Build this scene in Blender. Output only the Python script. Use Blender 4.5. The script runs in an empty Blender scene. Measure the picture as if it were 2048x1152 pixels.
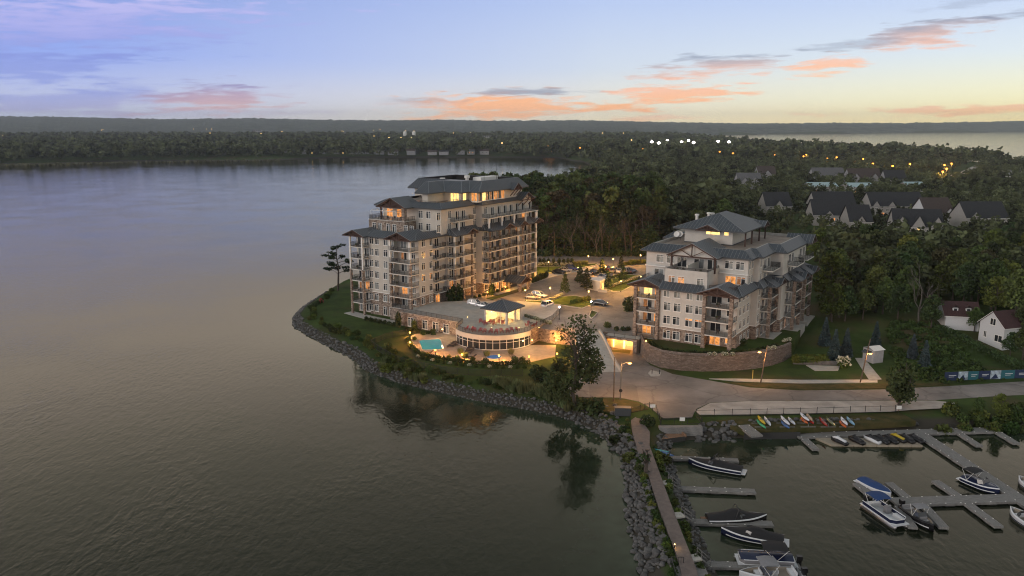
import bpy, bmesh, math, random
import numpy as np
from mathutils import Vector, Matrix
random.seed(7); rng = np.random.default_rng(11)
sc = bpy.context.scene
C = sc.collection
# ------------------------------------------------------------------ camera
F_PX = 1600.0; H_CAM = 53.0; PITCH = math.atan((576 - 245) / F_PX)
cam_d = bpy.data.cameras.new('camera'); cam = bpy.data.objects.new('camera', cam_d); C.objects.link(cam)
cam_d.sensor_width = 36.0; cam_d.lens = 36.0 * F_PX / 2048
cam_d.clip_start = 1.0; cam_d.clip_end = 60000
cam.location = (0, 0, H_CAM); cam.rotation_euler = (math.pi / 2 - PITCH, 0, 0)
sc.camera = cam
# ------------------------------------------------------------------ world / sky at dusk
SUN_AZ = math.radians(-128); SUN_EL = math.radians(14)      # soft western glow over the lake, left behind the viewer
w = bpy.data.worlds.new('World'); sc.world = w; w.use_nodes = True
nt = w.node_tree; N = nt.nodes; Lk = nt.links; N.clear()
def nd(t, **k):
    n = N.new(t)
    for a, b in k.items(): setattr(n, a, b)
    return n
def mth(op, a, b=None, c=None, clamp=False):
    n = nd('ShaderNodeMath', operation=op); n.use_clamp = clamp
    for i, x in enumerate((a, b, c)):
        if x is None: continue
        if isinstance(x, (int, float)): n.inputs[i].default_value = x
        else: Lk.new(x, n.inputs[i])
    return n.outputs[0]
def mixc(f, a, b, bt='MIX'):
    n = nd('ShaderNodeMix', data_type='RGBA', blend_type=bt); n.clamp_factor = True
    for s, x in ((n.inputs['Factor'], f), (n.inputs[6], a), (n.inputs[7], b)):
        if isinstance(x, tuple): s.default_value = (*x, 1)
        elif isinstance(x, (int, float)): s.default_value = x
        else: Lk.new(x, s)
    return n.outputs[2]
tc = nd('ShaderNodeTexCoord'); sp = nd('ShaderNodeSeparateXYZ'); Lk.new(tc.outputs['Generated'], sp.inputs[0])
AZ = mth('MULTIPLY', mth('ARCTAN2', sp.outputs[0], sp.outputs[1]), 57.2958)      # degrees, + to the right
EL = mth('MULTIPLY', mth('ARCSINE', sp.outputs[2]), 57.2958)
def ramp(x, stops):
    n = nd('ShaderNodeValToRGB'); el = n.color_ramp.elements
    el[0].position = stops[0][0]; el[0].color = (*stops[0][1], 1)
    el[1].position = stops[-1][0]; el[1].color = (*stops[-1][1], 1)
    for p, c_ in stops[1:-1]:
        e = el.new(p); e.color = (*c_, 1)
    Lk.new(x, n.inputs[0]); return n.outputs[0]
eln = mth('DIVIDE', EL, 60.0, clamp=True)
left = ramp(eln, [(0, (.52, .57, .76)), (.03, (.46, .52, .80)), (.07, (.26, .36, .82)), (.14, (.22, .30, .70)), (.17, (.62, .54, .54)), (.25, (1.02, .90, .84)), (.40, (.60, .57, .53)), (.58, (.26, .28, .27)), (1, (.26, .29, .31))])
midc = ramp(eln, [(0, (.98, .84, .58)), (.02, (.80, .77, .70)), (.06, (.58, .65, .79)), (.14, (.42, .52, .80)), (.17, (.64, .58, .58)), (.25, (1.02, .90, .84)), (.40, (.60, .57, .53)), (.58, (.26, .28, .27)), (1, (.26, .29, .31))])
right = ramp(eln, [(0, (1.15, .90, .36)), (.025, (.95, .90, .55)), (.07, (.70, .77, .82)), (.14, (.47, .57, .84)), (.17, (.62, .58, .58)), (.25, (1.0, .88, .83)), (.40, (.60, .57, .53)), (.58, (.26, .28, .27)), (1, (.26, .29, .31))])
f1 = mth('MULTIPLY_ADD', AZ, 1 / 34.0, 32 / 34.0 - .12, clamp=True)
f2 = mth('MULTIPLY_ADD', AZ, 1 / 32.0, -.12, clamp=True)
base = mixc(f2, mixc(f1, left, midc), right)
sky = nd('ShaderNodeTexSky', sky_type='NISHITA'); sky.sun_disc = False
sky.sun_elevation = SUN_EL; sky.sun_rotation = SUN_AZ; sky.altitude = 200
skyc = mixc(1.0, sky.outputs[0], (.10, .10, .10), 'MULTIPLY')
base = mixc(.12, base, skyc)
# streaky clouds: ellipses in azimuth / elevation, frayed by stretched noise
cmb = nd('ShaderNodeCombineXYZ'); Lk.new(mth('MULTIPLY', AZ, .16), cmb.inputs[0]); Lk.new(mth('MULTIPLY_ADD', AZ, -.06, mth('MULTIPLY', EL, 1.25)), cmb.inputs[1])
nz = nd('ShaderNodeTexNoise'); nz.inputs['Scale'].default_value = 1.0; nz.inputs['Detail'].default_value = 7; nz.inputs['Roughness'].default_value = .62; nz.inputs['Distortion'].default_value = .5
Lk.new(cmb.outputs[0], nz.inputs['Vector']); NZ = nz.outputs[0]
cmb2 = nd('ShaderNodeCombineXYZ'); Lk.new(mth('MULTIPLY', AZ, .45), cmb2.inputs[0]); Lk.new(mth('MULTIPLY', EL, 3.2), cmb2.inputs[1]); cmb2.inputs[2].default_value = 5
nz2 = nd('ShaderNodeTexNoise'); nz2.inputs['Scale'].default_value = 1.0; nz2.inputs['Detail'].default_value = 5
Lk.new(cmb2.outputs[0], nz2.inputs['Vector'])
FR = mth('ADD', mth('MULTIPLY', mth('SUBTRACT', NZ, .5), 3.2), mth('MULTIPLY', mth('SUBTRACT', nz2.outputs[0], .5), 2.6))
def blob(col, low, high, az, el, wa, we, tilt, op, bottom=None):
    """one bank of cloud; low colour on its underside, high colour on top"""
    da = mth('SUBTRACT', AZ, az)
    de = mth('SUBTRACT', mth('SUBTRACT', EL, el), mth('MULTIPLY', da, tilt))
    d = mth('SQRT', mth('ADD', mth('POWER', mth('DIVIDE', da, wa), 2), mth('POWER', mth('DIVIDE', de, we), 2)))
    m = mth('MULTIPLY', mth('ADD', mth('SUBTRACT', 1.12, d), FR), 1.5, clamp=True)
    m = mth('MULTIPLY', mth('SMOOTH_MIN', m, 1.0, .3), op, clamp=True)
    g = mth('ADD', mth('MULTIPLY_ADD', de, .5 / we, .5), mth('MULTIPLY', FR, .25), clamp=True)
    return mixc(m, col, mixc(g, low, high))
OR = (1.0, .46, .20); PK = (.92, .50, .34); GY = (.26, .30, .40); MV = (.36, .32, .55); LB = (.22, .28, .66); WH = (.54, .50, .80)
c = base
for low, high, az, el, wa, we, ti, op in [
        (LB, WH, -28, 6.0, 11, 1.9, .06, .85), (LB, LB, -31, 3.2, 7, .9, .05, .7), (WH, LB, -31, 8.4, 7, .7, .1, .5), (MV, LB, -29, 1.2, 8, .8, .05, .6),
        (LB, LB, -25, 2.1, 3.2, .35, .1, .35), ((.70, .42, .38), (.30, .27, .48), -19.6, 1.55, 4.2, .9, .03, .95), (MV, MV, -21, .6, 8, .3, .02, .25),
        (OR, OR, -.4, 1.0, 6.4, 1.05, .02, .92), (GY, GY, 1.2, 2.05, 4.2, .28, .0, .8), (PK, GY, -6.5, 1.3, 3, .35, .02, .5),
        (OR, OR, 7.5, 1.1, 2.6, .45, .02, .9), (OR, PK, 11.0, 1.85, 4.6, .7, .05, .9), (PK, GY, 14.5, 3.7, 4.6, .65, .03, .85), (OR, PK, 20.5, 3.6, 2.6, .5, .03, .8),
        (PK, GY, 26.3, 5.3, 2.8, .95, .10, .9), (GY, GY, 23, 4.9, 3.0, .3, .06, .45), (GY, GY, 28.5, 7.0, 2.6, .35, .1, .35), (GY, GY, 33.5, 6.2, 3.4, .25, -.02, .7),
        (OR, PK, 29.5, .8, 6.5, .3, .03, .75), (OR, PK, 10, .3, 3, .2, .0, .5)]:
    c = blob(c, low, high, az, el, wa, we, ti, op)
# the same broken streaks go on all round the horizon and overhead
fld = mth('MULTIPLY', mth('SUBTRACT', NZ, .58), 4.0, clamp=True)
out_l = mth('MULTIPLY', mth('SUBTRACT', mth('ABSOLUTE', AZ), 36.0), .1, clamp=True)
out_h = mth('MULTIPLY', mth('SUBTRACT', EL, 9.5), .2, clamp=True)
c = mixc(mth('MULTIPLY', mth('MULTIPLY', fld, mth('MAXIMUM', out_l, out_h)), .5), c, (.66, .44, .42))
bg = nd('ShaderNodeBackground'); Lk.new(c, bg.inputs[0]); bg.inputs[1].default_value = 1.0
wo = nd('ShaderNodeOutputWorld'); Lk.new(bg.outputs[0], wo.inputs[0])
w.cycles.sampling_method = 'MANUAL'; w.cycles.sample_map_resolution = 256
# ------------------------------------------------------------------ soft sun
sd = bpy.data.lights.new('sun', 'SUN'); sd.energy = .85; sd.angle = math.radians(25); sd.color = (1, .90, .82)
sun = bpy.data.objects.new('sun', sd); C.objects.link(sun); sun.location = (0, 0, 300)
_s = Vector((math.sin(SUN_AZ) * math.cos(SUN_EL), math.cos(SUN_AZ) * math.cos(SUN_EL), math.sin(SUN_EL)))
sun.rotation_euler = _s.to_track_quat('Z', 'Y').to_euler()
vs = sc.view_settings; vs.view_transform = 'Standard'; vs.look = 'None'; vs.exposure = 0.25; vs.gamma = 1.0; vs.use_curve_mapping = False
cy = sc.cycles; cy.max_bounces = 6; cy.diffuse_bounces = 2; cy.glossy_bounces = 3; cy.transmission_bounces = 3; cy.transparent_max_bounces = 8
cy.volume_bounces = 0; cy.use_denoising = True; cy.sample_clamp_indirect = 3.0; cy.caustics_reflective = False; cy.caustics_refractive = False
cy.use_adaptive_sampling = True; cy.adaptive_threshold = .015; cy.filter_width = 1.1
# ------------------------------------------------------------------ pixel -> place (2048 x 1152 photograph)
_c, _s2 = math.cos(PITCH), math.sin(PITCH)
def at(x, y, z=0.0):
    u = (x - 1024) / F_PX; v = (y - 576) / F_PX
    t = (z - H_CAM) / (-_s2 - v * _c)
    return Vector((u * t, (_c - v * _s2) * t, z))
def proj(p):
    dz = p[2] - H_CAM; zc = p[1] * _c - dz * _s2
    return 1024 + F_PX * p[0] / zc, 576 - F_PX * (p[1] * _s2 + dz * _c) / zc, zc
# ------------------------------------------------------------------ mesh helpers
class MB:
    def __init__(s): s.v = []; s.f = []; s.m = []
    def face(s, pts, m=0):
        n = len(s.v); s.v += [tuple(p) for p in pts]; s.f.append(tuple(range(n, n + len(pts)))); s.m.append(m); return s
    def grid(s, rows, m=0, closed=False, cap=False):
        n = len(s.v); k = len(rows[0])
        for r in rows: s.v += [tuple(p) for p in r]
        for i in range(len(rows) - 1):
            for j in range(k if closed else k - 1):
                j2 = (j + 1) % k
                s.f.append((n + i * k + j, n + i * k + j2, n + (i + 1) * k + j2, n + (i + 1) * k + j)); s.m.append(m)
        if cap:
            s.f.append(tuple(n + j for j in range(k))[::-1]); s.m.append(m)
            e = n + (len(rows) - 1) * k
            s.f.append(tuple(e + j for j in range(k))); s.m.append(m)
        return s
    def box(s, c, d, rz=0.0, m=0, top=1.0):
        ca, sa = math.cos(rz), math.sin(rz); n = len(s.v)
        for z, k in ((-.5, 1.0), (.5, top)):
            for x, y in ((-.5, -.5), (.5, -.5), (.5, .5), (-.5, .5)):
                X, Y = x * d[0] * k, y * d[1] * k
                s.v.append((c[0] + X * ca - Y * sa, c[1] + X * sa + Y * ca, c[2] + z * d[2]))
        for q in ((3, 2, 1, 0), (4, 5, 6, 7), (0, 1, 5, 4), (1, 2, 6, 5), (2, 3, 7, 6), (3, 0, 4, 7)):
            s.f.append(tuple(n + i for i in q)); s.m.append(m)
        return s
    def b2(s, p0, p1, m=0):
        return s.box([(a + b) / 2 for a, b in zip(p0, p1)], [abs(b - a) for a, b in zip(p0, p1)], 0, m)
    def beam(s, a, b, w, h=None, m=0):
        a, b = Vector(a), Vector(b); h = h or w; d = (b - a).normalized()
        up = Vector((0, 0, 1)) if abs(d.z) < .95 else Vector((1, 0, 0))
        x = d.cross(up).normalized() * (w / 2); y = x.cross(d).normalized() * (h / 2)
        return s.grid([[p - x - y, p + x - y, p + x + y, p - x + y] for p in (a, b)], m, True, True)
    def tube(s, pts, r, n=6, m=0, cap=True):
        pts = [Vector(p) for p in pts]; rows = []
        for i, p in enumerate(pts):
            d = (pts[min(i + 1, len(pts) - 1)] - pts[max(i - 1, 0)]).normalized()
            up = Vector((0, 0, 1)) if abs(d.z) < .9 else Vector((1, 0, 0))
            x = d.cross(up).normalized(); y = x.cross(d).normalized(); rr = r[i] if isinstance(r, (list, tuple)) else r
            rows.append([p + (x * math.cos(2 * math.pi * k / n) + y * math.sin(2 * math.pi * k / n)) * rr for k in range(n)])
        return s.grid(rows, m, True, cap)
    def prism(s, poly, z0, z1, m=0, mt=None, bot=True):
        k = len(poly); n = len(s.v)
        s.v += [(p[0], p[1], z0) for p in poly] + [(p[0], p[1], z1) for p in poly]
        for i in range(k):
            j = (i + 1) % k; s.f.append((n + i, n + j, n + k + j, n + k + i)); s.m.append(m)
        s.f.append(tuple(n + k + i for i in range(k))); s.m.append(m if mt is None else mt)
        if bot: s.f.append(tuple(n + i for i in range(k))[::-1]); s.m.append(m)
        return s
    def lathe(s, prof, c=(0, 0, 0), n=10, m=0):
        return s.grid([[(c[0] + r * math.cos(2 * math.pi * k / n), c[1] + r * math.sin(2 * math.pi * k / n), c[2] + z) for k in range(n)] for r, z in prof], m, True, True)
    def ball(s, c, r, n=8, m=0):
        r = r if isinstance(r, (tuple, list)) else (r, r, r); rows = []
        for i in range(n // 2 + 1):
            t = math.pi * min(max(i / (n // 2), .03), .97)
            rows.append([(c[0] + r[0] * math.sin(t) * math.cos(2 * math.pi * k / n), c[1] + r[1] * math.sin(t) * math.sin(2 * math.pi * k / n), c[2] - r[2] * math.cos(t)) for k in range(n)])
        return s.grid(rows, m, True, True)
    def mesh(s, name, mats, smooth=False):
        me = bpy.data.meshes.new(name); me.from_pydata(s.v, [], s.f)
        for q in (mats if isinstance(mats, (list, tuple)) else [mats]): me.materials.append(q)
        if any(s.m): me.polygons.foreach_set('material_index', s.m)
        if smooth: me.polygons.foreach_set('use_smooth', [True] * len(me.polygons))
        me.update(); return me
    def obj(s, name, mats, parent=None, smooth=False, loc=None, rz=0.0):
        return ob(name, s.mesh(name, mats, smooth), parent, loc, rz)
def ob(name, data, parent=None, loc=None, rz=0.0, scale=None):
    o = bpy.data.objects.new(name, data); C.objects.link(o)
    if parent is not None: o.parent = parent
    if loc is not None: o.location = loc
    if rz: o.rotation_euler = (0, 0, rz)
    if scale is not None: o.scale = scale if isinstance(scale, (tuple, list)) else (scale,) * 3
    return o
def tag(o, label=None, cat=None, group=None, kind=None):
    for k, x in (('label', label), ('category', cat), ('group', group), ('kind', kind)):
        if x: o[k] = x
    return o
def thing(name, label, cat, loc=(0, 0, 0), rz=0.0, group=None, scale=None):
    return tag(ob(name, None, None, loc, rz, scale), label, cat, group)
def dup(root, loc, rz=0.0, label=None, scale=None, parent=None):
    """copy of a thing, its parts and their sub-parts, sharing mesh data"""
    r = root.copy(); C.objects.link(r); r.location = loc; r.rotation_euler = (0, 0, rz); r.parent = parent
    if scale is not None: r.scale = scale if isinstance(scale, (tuple, list)) else (scale,) * 3
    if label: r['label'] = label
    for ch in list(root.children):
        c2 = ch.copy(); C.objects.link(c2); c2.parent = r
        for g in list(ch.children):
            d = g.copy(); C.objects.link(d); d.parent = c2
    return r
def np_mesh(name, V, Q, mat, smooth=False):
    """V (n,3), Q (m,3|4) as arrays"""
    me = bpy.data.meshes.new(name); k = Q.shape[1]
    me.vertices.add(len(V)); me.vertices.foreach_set('co', V.astype(np.float32).ravel())
    me.loops.add(Q.size); me.loops.foreach_set('vertex_index', Q.astype(np.int32).ravel())
    me.polygons.add(len(Q)); me.polygons.foreach_set('loop_start', np.arange(0, Q.size, k, dtype=np.int32))
    me.polygons.foreach_set('loop_total', np.full(len(Q), k, dtype=np.int32))
    if smooth: me.polygons.foreach_set('use_smooth', np.ones(len(Q), dtype=bool))
    me.update(calc_edges=True); me.materials.append(mat); return me
def poly_xy(px, z): return [(p.x, p.y) for p in (at(a, b, z) for a, b in px)]
# ------------------------------------------------------------------ materials
def mat(name, col, rough=.8, var=.0, scale=1.0, col2=None, bump=0.0, bscale=None, metal=0.0, emit=None, es=0.0, rnd=0.0, stretch=None, spec=.5, detail=4, coord='Object'):
    m = bpy.data.materials.new(name); m.use_nodes = True; t = m.node_tree; b = t.nodes['Principled BSDF']
    b.inputs['Base Color'].default_value = (*col, 1); b.inputs['Roughness'].default_value = rough; b.inputs['Metallic'].default_value = metal
    b.inputs['Specular IOR Level'].default_value = spec
    if emit: b.inputs['Emission Color'].default_value = (*emit, 1); b.inputs['Emission Strength'].default_value = es
    src = None
    if var or col2 or bump:
        tcn = t.nodes.new('ShaderNodeTexCoord'); vec = tcn.outputs[coord]
        if stretch:
            mp = t.nodes.new('ShaderNodeMapping'); mp.inputs['Scale'].default_value = stretch; t.links.new(vec, mp.inputs[0]); vec = mp.outputs[0]
        n = t.nodes.new('ShaderNodeTexNoise'); n.inputs['Scale'].default_value = scale; n.inputs['Detail'].default_value = detail; n.inputs['Roughness'].default_value = .6
        t.links.new(vec, n.inputs['Vector'])
        if var or col2:
            r = t.nodes.new('ShaderNodeValToRGB'); e = r.color_ramp.elements
            a = col2 or tuple(x * (1 - var) for x in col); z = col if col2 else tuple(min(x * (1 + var), 1) for x in col)
            e[0].position = .34; e[0].color = (*a, 1); e[1].position = .66; e[1].color = (*z, 1)
            t.links.new(n.outputs[0], r.inputs[0]); src = r.outputs[0]
        if bump:
            n2 = n
            if bscale:
                n2 = t.nodes.new('ShaderNodeTexNoise'); n2.inputs['Scale'].default_value = bscale; n2.inputs['Detail'].default_value = 4; t.links.new(vec, n2.inputs['Vector'])
            bp = t.nodes.new('ShaderNodeBump'); bp.inputs['Strength'].default_value = bump; bp.inputs['Distance'].default_value = .2
            t.links.new(n2.outputs[0], bp.inputs['Height']); t.links.new(bp.outputs[0], b.inputs['Normal'])
    if rnd:
        oi = t.nodes.new('ShaderNodeObjectInfo'); hs = t.nodes.new('ShaderNodeHueSaturation')
        mr = t.nodes.new('ShaderNodeMapRange'); mr.inputs[3].default_value = 1 - rnd; mr.inputs[4].default_value = 1 + rnd
        t.links.new(oi.outputs['Random'], mr.inputs[0]); t.links.new(mr.outputs[0], hs.inputs['Value'])
        m2 = t.nodes.new('ShaderNodeMath'); m2.operation = 'MULTIPLY_ADD'; m2.inputs[1].default_value = .07; m2.inputs[2].default_value = .465
        fr = t.nodes.new('ShaderNodeMath'); fr.operation = 'FRACT'; ml = t.nodes.new('ShaderNodeMath'); ml.operation = 'MULTIPLY'; ml.inputs[1].default_value = 7.3
        t.links.new(oi.outputs['Random'], ml.inputs[0]); t.links.new(ml.outputs[0], fr.inputs[0]); t.links.new(fr.outputs[0], m2.inputs[0]); t.links.new(m2.outputs[0], hs.inputs['Hue'])
        if src: t.links.new(src, hs.inputs['Color'])
        else: hs.inputs['Color'].default_value = (*col, 1)
        src = hs.outputs[0]
    if src: t.links.new(src, b.inputs['Base Color'])
    return m
def stone_mat(name, c1, c2, mortar, scale, bump=.5, sx=1.0, sz=1.6):
    m = bpy.data.materials.new(name); m.use_nodes = True; t = m.node_tree; b = t.nodes['Principled BSDF']; b.inputs['Roughness'].default_value = .9
    tcn = t.nodes.new('ShaderNodeTexCoord'); mp = t.nodes.new('ShaderNodeMapping'); mp.inputs['Scale'].default_value = (sx, sx, sz); t.links.new(tcn.outputs['Object'], mp.inputs[0])
    v = t.nodes.new('ShaderNodeTexVoronoi'); v.inputs['Scale'].default_value = scale; t.links.new(mp.outputs[0], v.inputs['Vector'])
    v2 = t.nodes.new('ShaderNodeTexVoronoi'); v2.feature = 'DISTANCE_TO_EDGE'; v2.inputs['Scale'].default_value = scale; t.links.new(mp.outputs[0], v2.inputs['Vector'])
    r = t.nodes.new('ShaderNodeValToRGB'); r.color_ramp.elements[0].color = (*c1, 1); r.color_ramp.elements[1].color = (*c2, 1)
    sx_ = t.nodes.new('ShaderNodeSeparateColor'); t.links.new(v.outputs['Color'], sx_.inputs[0]); t.links.new(sx_.outputs[0], r.inputs[0])
    mr = t.nodes.new('ShaderNodeMapRange'); mr.inputs[2].default_value = .08; t.links.new(v2.outputs[0], mr.inputs[0])
    mx = t.nodes.new('ShaderNodeMix'); mx.data_type = 'RGBA'; mx.inputs[6].default_value = (*mortar, 1); t.links.new(r.outputs[0], mx.inputs[7]); t.links.new(mr.outputs[0], mx.inputs[0])
    t.links.new(mx.outputs[2], b.inputs['Base Color'])
    bp = t.nodes.new('ShaderNodeBump'); bp.inputs['Strength'].default_value = bump; bp.inputs['Distance'].default_value = .08; t.links.new(mr.outputs[0], bp.inputs['Height']); t.links.new(bp.outputs[0], b.inputs['Normal'])
    return m
def lit_mat(name, col, es, var=.7, scale=1.5):
    """a lit room seen through glass: uneven glow"""
    m = mat(name, (.1, .08, .06), .2, emit=col, es=es); t = m.node_tree; b = t.nodes['Principled BSDF']
    tcn = t.nodes.new('ShaderNodeTexCoord'); n = t.nodes.new('ShaderNodeTexNoise'); n.inputs['Scale'].default_value = scale; n.inputs['Detail'].default_value = 2
    oi = t.nodes.new('ShaderNodeObjectInfo'); va = t.nodes.new('ShaderNodeVectorMath'); va.operation = 'ADD'
    ml = t.nodes.new('ShaderNodeMath'); ml.operation = 'MULTIPLY'; ml.inputs[1].default_value = 50; t.links.new(oi.outputs['Random'], ml.inputs[0])
    t.links.new(tcn.outputs['Object'], va.inputs[0]); t.links.new(ml.outputs[0], va.inputs[1]); t.links.new(va.outputs[0], n.inputs['Vector'])
    mr = t.nodes.new('ShaderNodeMapRange'); mr.inputs[1].default_value = .3; mr.inputs[2].default_value = .75; mr.inputs[3].default_value = es * (1 - var); mr.inputs[4].default_value = es * (1 + var)
    t.links.new(n.outputs[0], mr.inputs[0]); t.links.new(mr.outputs[0], b.inputs['Emission Strength'])
    return m
M = {}
M['stucco'] = mat('stucco', (.52, .49, .435), .9, .06, .6, bump=.1, bscale=8)
M['stucco_b'] = mat('stucco_cool', (.54, .52, .475), .9, .06, .6, bump=.1, bscale=8)
M['trim'] = mat('white_trim', (.74, .73, .69), .6, .04, 2)
M['slab'] = mat('balcony_concrete', (.58, .56, .51), .8, .1, 2)
M['stone'] = stone_mat('ledge_stone', (.12, .085, .065), (.40, .32, .26), (.20, .17, .14), 2.0)
M['block'] = stone_mat('retaining_block', (.12, .092, .075), (.225, .185, .158), (.10, .08, .07), 1.5, .6, 1.0, 2.6)
M['roof'] = mat('seamed_metal_roof', (.072, .084, .097), .45, .10, .5, metal=.35)
M['seam'] = mat('roof_seam', (.19, .205, .22), .45, metal=.2)
M['fascia'] = mat('dark_fascia', (.05, .055, .06), .6)
M['timber'] = mat('red_brown_timber', (.055, .026, .018), .7, .25, 3)
M['rail'] = mat('black_rail', (.02, .02, .022), .45)
M['railglass'] = mat('smoked_rail_glass', (.05, .055, .06), .15)
M['glass'] = mat('window_glass', (.025, .03, .035), .06, spec=.6)
M['curtain'] = mat('curtained_glass', (.20, .22, .22), .12, .25, 1.2, spec=.6)
M['lit'] = lit_mat('lit_window', (1, .36, .08), .7)
M['litdim'] = lit_mat('dimly_lit_window', (1, .36, .10), .22)
M['lityel'] = lit_mat('bright_lit_glass', (1, .62, .18), 1.5, .45, .8)
M['gravel'] = mat('roof_gravel', (.25, .21, .175), .95, .2, .5, bump=.2, bscale=6)
M['concrete'] = mat('concrete', (.40, .385, .35), .85, .12, .8)
M['asphalt'] = mat('pale_asphalt', (.205, .185, .17), .9, .28, .12, bump=.15, bscale=9)
M['pavers'] = mat('parking_pavers', (.215, .195, .172), .85, .25, .15, bump=.15, bscale=5)
M['kerb'] = mat('kerb_concrete', (.44, .42, .38), .85, .08, 2)
M['dirt'] = mat('gravel_shoulder', (.38, .345, .31), .95, .22, .35, bump=.2, bscale=5)
M['path'] = mat('brown_brick_path', (.155, .125, .112), .85, .18, 1.5, bump=.2, bscale=8)
M['grass'] = mat('lawn', (.062, .098, .025), 1.0, col2=(.034, .054, .016), scale=.16, bump=.6, bscale=5, spec=.1, detail=7)
M['drygrass'] = mat('dry_grass', (.10, .08, .035), 1.0, col2=(.045, .05, .018), scale=.5, bump=.5, bscale=6, spec=.1)
M['rock'] = mat('grey_boulder', (.092, .090, .087), .9, .35, 1.4, bump=.5, bscale=5, rnd=.3)
M['wood'] = mat('weathered_planks', (.20, .195, .186), .85, .28, 1.0, stretch=(1, 9, 1))
M['cedar'] = mat('cedar_deck', (.26, .15, .09), .8, .25, 1.5, stretch=(1, 8, 1))
M['dark'] = mat('dark_void', (.012, .012, .012), .9)
M['float'] = mat('dock_float', (.04, .04, .04), .8)
M['pole_wood'] = mat('pole_wood', (.12, .085, .06), .9, .2, 3)
M['pole_metal'] = mat('pole_metal', (.18, .18, .17), .5, metal=.6)
M['black'] = mat('black_paint', (.015, .015, .016), .4)
M['bark'] = mat('bark', (.065, .052, .042), .95, .3, 4, bump=.4)
M['palebark'] = mat('pale_bark', (.105, .095, .083), .95, .3, 4)
def leaf(name, c, v=.45, rnd=.3): return mat(name, c, .85, v, .35, rnd=rnd, spec=.15, detail=2)
M['leaf'] = leaf('green_leaves', (.070, .094, .028))
M['leaf_dk'] = leaf('dark_leaves', (.042, .060, .022))
M['leaf_lt'] = leaf('yellow_green_leaves', (.090, .115, .026))
M['leaf_br'] = leaf('brown_leaves', (.072, .062, .032))
M['leaf_blue'] = leaf('blue_spruce_needles', (.055, .082, .088), .35, .15)
M['leaf_far'] = leaf('distant_leaves', (.030, .042, .020), .4, 0)
M['needle'] = leaf('pine_needles', (.022, .034, .014))
M['hedge'] = leaf('hedge_leaves', (.042, .066, .018), .4, .15)
M['reed'] = leaf('pale_grass_blades', (.13, .15, .065), .35, .2)
M['hydra'] = leaf('white_blossom', (.55, .55, .42), .2, .1)
M['redwood'] = mat('red_chair_paint', (.33, .035, .04), .6)
M['tan'] = mat('tan_cushion', (.22, .16, .12), .9)
M['darkwick'] = mat('dark_wicker', (.05, .035, .03), .8)
def lamp_mat(name, col, es): return mat(name, tuple(x * .12 for x in col), .5, emit=col, es=es, spec=.1)
M['lampwarm'] = lamp_mat('warm_lamp', (1, .62, .22), 5)
M['lampfar'] = lamp_mat('far_sodium_lamp', (1, .40, .06), 1.5)
M['lampor'] = lamp_mat('sodium_lamp', (1, .45, .10), 6)
M['lampwhite'] = lamp_mat('white_lamp', (1, .86, .80), 14)
M['lampsoft'] = lamp_mat('soft_lamp', (1, .6, .25), 12)
def point(parent, loc, power, col=(1, .62, .28), r=.15):
    l = bpy.data.lights.new('lamp_light', 'POINT'); l.energy = power; l.color = col; l.shadow_soft_size = r
    o = bpy.data.objects.new('lamp_light', l); C.objects.link(o); o.parent = parent; o.location = loc; return o

def add_cracks(m, sc_, amt):
    """sealed cracks and patches"""
    t = m.node_tree; b = t.nodes['Principled BSDF']; old = b.inputs['Base Color'].links[0].from_socket
    tcn = t.nodes.new('ShaderNodeTexCoord'); nz_ = t.nodes.new('ShaderNodeTexNoise'); nz_.inputs['Scale'].default_value = .6; t.links.new(tcn.outputs['Object'], nz_.inputs['Vector'])
    mx = t.nodes.new('ShaderNodeMix'); mx.data_type = 'VECTOR'; mx.inputs[0].default_value = .0
    ad = t.nodes.new('ShaderNodeVectorMath'); ad.operation = 'MULTIPLY_ADD'; ad.inputs[1].default_value = (2, 2, 2); t.links.new(nz_.outputs['Color'], ad.inputs[0]); t.links.new(tcn.outputs['Object'], ad.inputs[2])
    v = t.nodes.new('ShaderNodeTexVoronoi'); v.feature = 'DISTANCE_TO_EDGE'; v.inputs['Scale'].default_value = sc_; t.links.new(ad.outputs[0], v.inputs['Vector'])
    v2 = t.nodes.new('ShaderNodeTexVoronoi'); v2.inputs['Scale'].default_value = sc_ * .7; t.links.new(tcn.outputs['Object'], v2.inputs['Vector'])
    mr = t.nodes.new('ShaderNodeMapRange'); mr.inputs[2].default_value = .03 ; mr.inputs[3].default_value = amt; mr.inputs[4].default_value = 1.0; t.links.new(v.outputs[0], mr.inputs[0])
    se = t.nodes.new('ShaderNodeSeparateColor'); t.links.new(v2.outputs['Color'], se.inputs[0]); mr2 = t.nodes.new('ShaderNodeMapRange'); mr2.inputs[3].default_value = .86; mr2.inputs[4].default_value = 1.1; t.links.new(se.outputs[0], mr2.inputs[0])
    ml = t.nodes.new('ShaderNodeMath'); ml.operation = 'MULTIPLY'; t.links.new(mr.outputs[0], ml.inputs[0]); t.links.new(mr2.outputs[0], ml.inputs[1])
    vm = t.nodes.new('ShaderNodeVectorMath'); vm.operation = 'SCALE'; t.links.new(old, vm.inputs[0]); t.links.new(ml.outputs[0], vm.inputs['Scale']); t.links.new(vm.outputs[0], b.inputs['Base Color'])
add_cracks(M['asphalt'], .11, .72); add_cracks(M['pavers'], .14, .7)
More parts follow.
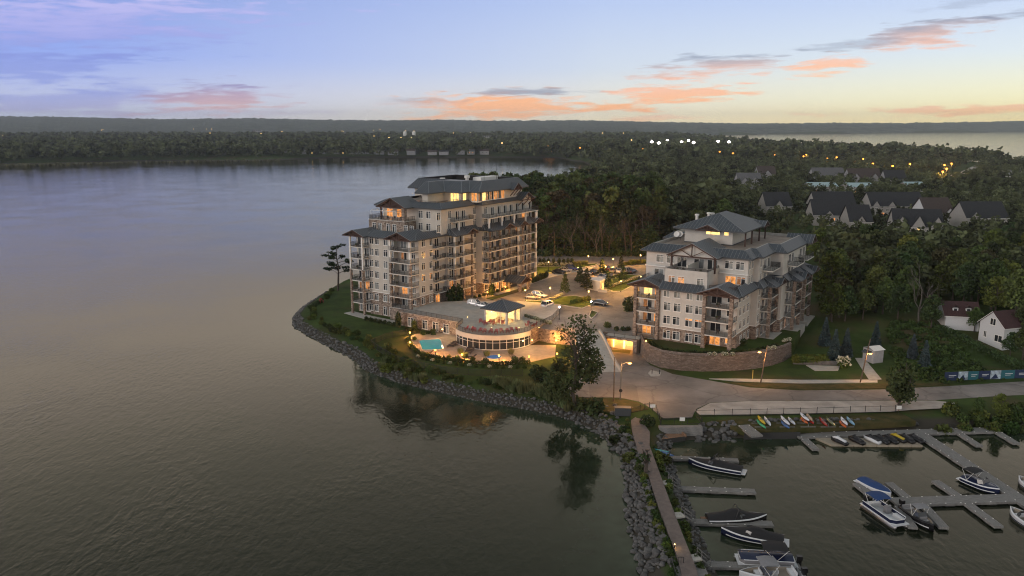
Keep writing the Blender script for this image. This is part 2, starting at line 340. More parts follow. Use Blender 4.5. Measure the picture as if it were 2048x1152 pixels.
# ------------------------------------------------------------------ land outline
def W(*px): return [tuple(at(a, b, 0.0)[:2]) for a, b in px]
SHORE_W = W((640, 592), (600, 620), (585, 637), (592, 655), (620, 672), (650, 688), (700, 712), (735, 742), (800, 765), (860, 780), (950, 800), (1050, 818), (1130, 835), (1190, 860), (1225, 890), (1250, 920), (1255, 960), (1258, 1020), (1270, 1090), (1290, 1152))
SHORE_M = W((1432, 1152), (1415, 1110), (1392, 1060), (1372, 1000), (1352, 955), (1335, 900), (1345, 882), (1400, 878), (1480, 876), (1520, 873), (1600, 871), (1700, 868), (1838, 858), (1930, 856), (2048, 860))
LAND = [(-58, 262), *SHORE_W, (17, 60), (27, 60), *SHORE_M, (130, 131), (250, 120), (1500, 100), (1500, 720), (760, 800), (610, 930), (620, 1100), (520, 1550), (520, 2500), (720, 3300), (1200, 3900), (3100, 4950), (9000, 7000),
        (12000, 14000), (-12000, 14000), (-12000, 900), (-900, 985), (-652, 1030), (-509, 1137), (-300, 1200), (-18, 1252), (78, 1200), (105, 1050), (95, 850), (40, 640), (-14, 440), (-35, 340), (-50, 290)]
def sdist(X, Y, poly=LAND):
    P = np.stack([X.ravel(), Y.ravel()], 1).astype(np.float64); d2 = np.full(len(P), 1e18); ins = np.zeros(len(P), bool); n = len(poly)
    for i in range(n):
        a = np.array(poly[i]); b = np.array(poly[(i + 1) % n]); ab = b - a
        t = np.clip(((P - a) @ ab) / (ab @ ab), 0, 1); q = P - (a + t[:, None] * ab); d2 = np.minimum(d2, (q * q).sum(1))
        cond = (a[1] > P[:, 1]) != (b[1] > P[:, 1])
        xi = a[0] + (P[:, 1] - a[1]) * ab[0] / (ab[1] if ab[1] else 1e-9); ins ^= cond & (P[:, 0] < xi)
    return (np.sqrt(d2) * np.where(ins, 1, -1)).reshape(X.shape)
def sst(x): x = np.clip(x, 0, 1); return x * x * (3 - 2 * x)
def ground(X, Y, D):
    X = np.asarray(X, float); Y = np.asarray(Y, float)
    h = np.where(D > 2.4, 1.5 + .5 * sst((D - 2.4) / 6), D / 2.4 * 1.5)
    h = np.where(D < 0, np.maximum(D * .22, -4.0), h)
    y0 = np.where(X > 60, 166, np.where(X > 12, 182, 200)); y0 = np.where((X > 55) & (X < 75), 166 + (75 - X) * .8, y0)
    up = 3.1 * sst((Y - y0) / 34) * sst((X + 20) / 22)
    up = up + np.where(Y > 300, 3.1 * (1 - sst((X + 20) / 22)), 0) * sst((Y - 300) / 80)
    h = h + np.where(D > 0, up * sst(D / 14), 0)
    far = sst((Y - 1200) / 2600) * 5
    return h + np.where(D > 5, far, 0)
def gz(x, y):
    a = np.array([[float(x)]]); b = np.array([[float(y)]]); return float(ground(a, b, sdist(a, b))[0, 0])
def atg(px, py, z=3.0):
    for _ in range(12):
        p = at(px, py, z); z = .5 * z + .5 * gz(p.x, p.y)
    return at(px, py, z)
def axis(lo, hi, step, far_lo, far_hi, g=1.13):
    a = list(np.arange(lo, hi + .01, step)); s = step; x = hi
    while x < far_hi: s *= g; x += s; a.append(min(x, far_hi))
    s = step; x = lo
    while x > far_lo: s *= g; x -= s; a.insert(0, max(x, far_lo))
    return np.array(a)
def rect_grid(xs, ys):
    X, Y = np.meshgrid(xs, ys); nx, ny = len(xs), len(ys)
    i = (np.arange(ny - 1)[:, None] * nx + np.arange(nx - 1)[None]).ravel()
    return X, Y, np.stack([i, i + 1, i + 1 + nx, i + nx], 1)
X, Y, Q = rect_grid(axis(-75, 150, 1.0, -6800, 6800), axis(55, 300, 1.0, -200, 6700))
D = sdist(X, Y); Z = ground(X, Y, D)
Z = Z + np.where((D > 6) & (Y > 320), rng.normal(0, .1, D.shape), 0)
ground_o = tag(ob('ground', np_mesh('ground', np.stack([X.ravel(), Y.ravel(), Z.ravel()], 1), Q, M['grass'], True)), 'grassy ground of the peninsula and far shores', None, None, 'structure')
# lakebed / bare soil and dry patches on the ground by slope and noise
t = M['grass'].node_tree; bsdf = t.nodes['Principled BSDF']; old = bsdf.inputs['Base Color'].links[0].from_socket
tcn = t.nodes.new('ShaderNodeTexCoord'); n2 = t.nodes.new('ShaderNodeTexNoise'); n2.inputs['Scale'].default_value = .07; n2.inputs['Detail'].default_value = 5; t.links.new(tcn.outputs['Object'], n2.inputs['Vector'])
r2 = t.nodes.new('ShaderNodeValToRGB'); r2.color_ramp.elements[0].position = .5; r2.color_ramp.elements[1].position = .68; t.links.new(n2.outputs[0], r2.inputs[0])
mx = t.nodes.new('ShaderNodeMix'); mx.data_type = 'RGBA'; mx.inputs[7].default_value = (.085, .068, .035, 1); t.links.new(old, mx.inputs[6]); t.links.new(r2.outputs[0], mx.inputs[0])
sx = t.nodes.new('ShaderNodeSeparateXYZ'); t.links.new(tcn.outputs['Object'], sx.inputs[0])
mr = t.nodes.new('ShaderNodeMapRange'); mr.inputs[1].default_value = 1.0; mr.inputs[2].default_value = 1.55; t.links.new(sx.outputs[2], mr.inputs[0])
mx2 = t.nodes.new('ShaderNodeMix'); mx2.data_type = 'RGBA'; mx2.inputs[6].default_value = (.06, .055, .045, 1); t.links.new(mx.outputs[2], mx2.inputs[7]); t.links.new(mr.outputs[0], mx2.inputs[0])
t.links.new(mx2.outputs[2], bsdf.inputs['Base Color'])
# ------------------------------------------------------------------ water
def water_mat():
    m = bpy.data.materials.new('lake_water'); m.use_nodes = True; t = m.node_tree; b = t.nodes['Principled BSDF']
    b.inputs['Roughness'].default_value = .035; b.inputs['IOR'].default_value = 1.333
    b.inputs['Specular Tint'].default_value = (1, .86, .76, 1)
    at_ = t.nodes.new('ShaderNodeAttribute'); at_.attribute_name = 'shallow'
    tcn = t.nodes.new('ShaderNodeTexCoord')
    nb = t.nodes.new('ShaderNodeTexNoise'); nb.inputs['Scale'].default_value = .35; nb.inputs['Detail'].default_value = 5; t.links.new(tcn.outputs['Object'], nb.inputs['Vector'])
    ml = t.nodes.new('ShaderNodeMath'); ml.operation = 'MULTIPLY'; t.links.new(at_.outputs['Fac'], ml.inputs[0])
    mrr = t.nodes.new('ShaderNodeMapRange'); mrr.inputs[1].default_value = .3; mrr.inputs[2].default_value = .65; mrr.inputs[3].default_value = .45; mrr.inputs[4].default_value = 1.1; t.links.new(nb.outputs[0], mrr.inputs[0]); t.links.new(mrr.outputs[0], ml.inputs[1])
    mx = t.nodes.new('ShaderNodeMix'); mx.data_type = 'RGBA'; mx.inputs[6].default_value = (.010, .0145, .008, 1); mx.inputs[7].default_value = (.045, .066, .042, 1)
    t.links.new(ml.outputs[0], mx.inputs[0]); t.links.new(mx.outputs[2], b.inputs['Base Color'])
    def noise(scale, st, rot, det=3):
        mp = t.nodes.new('ShaderNodeMapping'); mp.inputs['Scale'].default_value = st; mp.inputs['Rotation'].default_value = (0, 0, rot); t.links.new(tcn.outputs['Object'], mp.inputs[0])
        n = t.nodes.new('ShaderNodeTexNoise'); n.inputs['Scale'].default_value = scale; n.inputs['Detail'].default_value = det; n.inputs['Distortion'].default_value = .4; t.links.new(mp.outputs[0], n.inputs['Vector']); return n.outputs[0]
    a = noise(.95, (1, .45, 1), .5); c2 = noise(2.2, (1, .5, 1), -.35, 2); big = noise(.035, (1, 1, 1), 0, 2)
    # calm and ruffled areas
    mr = t.nodes.new('ShaderNodeMapRange'); mr.inputs[1].default_value = .35; mr.inputs[2].default_value = .65; mr.inputs[3].default_value = .45; mr.inputs[4].default_value = 1.2; t.links.new(big, mr.inputs[0])
    ad = t.nodes.new('ShaderNodeMath'); ad.operation = 'MULTIPLY_ADD'; ad.inputs[1].default_value = .33; t.links.new(c2, ad.inputs[0]); t.links.new(a, ad.inputs[2])
    m3 = t.nodes.new('ShaderNodeMath'); m3.operation = 'MULTIPLY'; t.links.new(ad.outputs[0], m3.inputs[0]); t.links.new(mr.outputs[0], m3.inputs[1])
    ca_ = t.nodes.new('ShaderNodeAttribute'); ca_.attribute_name = 'calm'
    cm_ = t.nodes.new('ShaderNodeMath'); cm_.operation = 'MULTIPLY_ADD'; cm_.inputs[1].default_value = -.82; cm_.inputs[2].default_value = 1.0; t.links.new(ca_.outputs['Fac'], cm_.inputs[0])
    fine = noise(4.5, (1, .5, 1), .9, 2); af = t.nodes.new('ShaderNodeMath'); af.operation = 'MULTIPLY_ADD'; af.inputs[1].default_value = .16; t.links.new(fine, af.inputs[0]); t.links.new(m3.outputs[0], af.inputs[2])
    m4 = t.nodes.new('ShaderNodeMath'); m4.operation = 'MULTIPLY'; t.links.new(af.outputs[0], m4.inputs[0]); t.links.new(cm_.outputs[0], m4.inputs[1]); m3 = m4
    bp = t.nodes.new('ShaderNodeBump'); bp.inputs['Strength'].default_value = .7; bp.inputs['Distance'].default_value = .13; t.links.new(m3.outputs[0], bp.inputs['Height']); 
    df, gs, fn, ms = t.nodes.new('ShaderNodeBsdfDiffuse'), t.nodes.new('ShaderNodeBsdfGlossy'), t.nodes.new('ShaderNodeFresnel'), t.nodes.new('ShaderNodeMixShader')
    t.links.new(mx.outputs[2], df.inputs['Color']); gs.inputs['Color'].default_value = (1, .93, .78, 1); gs.inputs['Roughness'].default_value = .04; fn.inputs['IOR'].default_value = 1.333  # warmer sky light put into the reflection colour, offsetting the blue sky
    for n_ in (gs, fn): t.links.new(bp.outputs[0], n_.inputs['Normal'])
    t.links.new(fn.outputs[0], ms.inputs[0]); t.links.new(df.outputs[0], ms.inputs[1]); t.links.new(gs.outputs[0], ms.inputs[2])
    t.links.new(ms.outputs[0], t.nodes['Material Output'].inputs['Surface']); t.nodes.remove(b)
    return m
X, Y, Q = rect_grid(axis(-75, 150, 2.0, -6850, 6850, 1.3), axis(55, 300, 2.0, -220, 6750, 1.3))
D = -sdist(X, Y)
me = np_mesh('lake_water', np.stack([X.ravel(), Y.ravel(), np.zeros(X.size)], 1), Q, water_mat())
a = me.attributes.new('shallow', 'FLOAT', 'POINT'); a.data.foreach_set('value', (np.exp(-np.maximum(D, 0) / 6.0) * (Y < 320)).astype(np.float32).ravel())
a = me.attributes.new('calm', 'FLOAT', 'POINT'); a.data.foreach_set('value', (np.exp(-np.maximum(D - 6, 0) / 26.0) * (Y < 330)).astype(np.float32).ravel())
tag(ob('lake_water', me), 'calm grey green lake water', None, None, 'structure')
# ------------------------------------------------------------------ far hills
na, nr = 1000, 26
ang = np.radians(np.linspace(-44, 44, na)); rad = np.concatenate([np.linspace(2500, 5600, 18), np.linspace(5700, 6700, nr - 18)])
A, R = np.meshgrid(ang, rad); X = np.tan(A) * R; Y = R.copy()
pxs = 1024 + F_PX * np.tan(ang)
top = np.interp(pxs, [-400, 0, 200, 350, 520, 640, 760, 900, 1000, 1150, 1300, 1500, 1620, 1800, 1900, 2048, 2400], [231, 233, 236, 239, 237, 240, 241, 240, 242, 241, 244, 247, 246, 246, 245, 241, 240])
ridge = 53 + 5700 * (245 - top) / F_PX * 1.02
D = sdist(X, Y)
k = sst((R - 2600) / 3100)
nzv = np.zeros_like(X)
for fx, am in ((.0021, 9), (.0047, 5), (.011, 3)):
    nzv += am * np.sin(X * fx + 1.7 * fx * 1e3) * np.cos(Y * fx * 1.3 + .4)
Zh = 6 + (ridge[None] - 6) * k + nzv * .6 * k * (1 - k) * 2 + rng.normal(0, 2.2, X.shape) * (R > 3000) + rng.normal(0, 1.6, (1, na)) * (R > 5300)
Zh = np.where(R > 5700, Zh - (R - 5700) * .02, Zh)
Zh = np.where(D < 30, -3 + 0 * Zh, np.minimum(Zh, 6 + np.maximum(D - 30, 0) * .12 + rng.normal(0, 2, X.shape)))
i = (np.arange(nr - 1)[:, None] * na + np.arange(na - 1)[None]).ravel()
M['hill'] = mat('wooded_hillside', (.105, .122, .100), 1, .45, .02, spec=.05, detail=8)
tag(ob('hills', np_mesh('hills', np.stack([X.ravel(), Y.ravel(), Zh.ravel()], 1), np.stack([i, i + 1, i + 1 + na, i + na], 1), M['hill'])), 'long wooded hills along the horizon', None, None, 'structure')
# ------------------------------------------------------------------ haze over the lake
hz = bpy.data.materials.new('evening_haze'); hz.use_nodes = True; t = hz.node_tree; t.nodes.clear()
pv = t.nodes.new('ShaderNodeVolumePrincipled'); pv.inputs['Color'].default_value = (.80, .86, .90, 1); pv.inputs['Density'].default_value = 9e-5; pv.inputs['Anisotropy'].default_value = .68
mo = t.nodes.new('ShaderNodeOutputMaterial'); t.links.new(pv.outputs[0], mo.inputs['Volume'])
tag(MB().b2((-6900, -240, -5.2), (6900, 7000, 132)).obj('haze', hz), 'thin evening haze over lake and far shore', None, None, 'stuff')
# ------------------------------------------------------------------ paved sheets
def sheet(name, px, z, m, thick=None, parent=None, label=None):
    p = poly_xy(px, z); b = MB().prism(p, z - (thick or .25), z, 0)
    o = b.obj(name, M[m], parent)
    if parent is None: tag(o, label, None, None, 'structure')
    return o
road = sheet('road', [(1158, 742), (1246, 742), (1262, 700), (1212, 700), (1208, 694), (1268, 690), (1283, 712), (1300, 730), (1345, 748), (1420, 761), (1500, 775), (1600, 781), (1760, 779), (1900, 772), (2120, 758), (2200, 772), (2120, 786), (1990, 792), (1870, 800), (1500, 801), (1420, 805), (1392, 818), (1384, 834), (1326, 836), (1302, 816), (1278, 803), (1240, 795), (1160, 794), (1120, 790)], 2.06, 'asphalt', .12, None, 'pale worn road and turning area')
sheet('gravel_shoulder', [(1391, 821), (1420, 806), (1500, 802), (1870, 801), (1915, 806), (1880, 816), (1830, 818), (1780, 822), (1600, 826), (1400, 829)], 2.08, 'dirt', .12, None, 'pale gravel shoulder beside the road')
sheet('sidewalk', [(1418, 757), (1470, 762), (1600, 766), (1755, 765), (1755, 759), (1600, 759.5), (1470, 757)], 2.10, 'concrete', .12, None, 'narrow concrete sidewalk')
sheet('sidewalk', [(1700, 700), (1712, 697), (1763, 758), (1738, 759)], 2.11, 'concrete', .12, None, 'concrete walkway climbing beside the shed')
sheet('verge', [(1450, 764.5), (1600, 768.5), (1880, 766), (1900, 770), (1760, 777), (1600, 779), (1505, 773)], 2.09, 'drygrass', .12, None, 'strip of dry grass beside the road')
sheet('bank', [(1160, 796), (1240, 797), (1276, 805), (1298, 818), (1250, 828), (1200, 822), (1160, 812)], 2.05, 'drygrass', .12, None, 'dry grass bank by the path')
sheet('beach', [(1400, 832), (1600, 829), (1800, 825), (1832, 842), (1600, 856), (1490, 861)], 1.62, 'drygrass', 1.0, None, 'worn grass where kayaks are stored')
path_l = [(1297, 816), (1262, 840), (1264.6, 864), (1274, 894.6), (1291, 929), (1312, 999.6), (1334, 1060), (1356, 1118), (1366, 1160)]
path_r = [(1315, 820), (1286, 845), (1300, 864), (1299, 890), (1318, 942), (1339, 999.6), (1362, 1060), (1387, 1122), (1400, 1160)]
sheet('path', path_l + path_r[::-1], 1.95, 'path', .5, None, 'brown brick path along the causeway')

sheet('garage_lane', [(1207, 701), (1272, 709), (1284, 718), (1300, 731), (1290, 744), (1246, 745)], 2.075, 'asphalt', .12, None, 'lane sloping into the garage')
# ------------------------------------------------------------------ the two condominium blocks
ANG = math.radians(57)
ER = Vector((math.cos(ANG), math.sin(ANG))); EL_ = Vector((-ER.y, ER.x))
def inset(poly, d):
    n = len(poly); out = []
    area = sum(poly[i][0] * poly[(i + 1) % n][1] - poly[(i + 1) % n][0] * poly[i][1] for i in range(n)); sg = 1 if area > 0 else -1
    for i in range(n):
        a, b, c = Vector(poly[i - 1]), Vector(poly[i]), Vector(poly[(i + 1) % n])
        e1 = (b - a).normalized(); e2 = (c - b).normalized(); n1 = Vector((-e1.y, e1.x)) * sg; n2 = Vector((-e2.y, e2.x)) * sg
        k = n1 + n2; k = k / max(k.dot(n1), .2); out.append(tuple(b + k * d))
    return out
WIN = {}
def win_mesh(w, h, style):
    key = (w, h, style)
    if key in WIN: return WIN[key]
    f = MB(); b = .09; d = -.07
    f.b2((-w / 2, d, 0), (-w / 2 + b, .02, h)); f.b2((w / 2 - b, d, 0), (w / 2, .02, h)); f.b2((-w / 2 + b, d, 0), (w / 2 - b, .02, b)); f.b2((-w / 2 + b, d, h - b), (w / 2 - b, .02, h))
    if style != 'slim': f.b2((-.05, d + .01, b), (.05, .02, h - b))
    tr = style == 'win'
    if tr: f.b2((-w / 2 + b, d + .015, h * .74), (w / 2 - b, .02, h * .74 + .07))
    f.b2((-w / 2 - .06, d - .06, -.1), (w / 2 + .06, .02, -.004))
    fm = f.mesh('window', M['trim']); panes = {}
    for nm, (ma, mb_, mc) in {'dark': ('glass', 'glass', 'glass'), 'half': ('glass', 'curtain', 'glass'), 'pale': ('curtain', 'curtain', 'glass'), 'lit': ('lit', 'lit', 'litdim'), 'dim': ('litdim', 'glass', 'litdim'), 'toplit': ('glass', 'curtain', 'lit'), 'yel': ('lityel', 'lityel', 'lityel')}.items():
        p = MB(); y = -.02; zt = h * .74 if tr else h - b
        if style == 'slim': p.face([(-w / 2 + b, y, b), (w / 2 - b, y, b), (w / 2 - b, y, zt), (-w / 2 + b, y, zt)], 0)
        else:
            p.face([(-w / 2 + b, y, b), (-.05, y, b), (-.05, y, zt), (-w / 2 + b, y, zt)], 0); p.face([(.05, y, b), (w / 2 - b, y, b), (w / 2 - b, y, zt), (.05, y, zt)], 1)
        if tr: p.face([(-w / 2 + b, y, zt + .07), (w / 2 - b, y, zt + .07), (w / 2 - b, y, h - b), (-w / 2 + b, y, h - b)], 2)
        panes[nm] = p.mesh('pane', [M[ma], M[mb_], M[mc]])
    WIN[key] = (fm, panes); return WIN[key]
def railing(pts, h=1.07, pick=.12, z=0.0):
    m = MB()
    for a, b in zip(pts[:-1], pts[1:]):
        a = Vector((a[0], a[1], z)); b = Vector((b[0], b[1], z)); L = (b - a).length; d = (b - a) / L
        up = Vector((0, 0, 1))
        m.beam(a + up * h, b + up * h, .07, .05); m.beam(a + up * .1, b + up * .1, .04, .04)
        for i in range(int(L / 1.7) + 1): m.beam(a + d * min(i * 1.7, L), a + d * min(i * 1.7, L) + up * h, .06)
        m.beam(b, b + up * h, .06)
        n = int(L / pick); s = Vector((-d.y, d.x, 0)) * .012
        for i in range(1, n):
            p = a + d * (L * i / n); q = p + up * h
            m.face([p - d * .024, p + d * .024, q + d * .024, q - d * .024])
    return m
class Block:
    def __init__(s, name, label, O):
        s.O = Vector(O[:2]); s.root = thing(name, label, 'building', (O[0], O[1], 0), ANG)
    def w(s, r, l): return s.O + ER * r + EL_ * l
    def rpx(s, px, l, z):
        lo, hi = -20.0, 80.0
        for _ in range(50):
            m = (lo + hi) / 2; q = s.w(m, l)
            if proj((q.x, q.y, z))[0] < px: lo = m
            else: hi = m
        return lo
    def lpx(s, px, r, z):
        lo, hi = -30.0, 60.0
        for _ in range(50):
            m = (lo + hi) / 2; q = s.w(r, m)
            if proj((q.x, q.y, z))[0] > px: lo = m
            else: hi = m
        return lo
    def wall(s, poly, z0, z1, m, name='wall', label=None):
        o = MB().prism(poly, z0, z1).obj(name, M[m], s.root)
        if label: o['label'] = label
        return o
    def band(s, poly, zs, m='trim', d=.05, h=.16):
        b = MB(); q = inset(poly, -d)
        for z in zs: b.prism(q, z - h / 2, z + h / 2)
        return b.obj('moulding', M[m], s.root)
    def win(s, face, pos, plane, z, w=1.5, h=1.75, style='win', pane=None):
        fm, panes = win_mesh(w, h, style)
        pane = pane or random.choices(['half', 'pale', 'dark', 'dim'], [6, 4, 3, .2])[0]
        loc = (pos, plane - .012, z) if face == 'R' else (plane - .012, pos, z)
        o = ob('window' if style != 'door' else 'patio_door', fm, s.root, loc, 0 if face == 'R' else -math.pi / 2)
        ob('pane', panes[pane], o); return o
    def balconies(s, slab, rail, zs, th=.24, railmat='rail'):
        sm = MB().prism(slab, -th, 0).mesh('balcony', M['slab']); rm = railing(rail, 1.07).mesh('railing', M[railmat])
        for z in zs:
            o = ob('balcony', sm, s.root, (0, 0, z)); ob('railing', rm, o)
    def column(s, r, l, z0, z1, m='stone', d=.55):
        return MB().b2((r - d / 2, l - d / 2, z0), (r + d / 2, l + d / 2, z1)).obj('column', M[m], s.root)
    def slope(s, e0, e1, t1, t0, z0, z1, sp=.8, soffit=True):
        """metal roof slope from eave e0-e1 up to t0-t1"""
        a, b = Vector((*e0, z0)), Vector((*e1, z0)); c, d = Vector((*t1, z1)), Vector((*t0, z1)); b0 = Vector((0, 0, -.28))
        m = MB().face([a, b, c, d], 0).face([a + b0, b + b0, b, a], 1)
        if soffit: m.face([a + b0, b + b0, Vector((c.x, c.y, z0 - .28)), Vector((d.x, d.y, z0 - .28))], 1)
        o = m.obj('roof_slope', [M['roof'], M['fascia']], s.root)
        n = max(1, int((b - a).length / sp)); q = MB(); nn = (b - a).cross(d - a).normalized() * .06
        if nn.z < 0: nn = -nn
        u = (b - a).normalized(); u2 = Vector((u.x, u.y, 0)); inn = (c + d - a - b) / 2; inn = inn - u * inn.dot(u); run = inn
        La = (b - a).length; sa = (d - a).dot(u); sb = (c - a).dot(u)
        for i in range(n + 1):
            x = La * i / n; p = a + u * x
            # seam runs straight up the slope, cut at the hips
            k = 1.0
            if sa > 1e-4 and x < sa: k = x / sa
            if sb < La - 1e-4 and x > sb: k = min(k, (La - x) / (La - sb))
            if k < .05: continue
            e = p + run * k
            q.grid([[p - u * .05, p + nn, p + u * .05], [e - u * .05, e + nn, e + u * .05]])
        for (p, e) in ((a, d), (b, c)): q.beam(p + nn * .5, e + nn * .5, .14, .07)
        q.obj('seams', M['seam'], o)
        return o
    def skirt(s, outer, inner, z0, z1, closed=False, **k):
        n = len(outer)
        for i in range(n if closed else n - 1):
            j = (i + 1) % n; s.slope(outer[i], outer[j], inner[j], inner[i], z0, z1, **k)
    def gable(s, face, front, a, b, z0, rise, back, over=.5, infill=None, brackets=False):
        """gable roof whose ridge runs straight back from the facade"""
        c = (a + b) / 2
        P = (lambda x, y: (y, x)) if face == 'L' else (lambda x, y: (x, y))
        f = front - over; z1 = z0 + rise
        for e in (a - .35, b + .35):
            s.slope(P(e, f), P(e, back), P(c, back), P(c, f), z0, z1, soffit=False)
        t = MB(); fr = front - over + .12
        def V(x, z): return Vector((*P(x, fr), z))
        t.beam(V(a - .3, z0 - .12), V(c, z1 - .16), .18, .26); t.beam(V(b + .3, z0 - .12), V(c, z1 - .16), .18, .26)
        t.beam(V(a, z0 - .1), V(b, z0 - .1), .22, .26); t.beam(V(c, z0), V(c, z1 - .2), .2, .2)
        t.beam(V(c, z0), V((a + c) / 2, z0 + rise * .48), .14, .16); t.beam(V(c, z0), V((b + c) / 2, z0 + rise * .48), .14, .16)
        t.obj('gable_truss', M['timber'], s.root)
        g = MB(); fr2 = front + .25
        g.face([(*P(a, fr2), z0 - .25), (*P(b, fr2), z0 - .25), (*P(c, fr2), z1 - .22)]); g.obj('gable_wall', M[infill or 'timber'], s.root)
        if brackets:
            for x in (a + .3, c, b - .3): MB().beam((*P(x, front + 1.2), z0 - 1.9), (*P(x, fr), z0 - .2), .2).obj('bracket', M['timber'], s.root)
FL = 3.05
# ================================================================== left block (taller, by the water)
B = Block('condominium_tower', 'tall beige and stone lakeside condominium with tiered grey metal roofs and many balconies', at(822.2, 598, 8.3)); B1 = B
Z0 = 2.2; zf = [Z0 + FL * i for i in range(8)]                       # storeys 1..7, eave at zf[7]
low = [(1.8, 15.8), (1.8, 7.2), (3.4, 7.2), (3.4, 0), (14.5, 0), (14.5, -1), (27.5, -1), (27.5, -3.2), (54, -3.2), (54, 21), (2.6, 21), (2.6, 15.8)]
B.wall(inset(low, -.06), 1.0, zf[2], 'stone', 'stone_base'); B.wall(low, zf[2], zf[7] + .6, 'stucco')
B.band(low, [zf[i] for i in range(3, 7)], 'stucco', .03, .14); B.band(inset(low, -.06), [zf[2]], 'trim', .06, .18)
# left (lake) face windows
for k in range(7):
    z = zf[k] + .75; pl = 1.8 if k > 1 else 1.74
    for px in (743.5, 754.5, 771.5, 783.5):
        l = B.lpx(px, 1.8, z)
        if k == 0 and px > 765: B.win('L', l, pl, zf[k] + .1, 1.3, 2.3, 'win', 'dark')
        else: B.win('L', l, pl, z, 1.45, 1.9)
# lake-side balcony tower and the corner tower
tw = [(-.6, 20.8), (-.6, 15.8), (2.6, 15.8), (2.6, 20.8)]
B.balconies(tw, [(2.6, 20.7), (-.5, 20.7), (-.5, 15.9), (1.8, 15.9)], zf[1:7])
for (r, l) in ((-.4, 20.5), (-.4, 16.1)):
    B.column(r, l, 1.5, zf[4]); B.column(r, l, zf[4], zf[7] - .2, 'trim', .42)
for k in range(7):
    for i, l in enumerate((17.3, 19.6)): B.win('L', l, 2.6 if k > 1 else 2.54, zf[k] + .12, 1.7, 2.25, 'door', 'lit' if (k == 2 and i == 0) else ('dim' if random.random() < .1 else None))
ct = [(-.1, 7.2), (-.1, -.1), (3.4, -.1), (3.4, 7.2)]
B.balconies(ct, [(1.8, 7.1), (0, 7.1), (0, 0), (3.3, 0)], zf[2:7])
B.wall([(-.1, 7.2), (-.1, -.1), (3.4, -.1), (3.4, 7.2)], 1.2, zf[1] + .05, 'stone', 'stone_base')
B.balconies([(-.12, 7.22), (-.12, -.12), (3.42, -.12), (3.42, 7.22)], [(1.8, 7.1), (0, 7.1), (0, 0)], [zf[1] + .1], .1)
for (r, l) in ((.25, .25), (.25, 6.9)):
    B.column(r, l, zf[1], zf[5], 'stone', .62); B.column(r, l, zf[5], zf[7] - .2, 'trim', .48)
for k in range(1, 7):
    pl = 3.4 if k > 1 else 3.34
    B.win('L', 4.9, pl, zf[k] + .12, 2.0, 2.25, 'door', 'lit' if k == 2 else ('dim' if k == 5 else None)); B.win('L', 1.7, pl, zf[k] + .7, 1.3, 1.6, 'win')
# parking-side face
zr = zf[1:]
for k in range(1, 7):
    z = zf[k] + .75
    for px in (846.5, 861.8): B.win('R', B.rpx(px, 0, z), 0 if k > 1 else -.06, z, 1.45, 1.9, 'win', 'dim' if (k == 3) else None)
    B.win('R', B.rpx(900, -1, z), -1 if k > 1 else -1.06, z, 1.45, 1.9); B.win('R', B.rpx(949.5, -1, z), -1 if k > 1 else -1.06, z, 1.5, 2.0); B.win('R', B.rpx(971.8, -3.2, z), -3.2 if k > 1 else -3.26, z, 1.6, 2.0)
ra, rb = B.rpx(873, -1.2, 14), B.rpx(893, -1.2, 14)
B.balconies([(ra, 0), (ra, -1.3), (rb, -1.3), (rb, 0)], [(ra + .1, 0), (ra + .1, -1.2), (rb - .1, -1.2), (rb - .1, 0)], zf[2:7])
for k in range(1, 7): B.win('R', (ra + rb) / 2 - .5, 0 if k > 1 else -.06, zf[k] + .1, 1.9, 2.25, 'door', 'lit' if k == 1 else 'dark')
ba, bb = B.rpx(910, -3.6, 14), B.rpx(947, -3.6, 14)
B.balconies([(ba, -1), (ba, -3.7), (bb, -3.7), (bb, -1)], [(ba + .1, -1), (ba + .1, -3.6), (bb - .1, -3.6), (bb - .1, -1)], zf[2:7])
for r in (ba + .35, (ba + bb) / 2, bb - .3): B.column(r, -3.35, 5, zf[4], 'stone', .5); B.column(r, -3.35, zf[4], zf[7] - .2, 'trim' if r < bb - .5 else 'stone', .4)
for k in range(1, 7):
    for i, r in enumerate((ba + 1.7, bb - 2.0)): B.win('R', r, -1 if k > 1 else -1.06, zf[k] + .1, 1.9, 2.25, 'door', 'lit' if (k == 2 and i == 0) or (k == 1 and i == 0) else ('dim' if random.random() < .12 else 'dark'))
ca, cb_ = B.rpx(981, -6, 14), B.rpx(1040, -6, 14)
B.balconies([(ca, -3.2), (ca, -6), (cb_, -6), (cb_, -3.2)], [(ca + .1, -3.2), (ca + .1, -5.9), (cb_ - .1, -5.9), (cb_ - .1, -3.2)], zf[2:7])
for i in range(4): B.column(ca + .3 + (cb_ - ca - .6) * i / 3, -5.65, 5, zf[7] - .2, 'stone' if i < 3 else 'trim', .45)
for k in range(1, 7):
    for i in range(5): B.win('R', ca + 1.6 + i * (cb_ - ca - 3) / 4, -3.2 if k > 1 else -3.26, zf[k] + .1, 1.9, 2.25, 'door', random.choice(['dark', 'dark', 'half', 'pale']) if k > 1 else ('lit' if i in (2, 3) else 'dark'))
da, db = cb_ + .9, B.rpx(1074.5, -6.6, 14)
B.balconies([(da, -3.2), (da, -6.6), (db, -6.6), (db, -3.2)], [(da + .1, -3.2), (da + .1, -6.5), (db - .1, -6.5), (db - .1, -3.2)], zf[2:7])
for r in (da + .3, (da + db) / 2, db - .3): B.column(r, -6.25, 5, zf[7] - .2 if r < db - 1 else zf[7] + 3, 'stone' if r < db - 1 else 'trim', .5)
for k in range(1, 7):
    for i, r in enumerate((da + 1.8, db - 2)): B.win('R', r, -3.2 if k > 1 else -3.26, zf[k] + .1, 2.0, 2.25, 'door', 'dim' if k == 6 and i == 0 else 'dark')
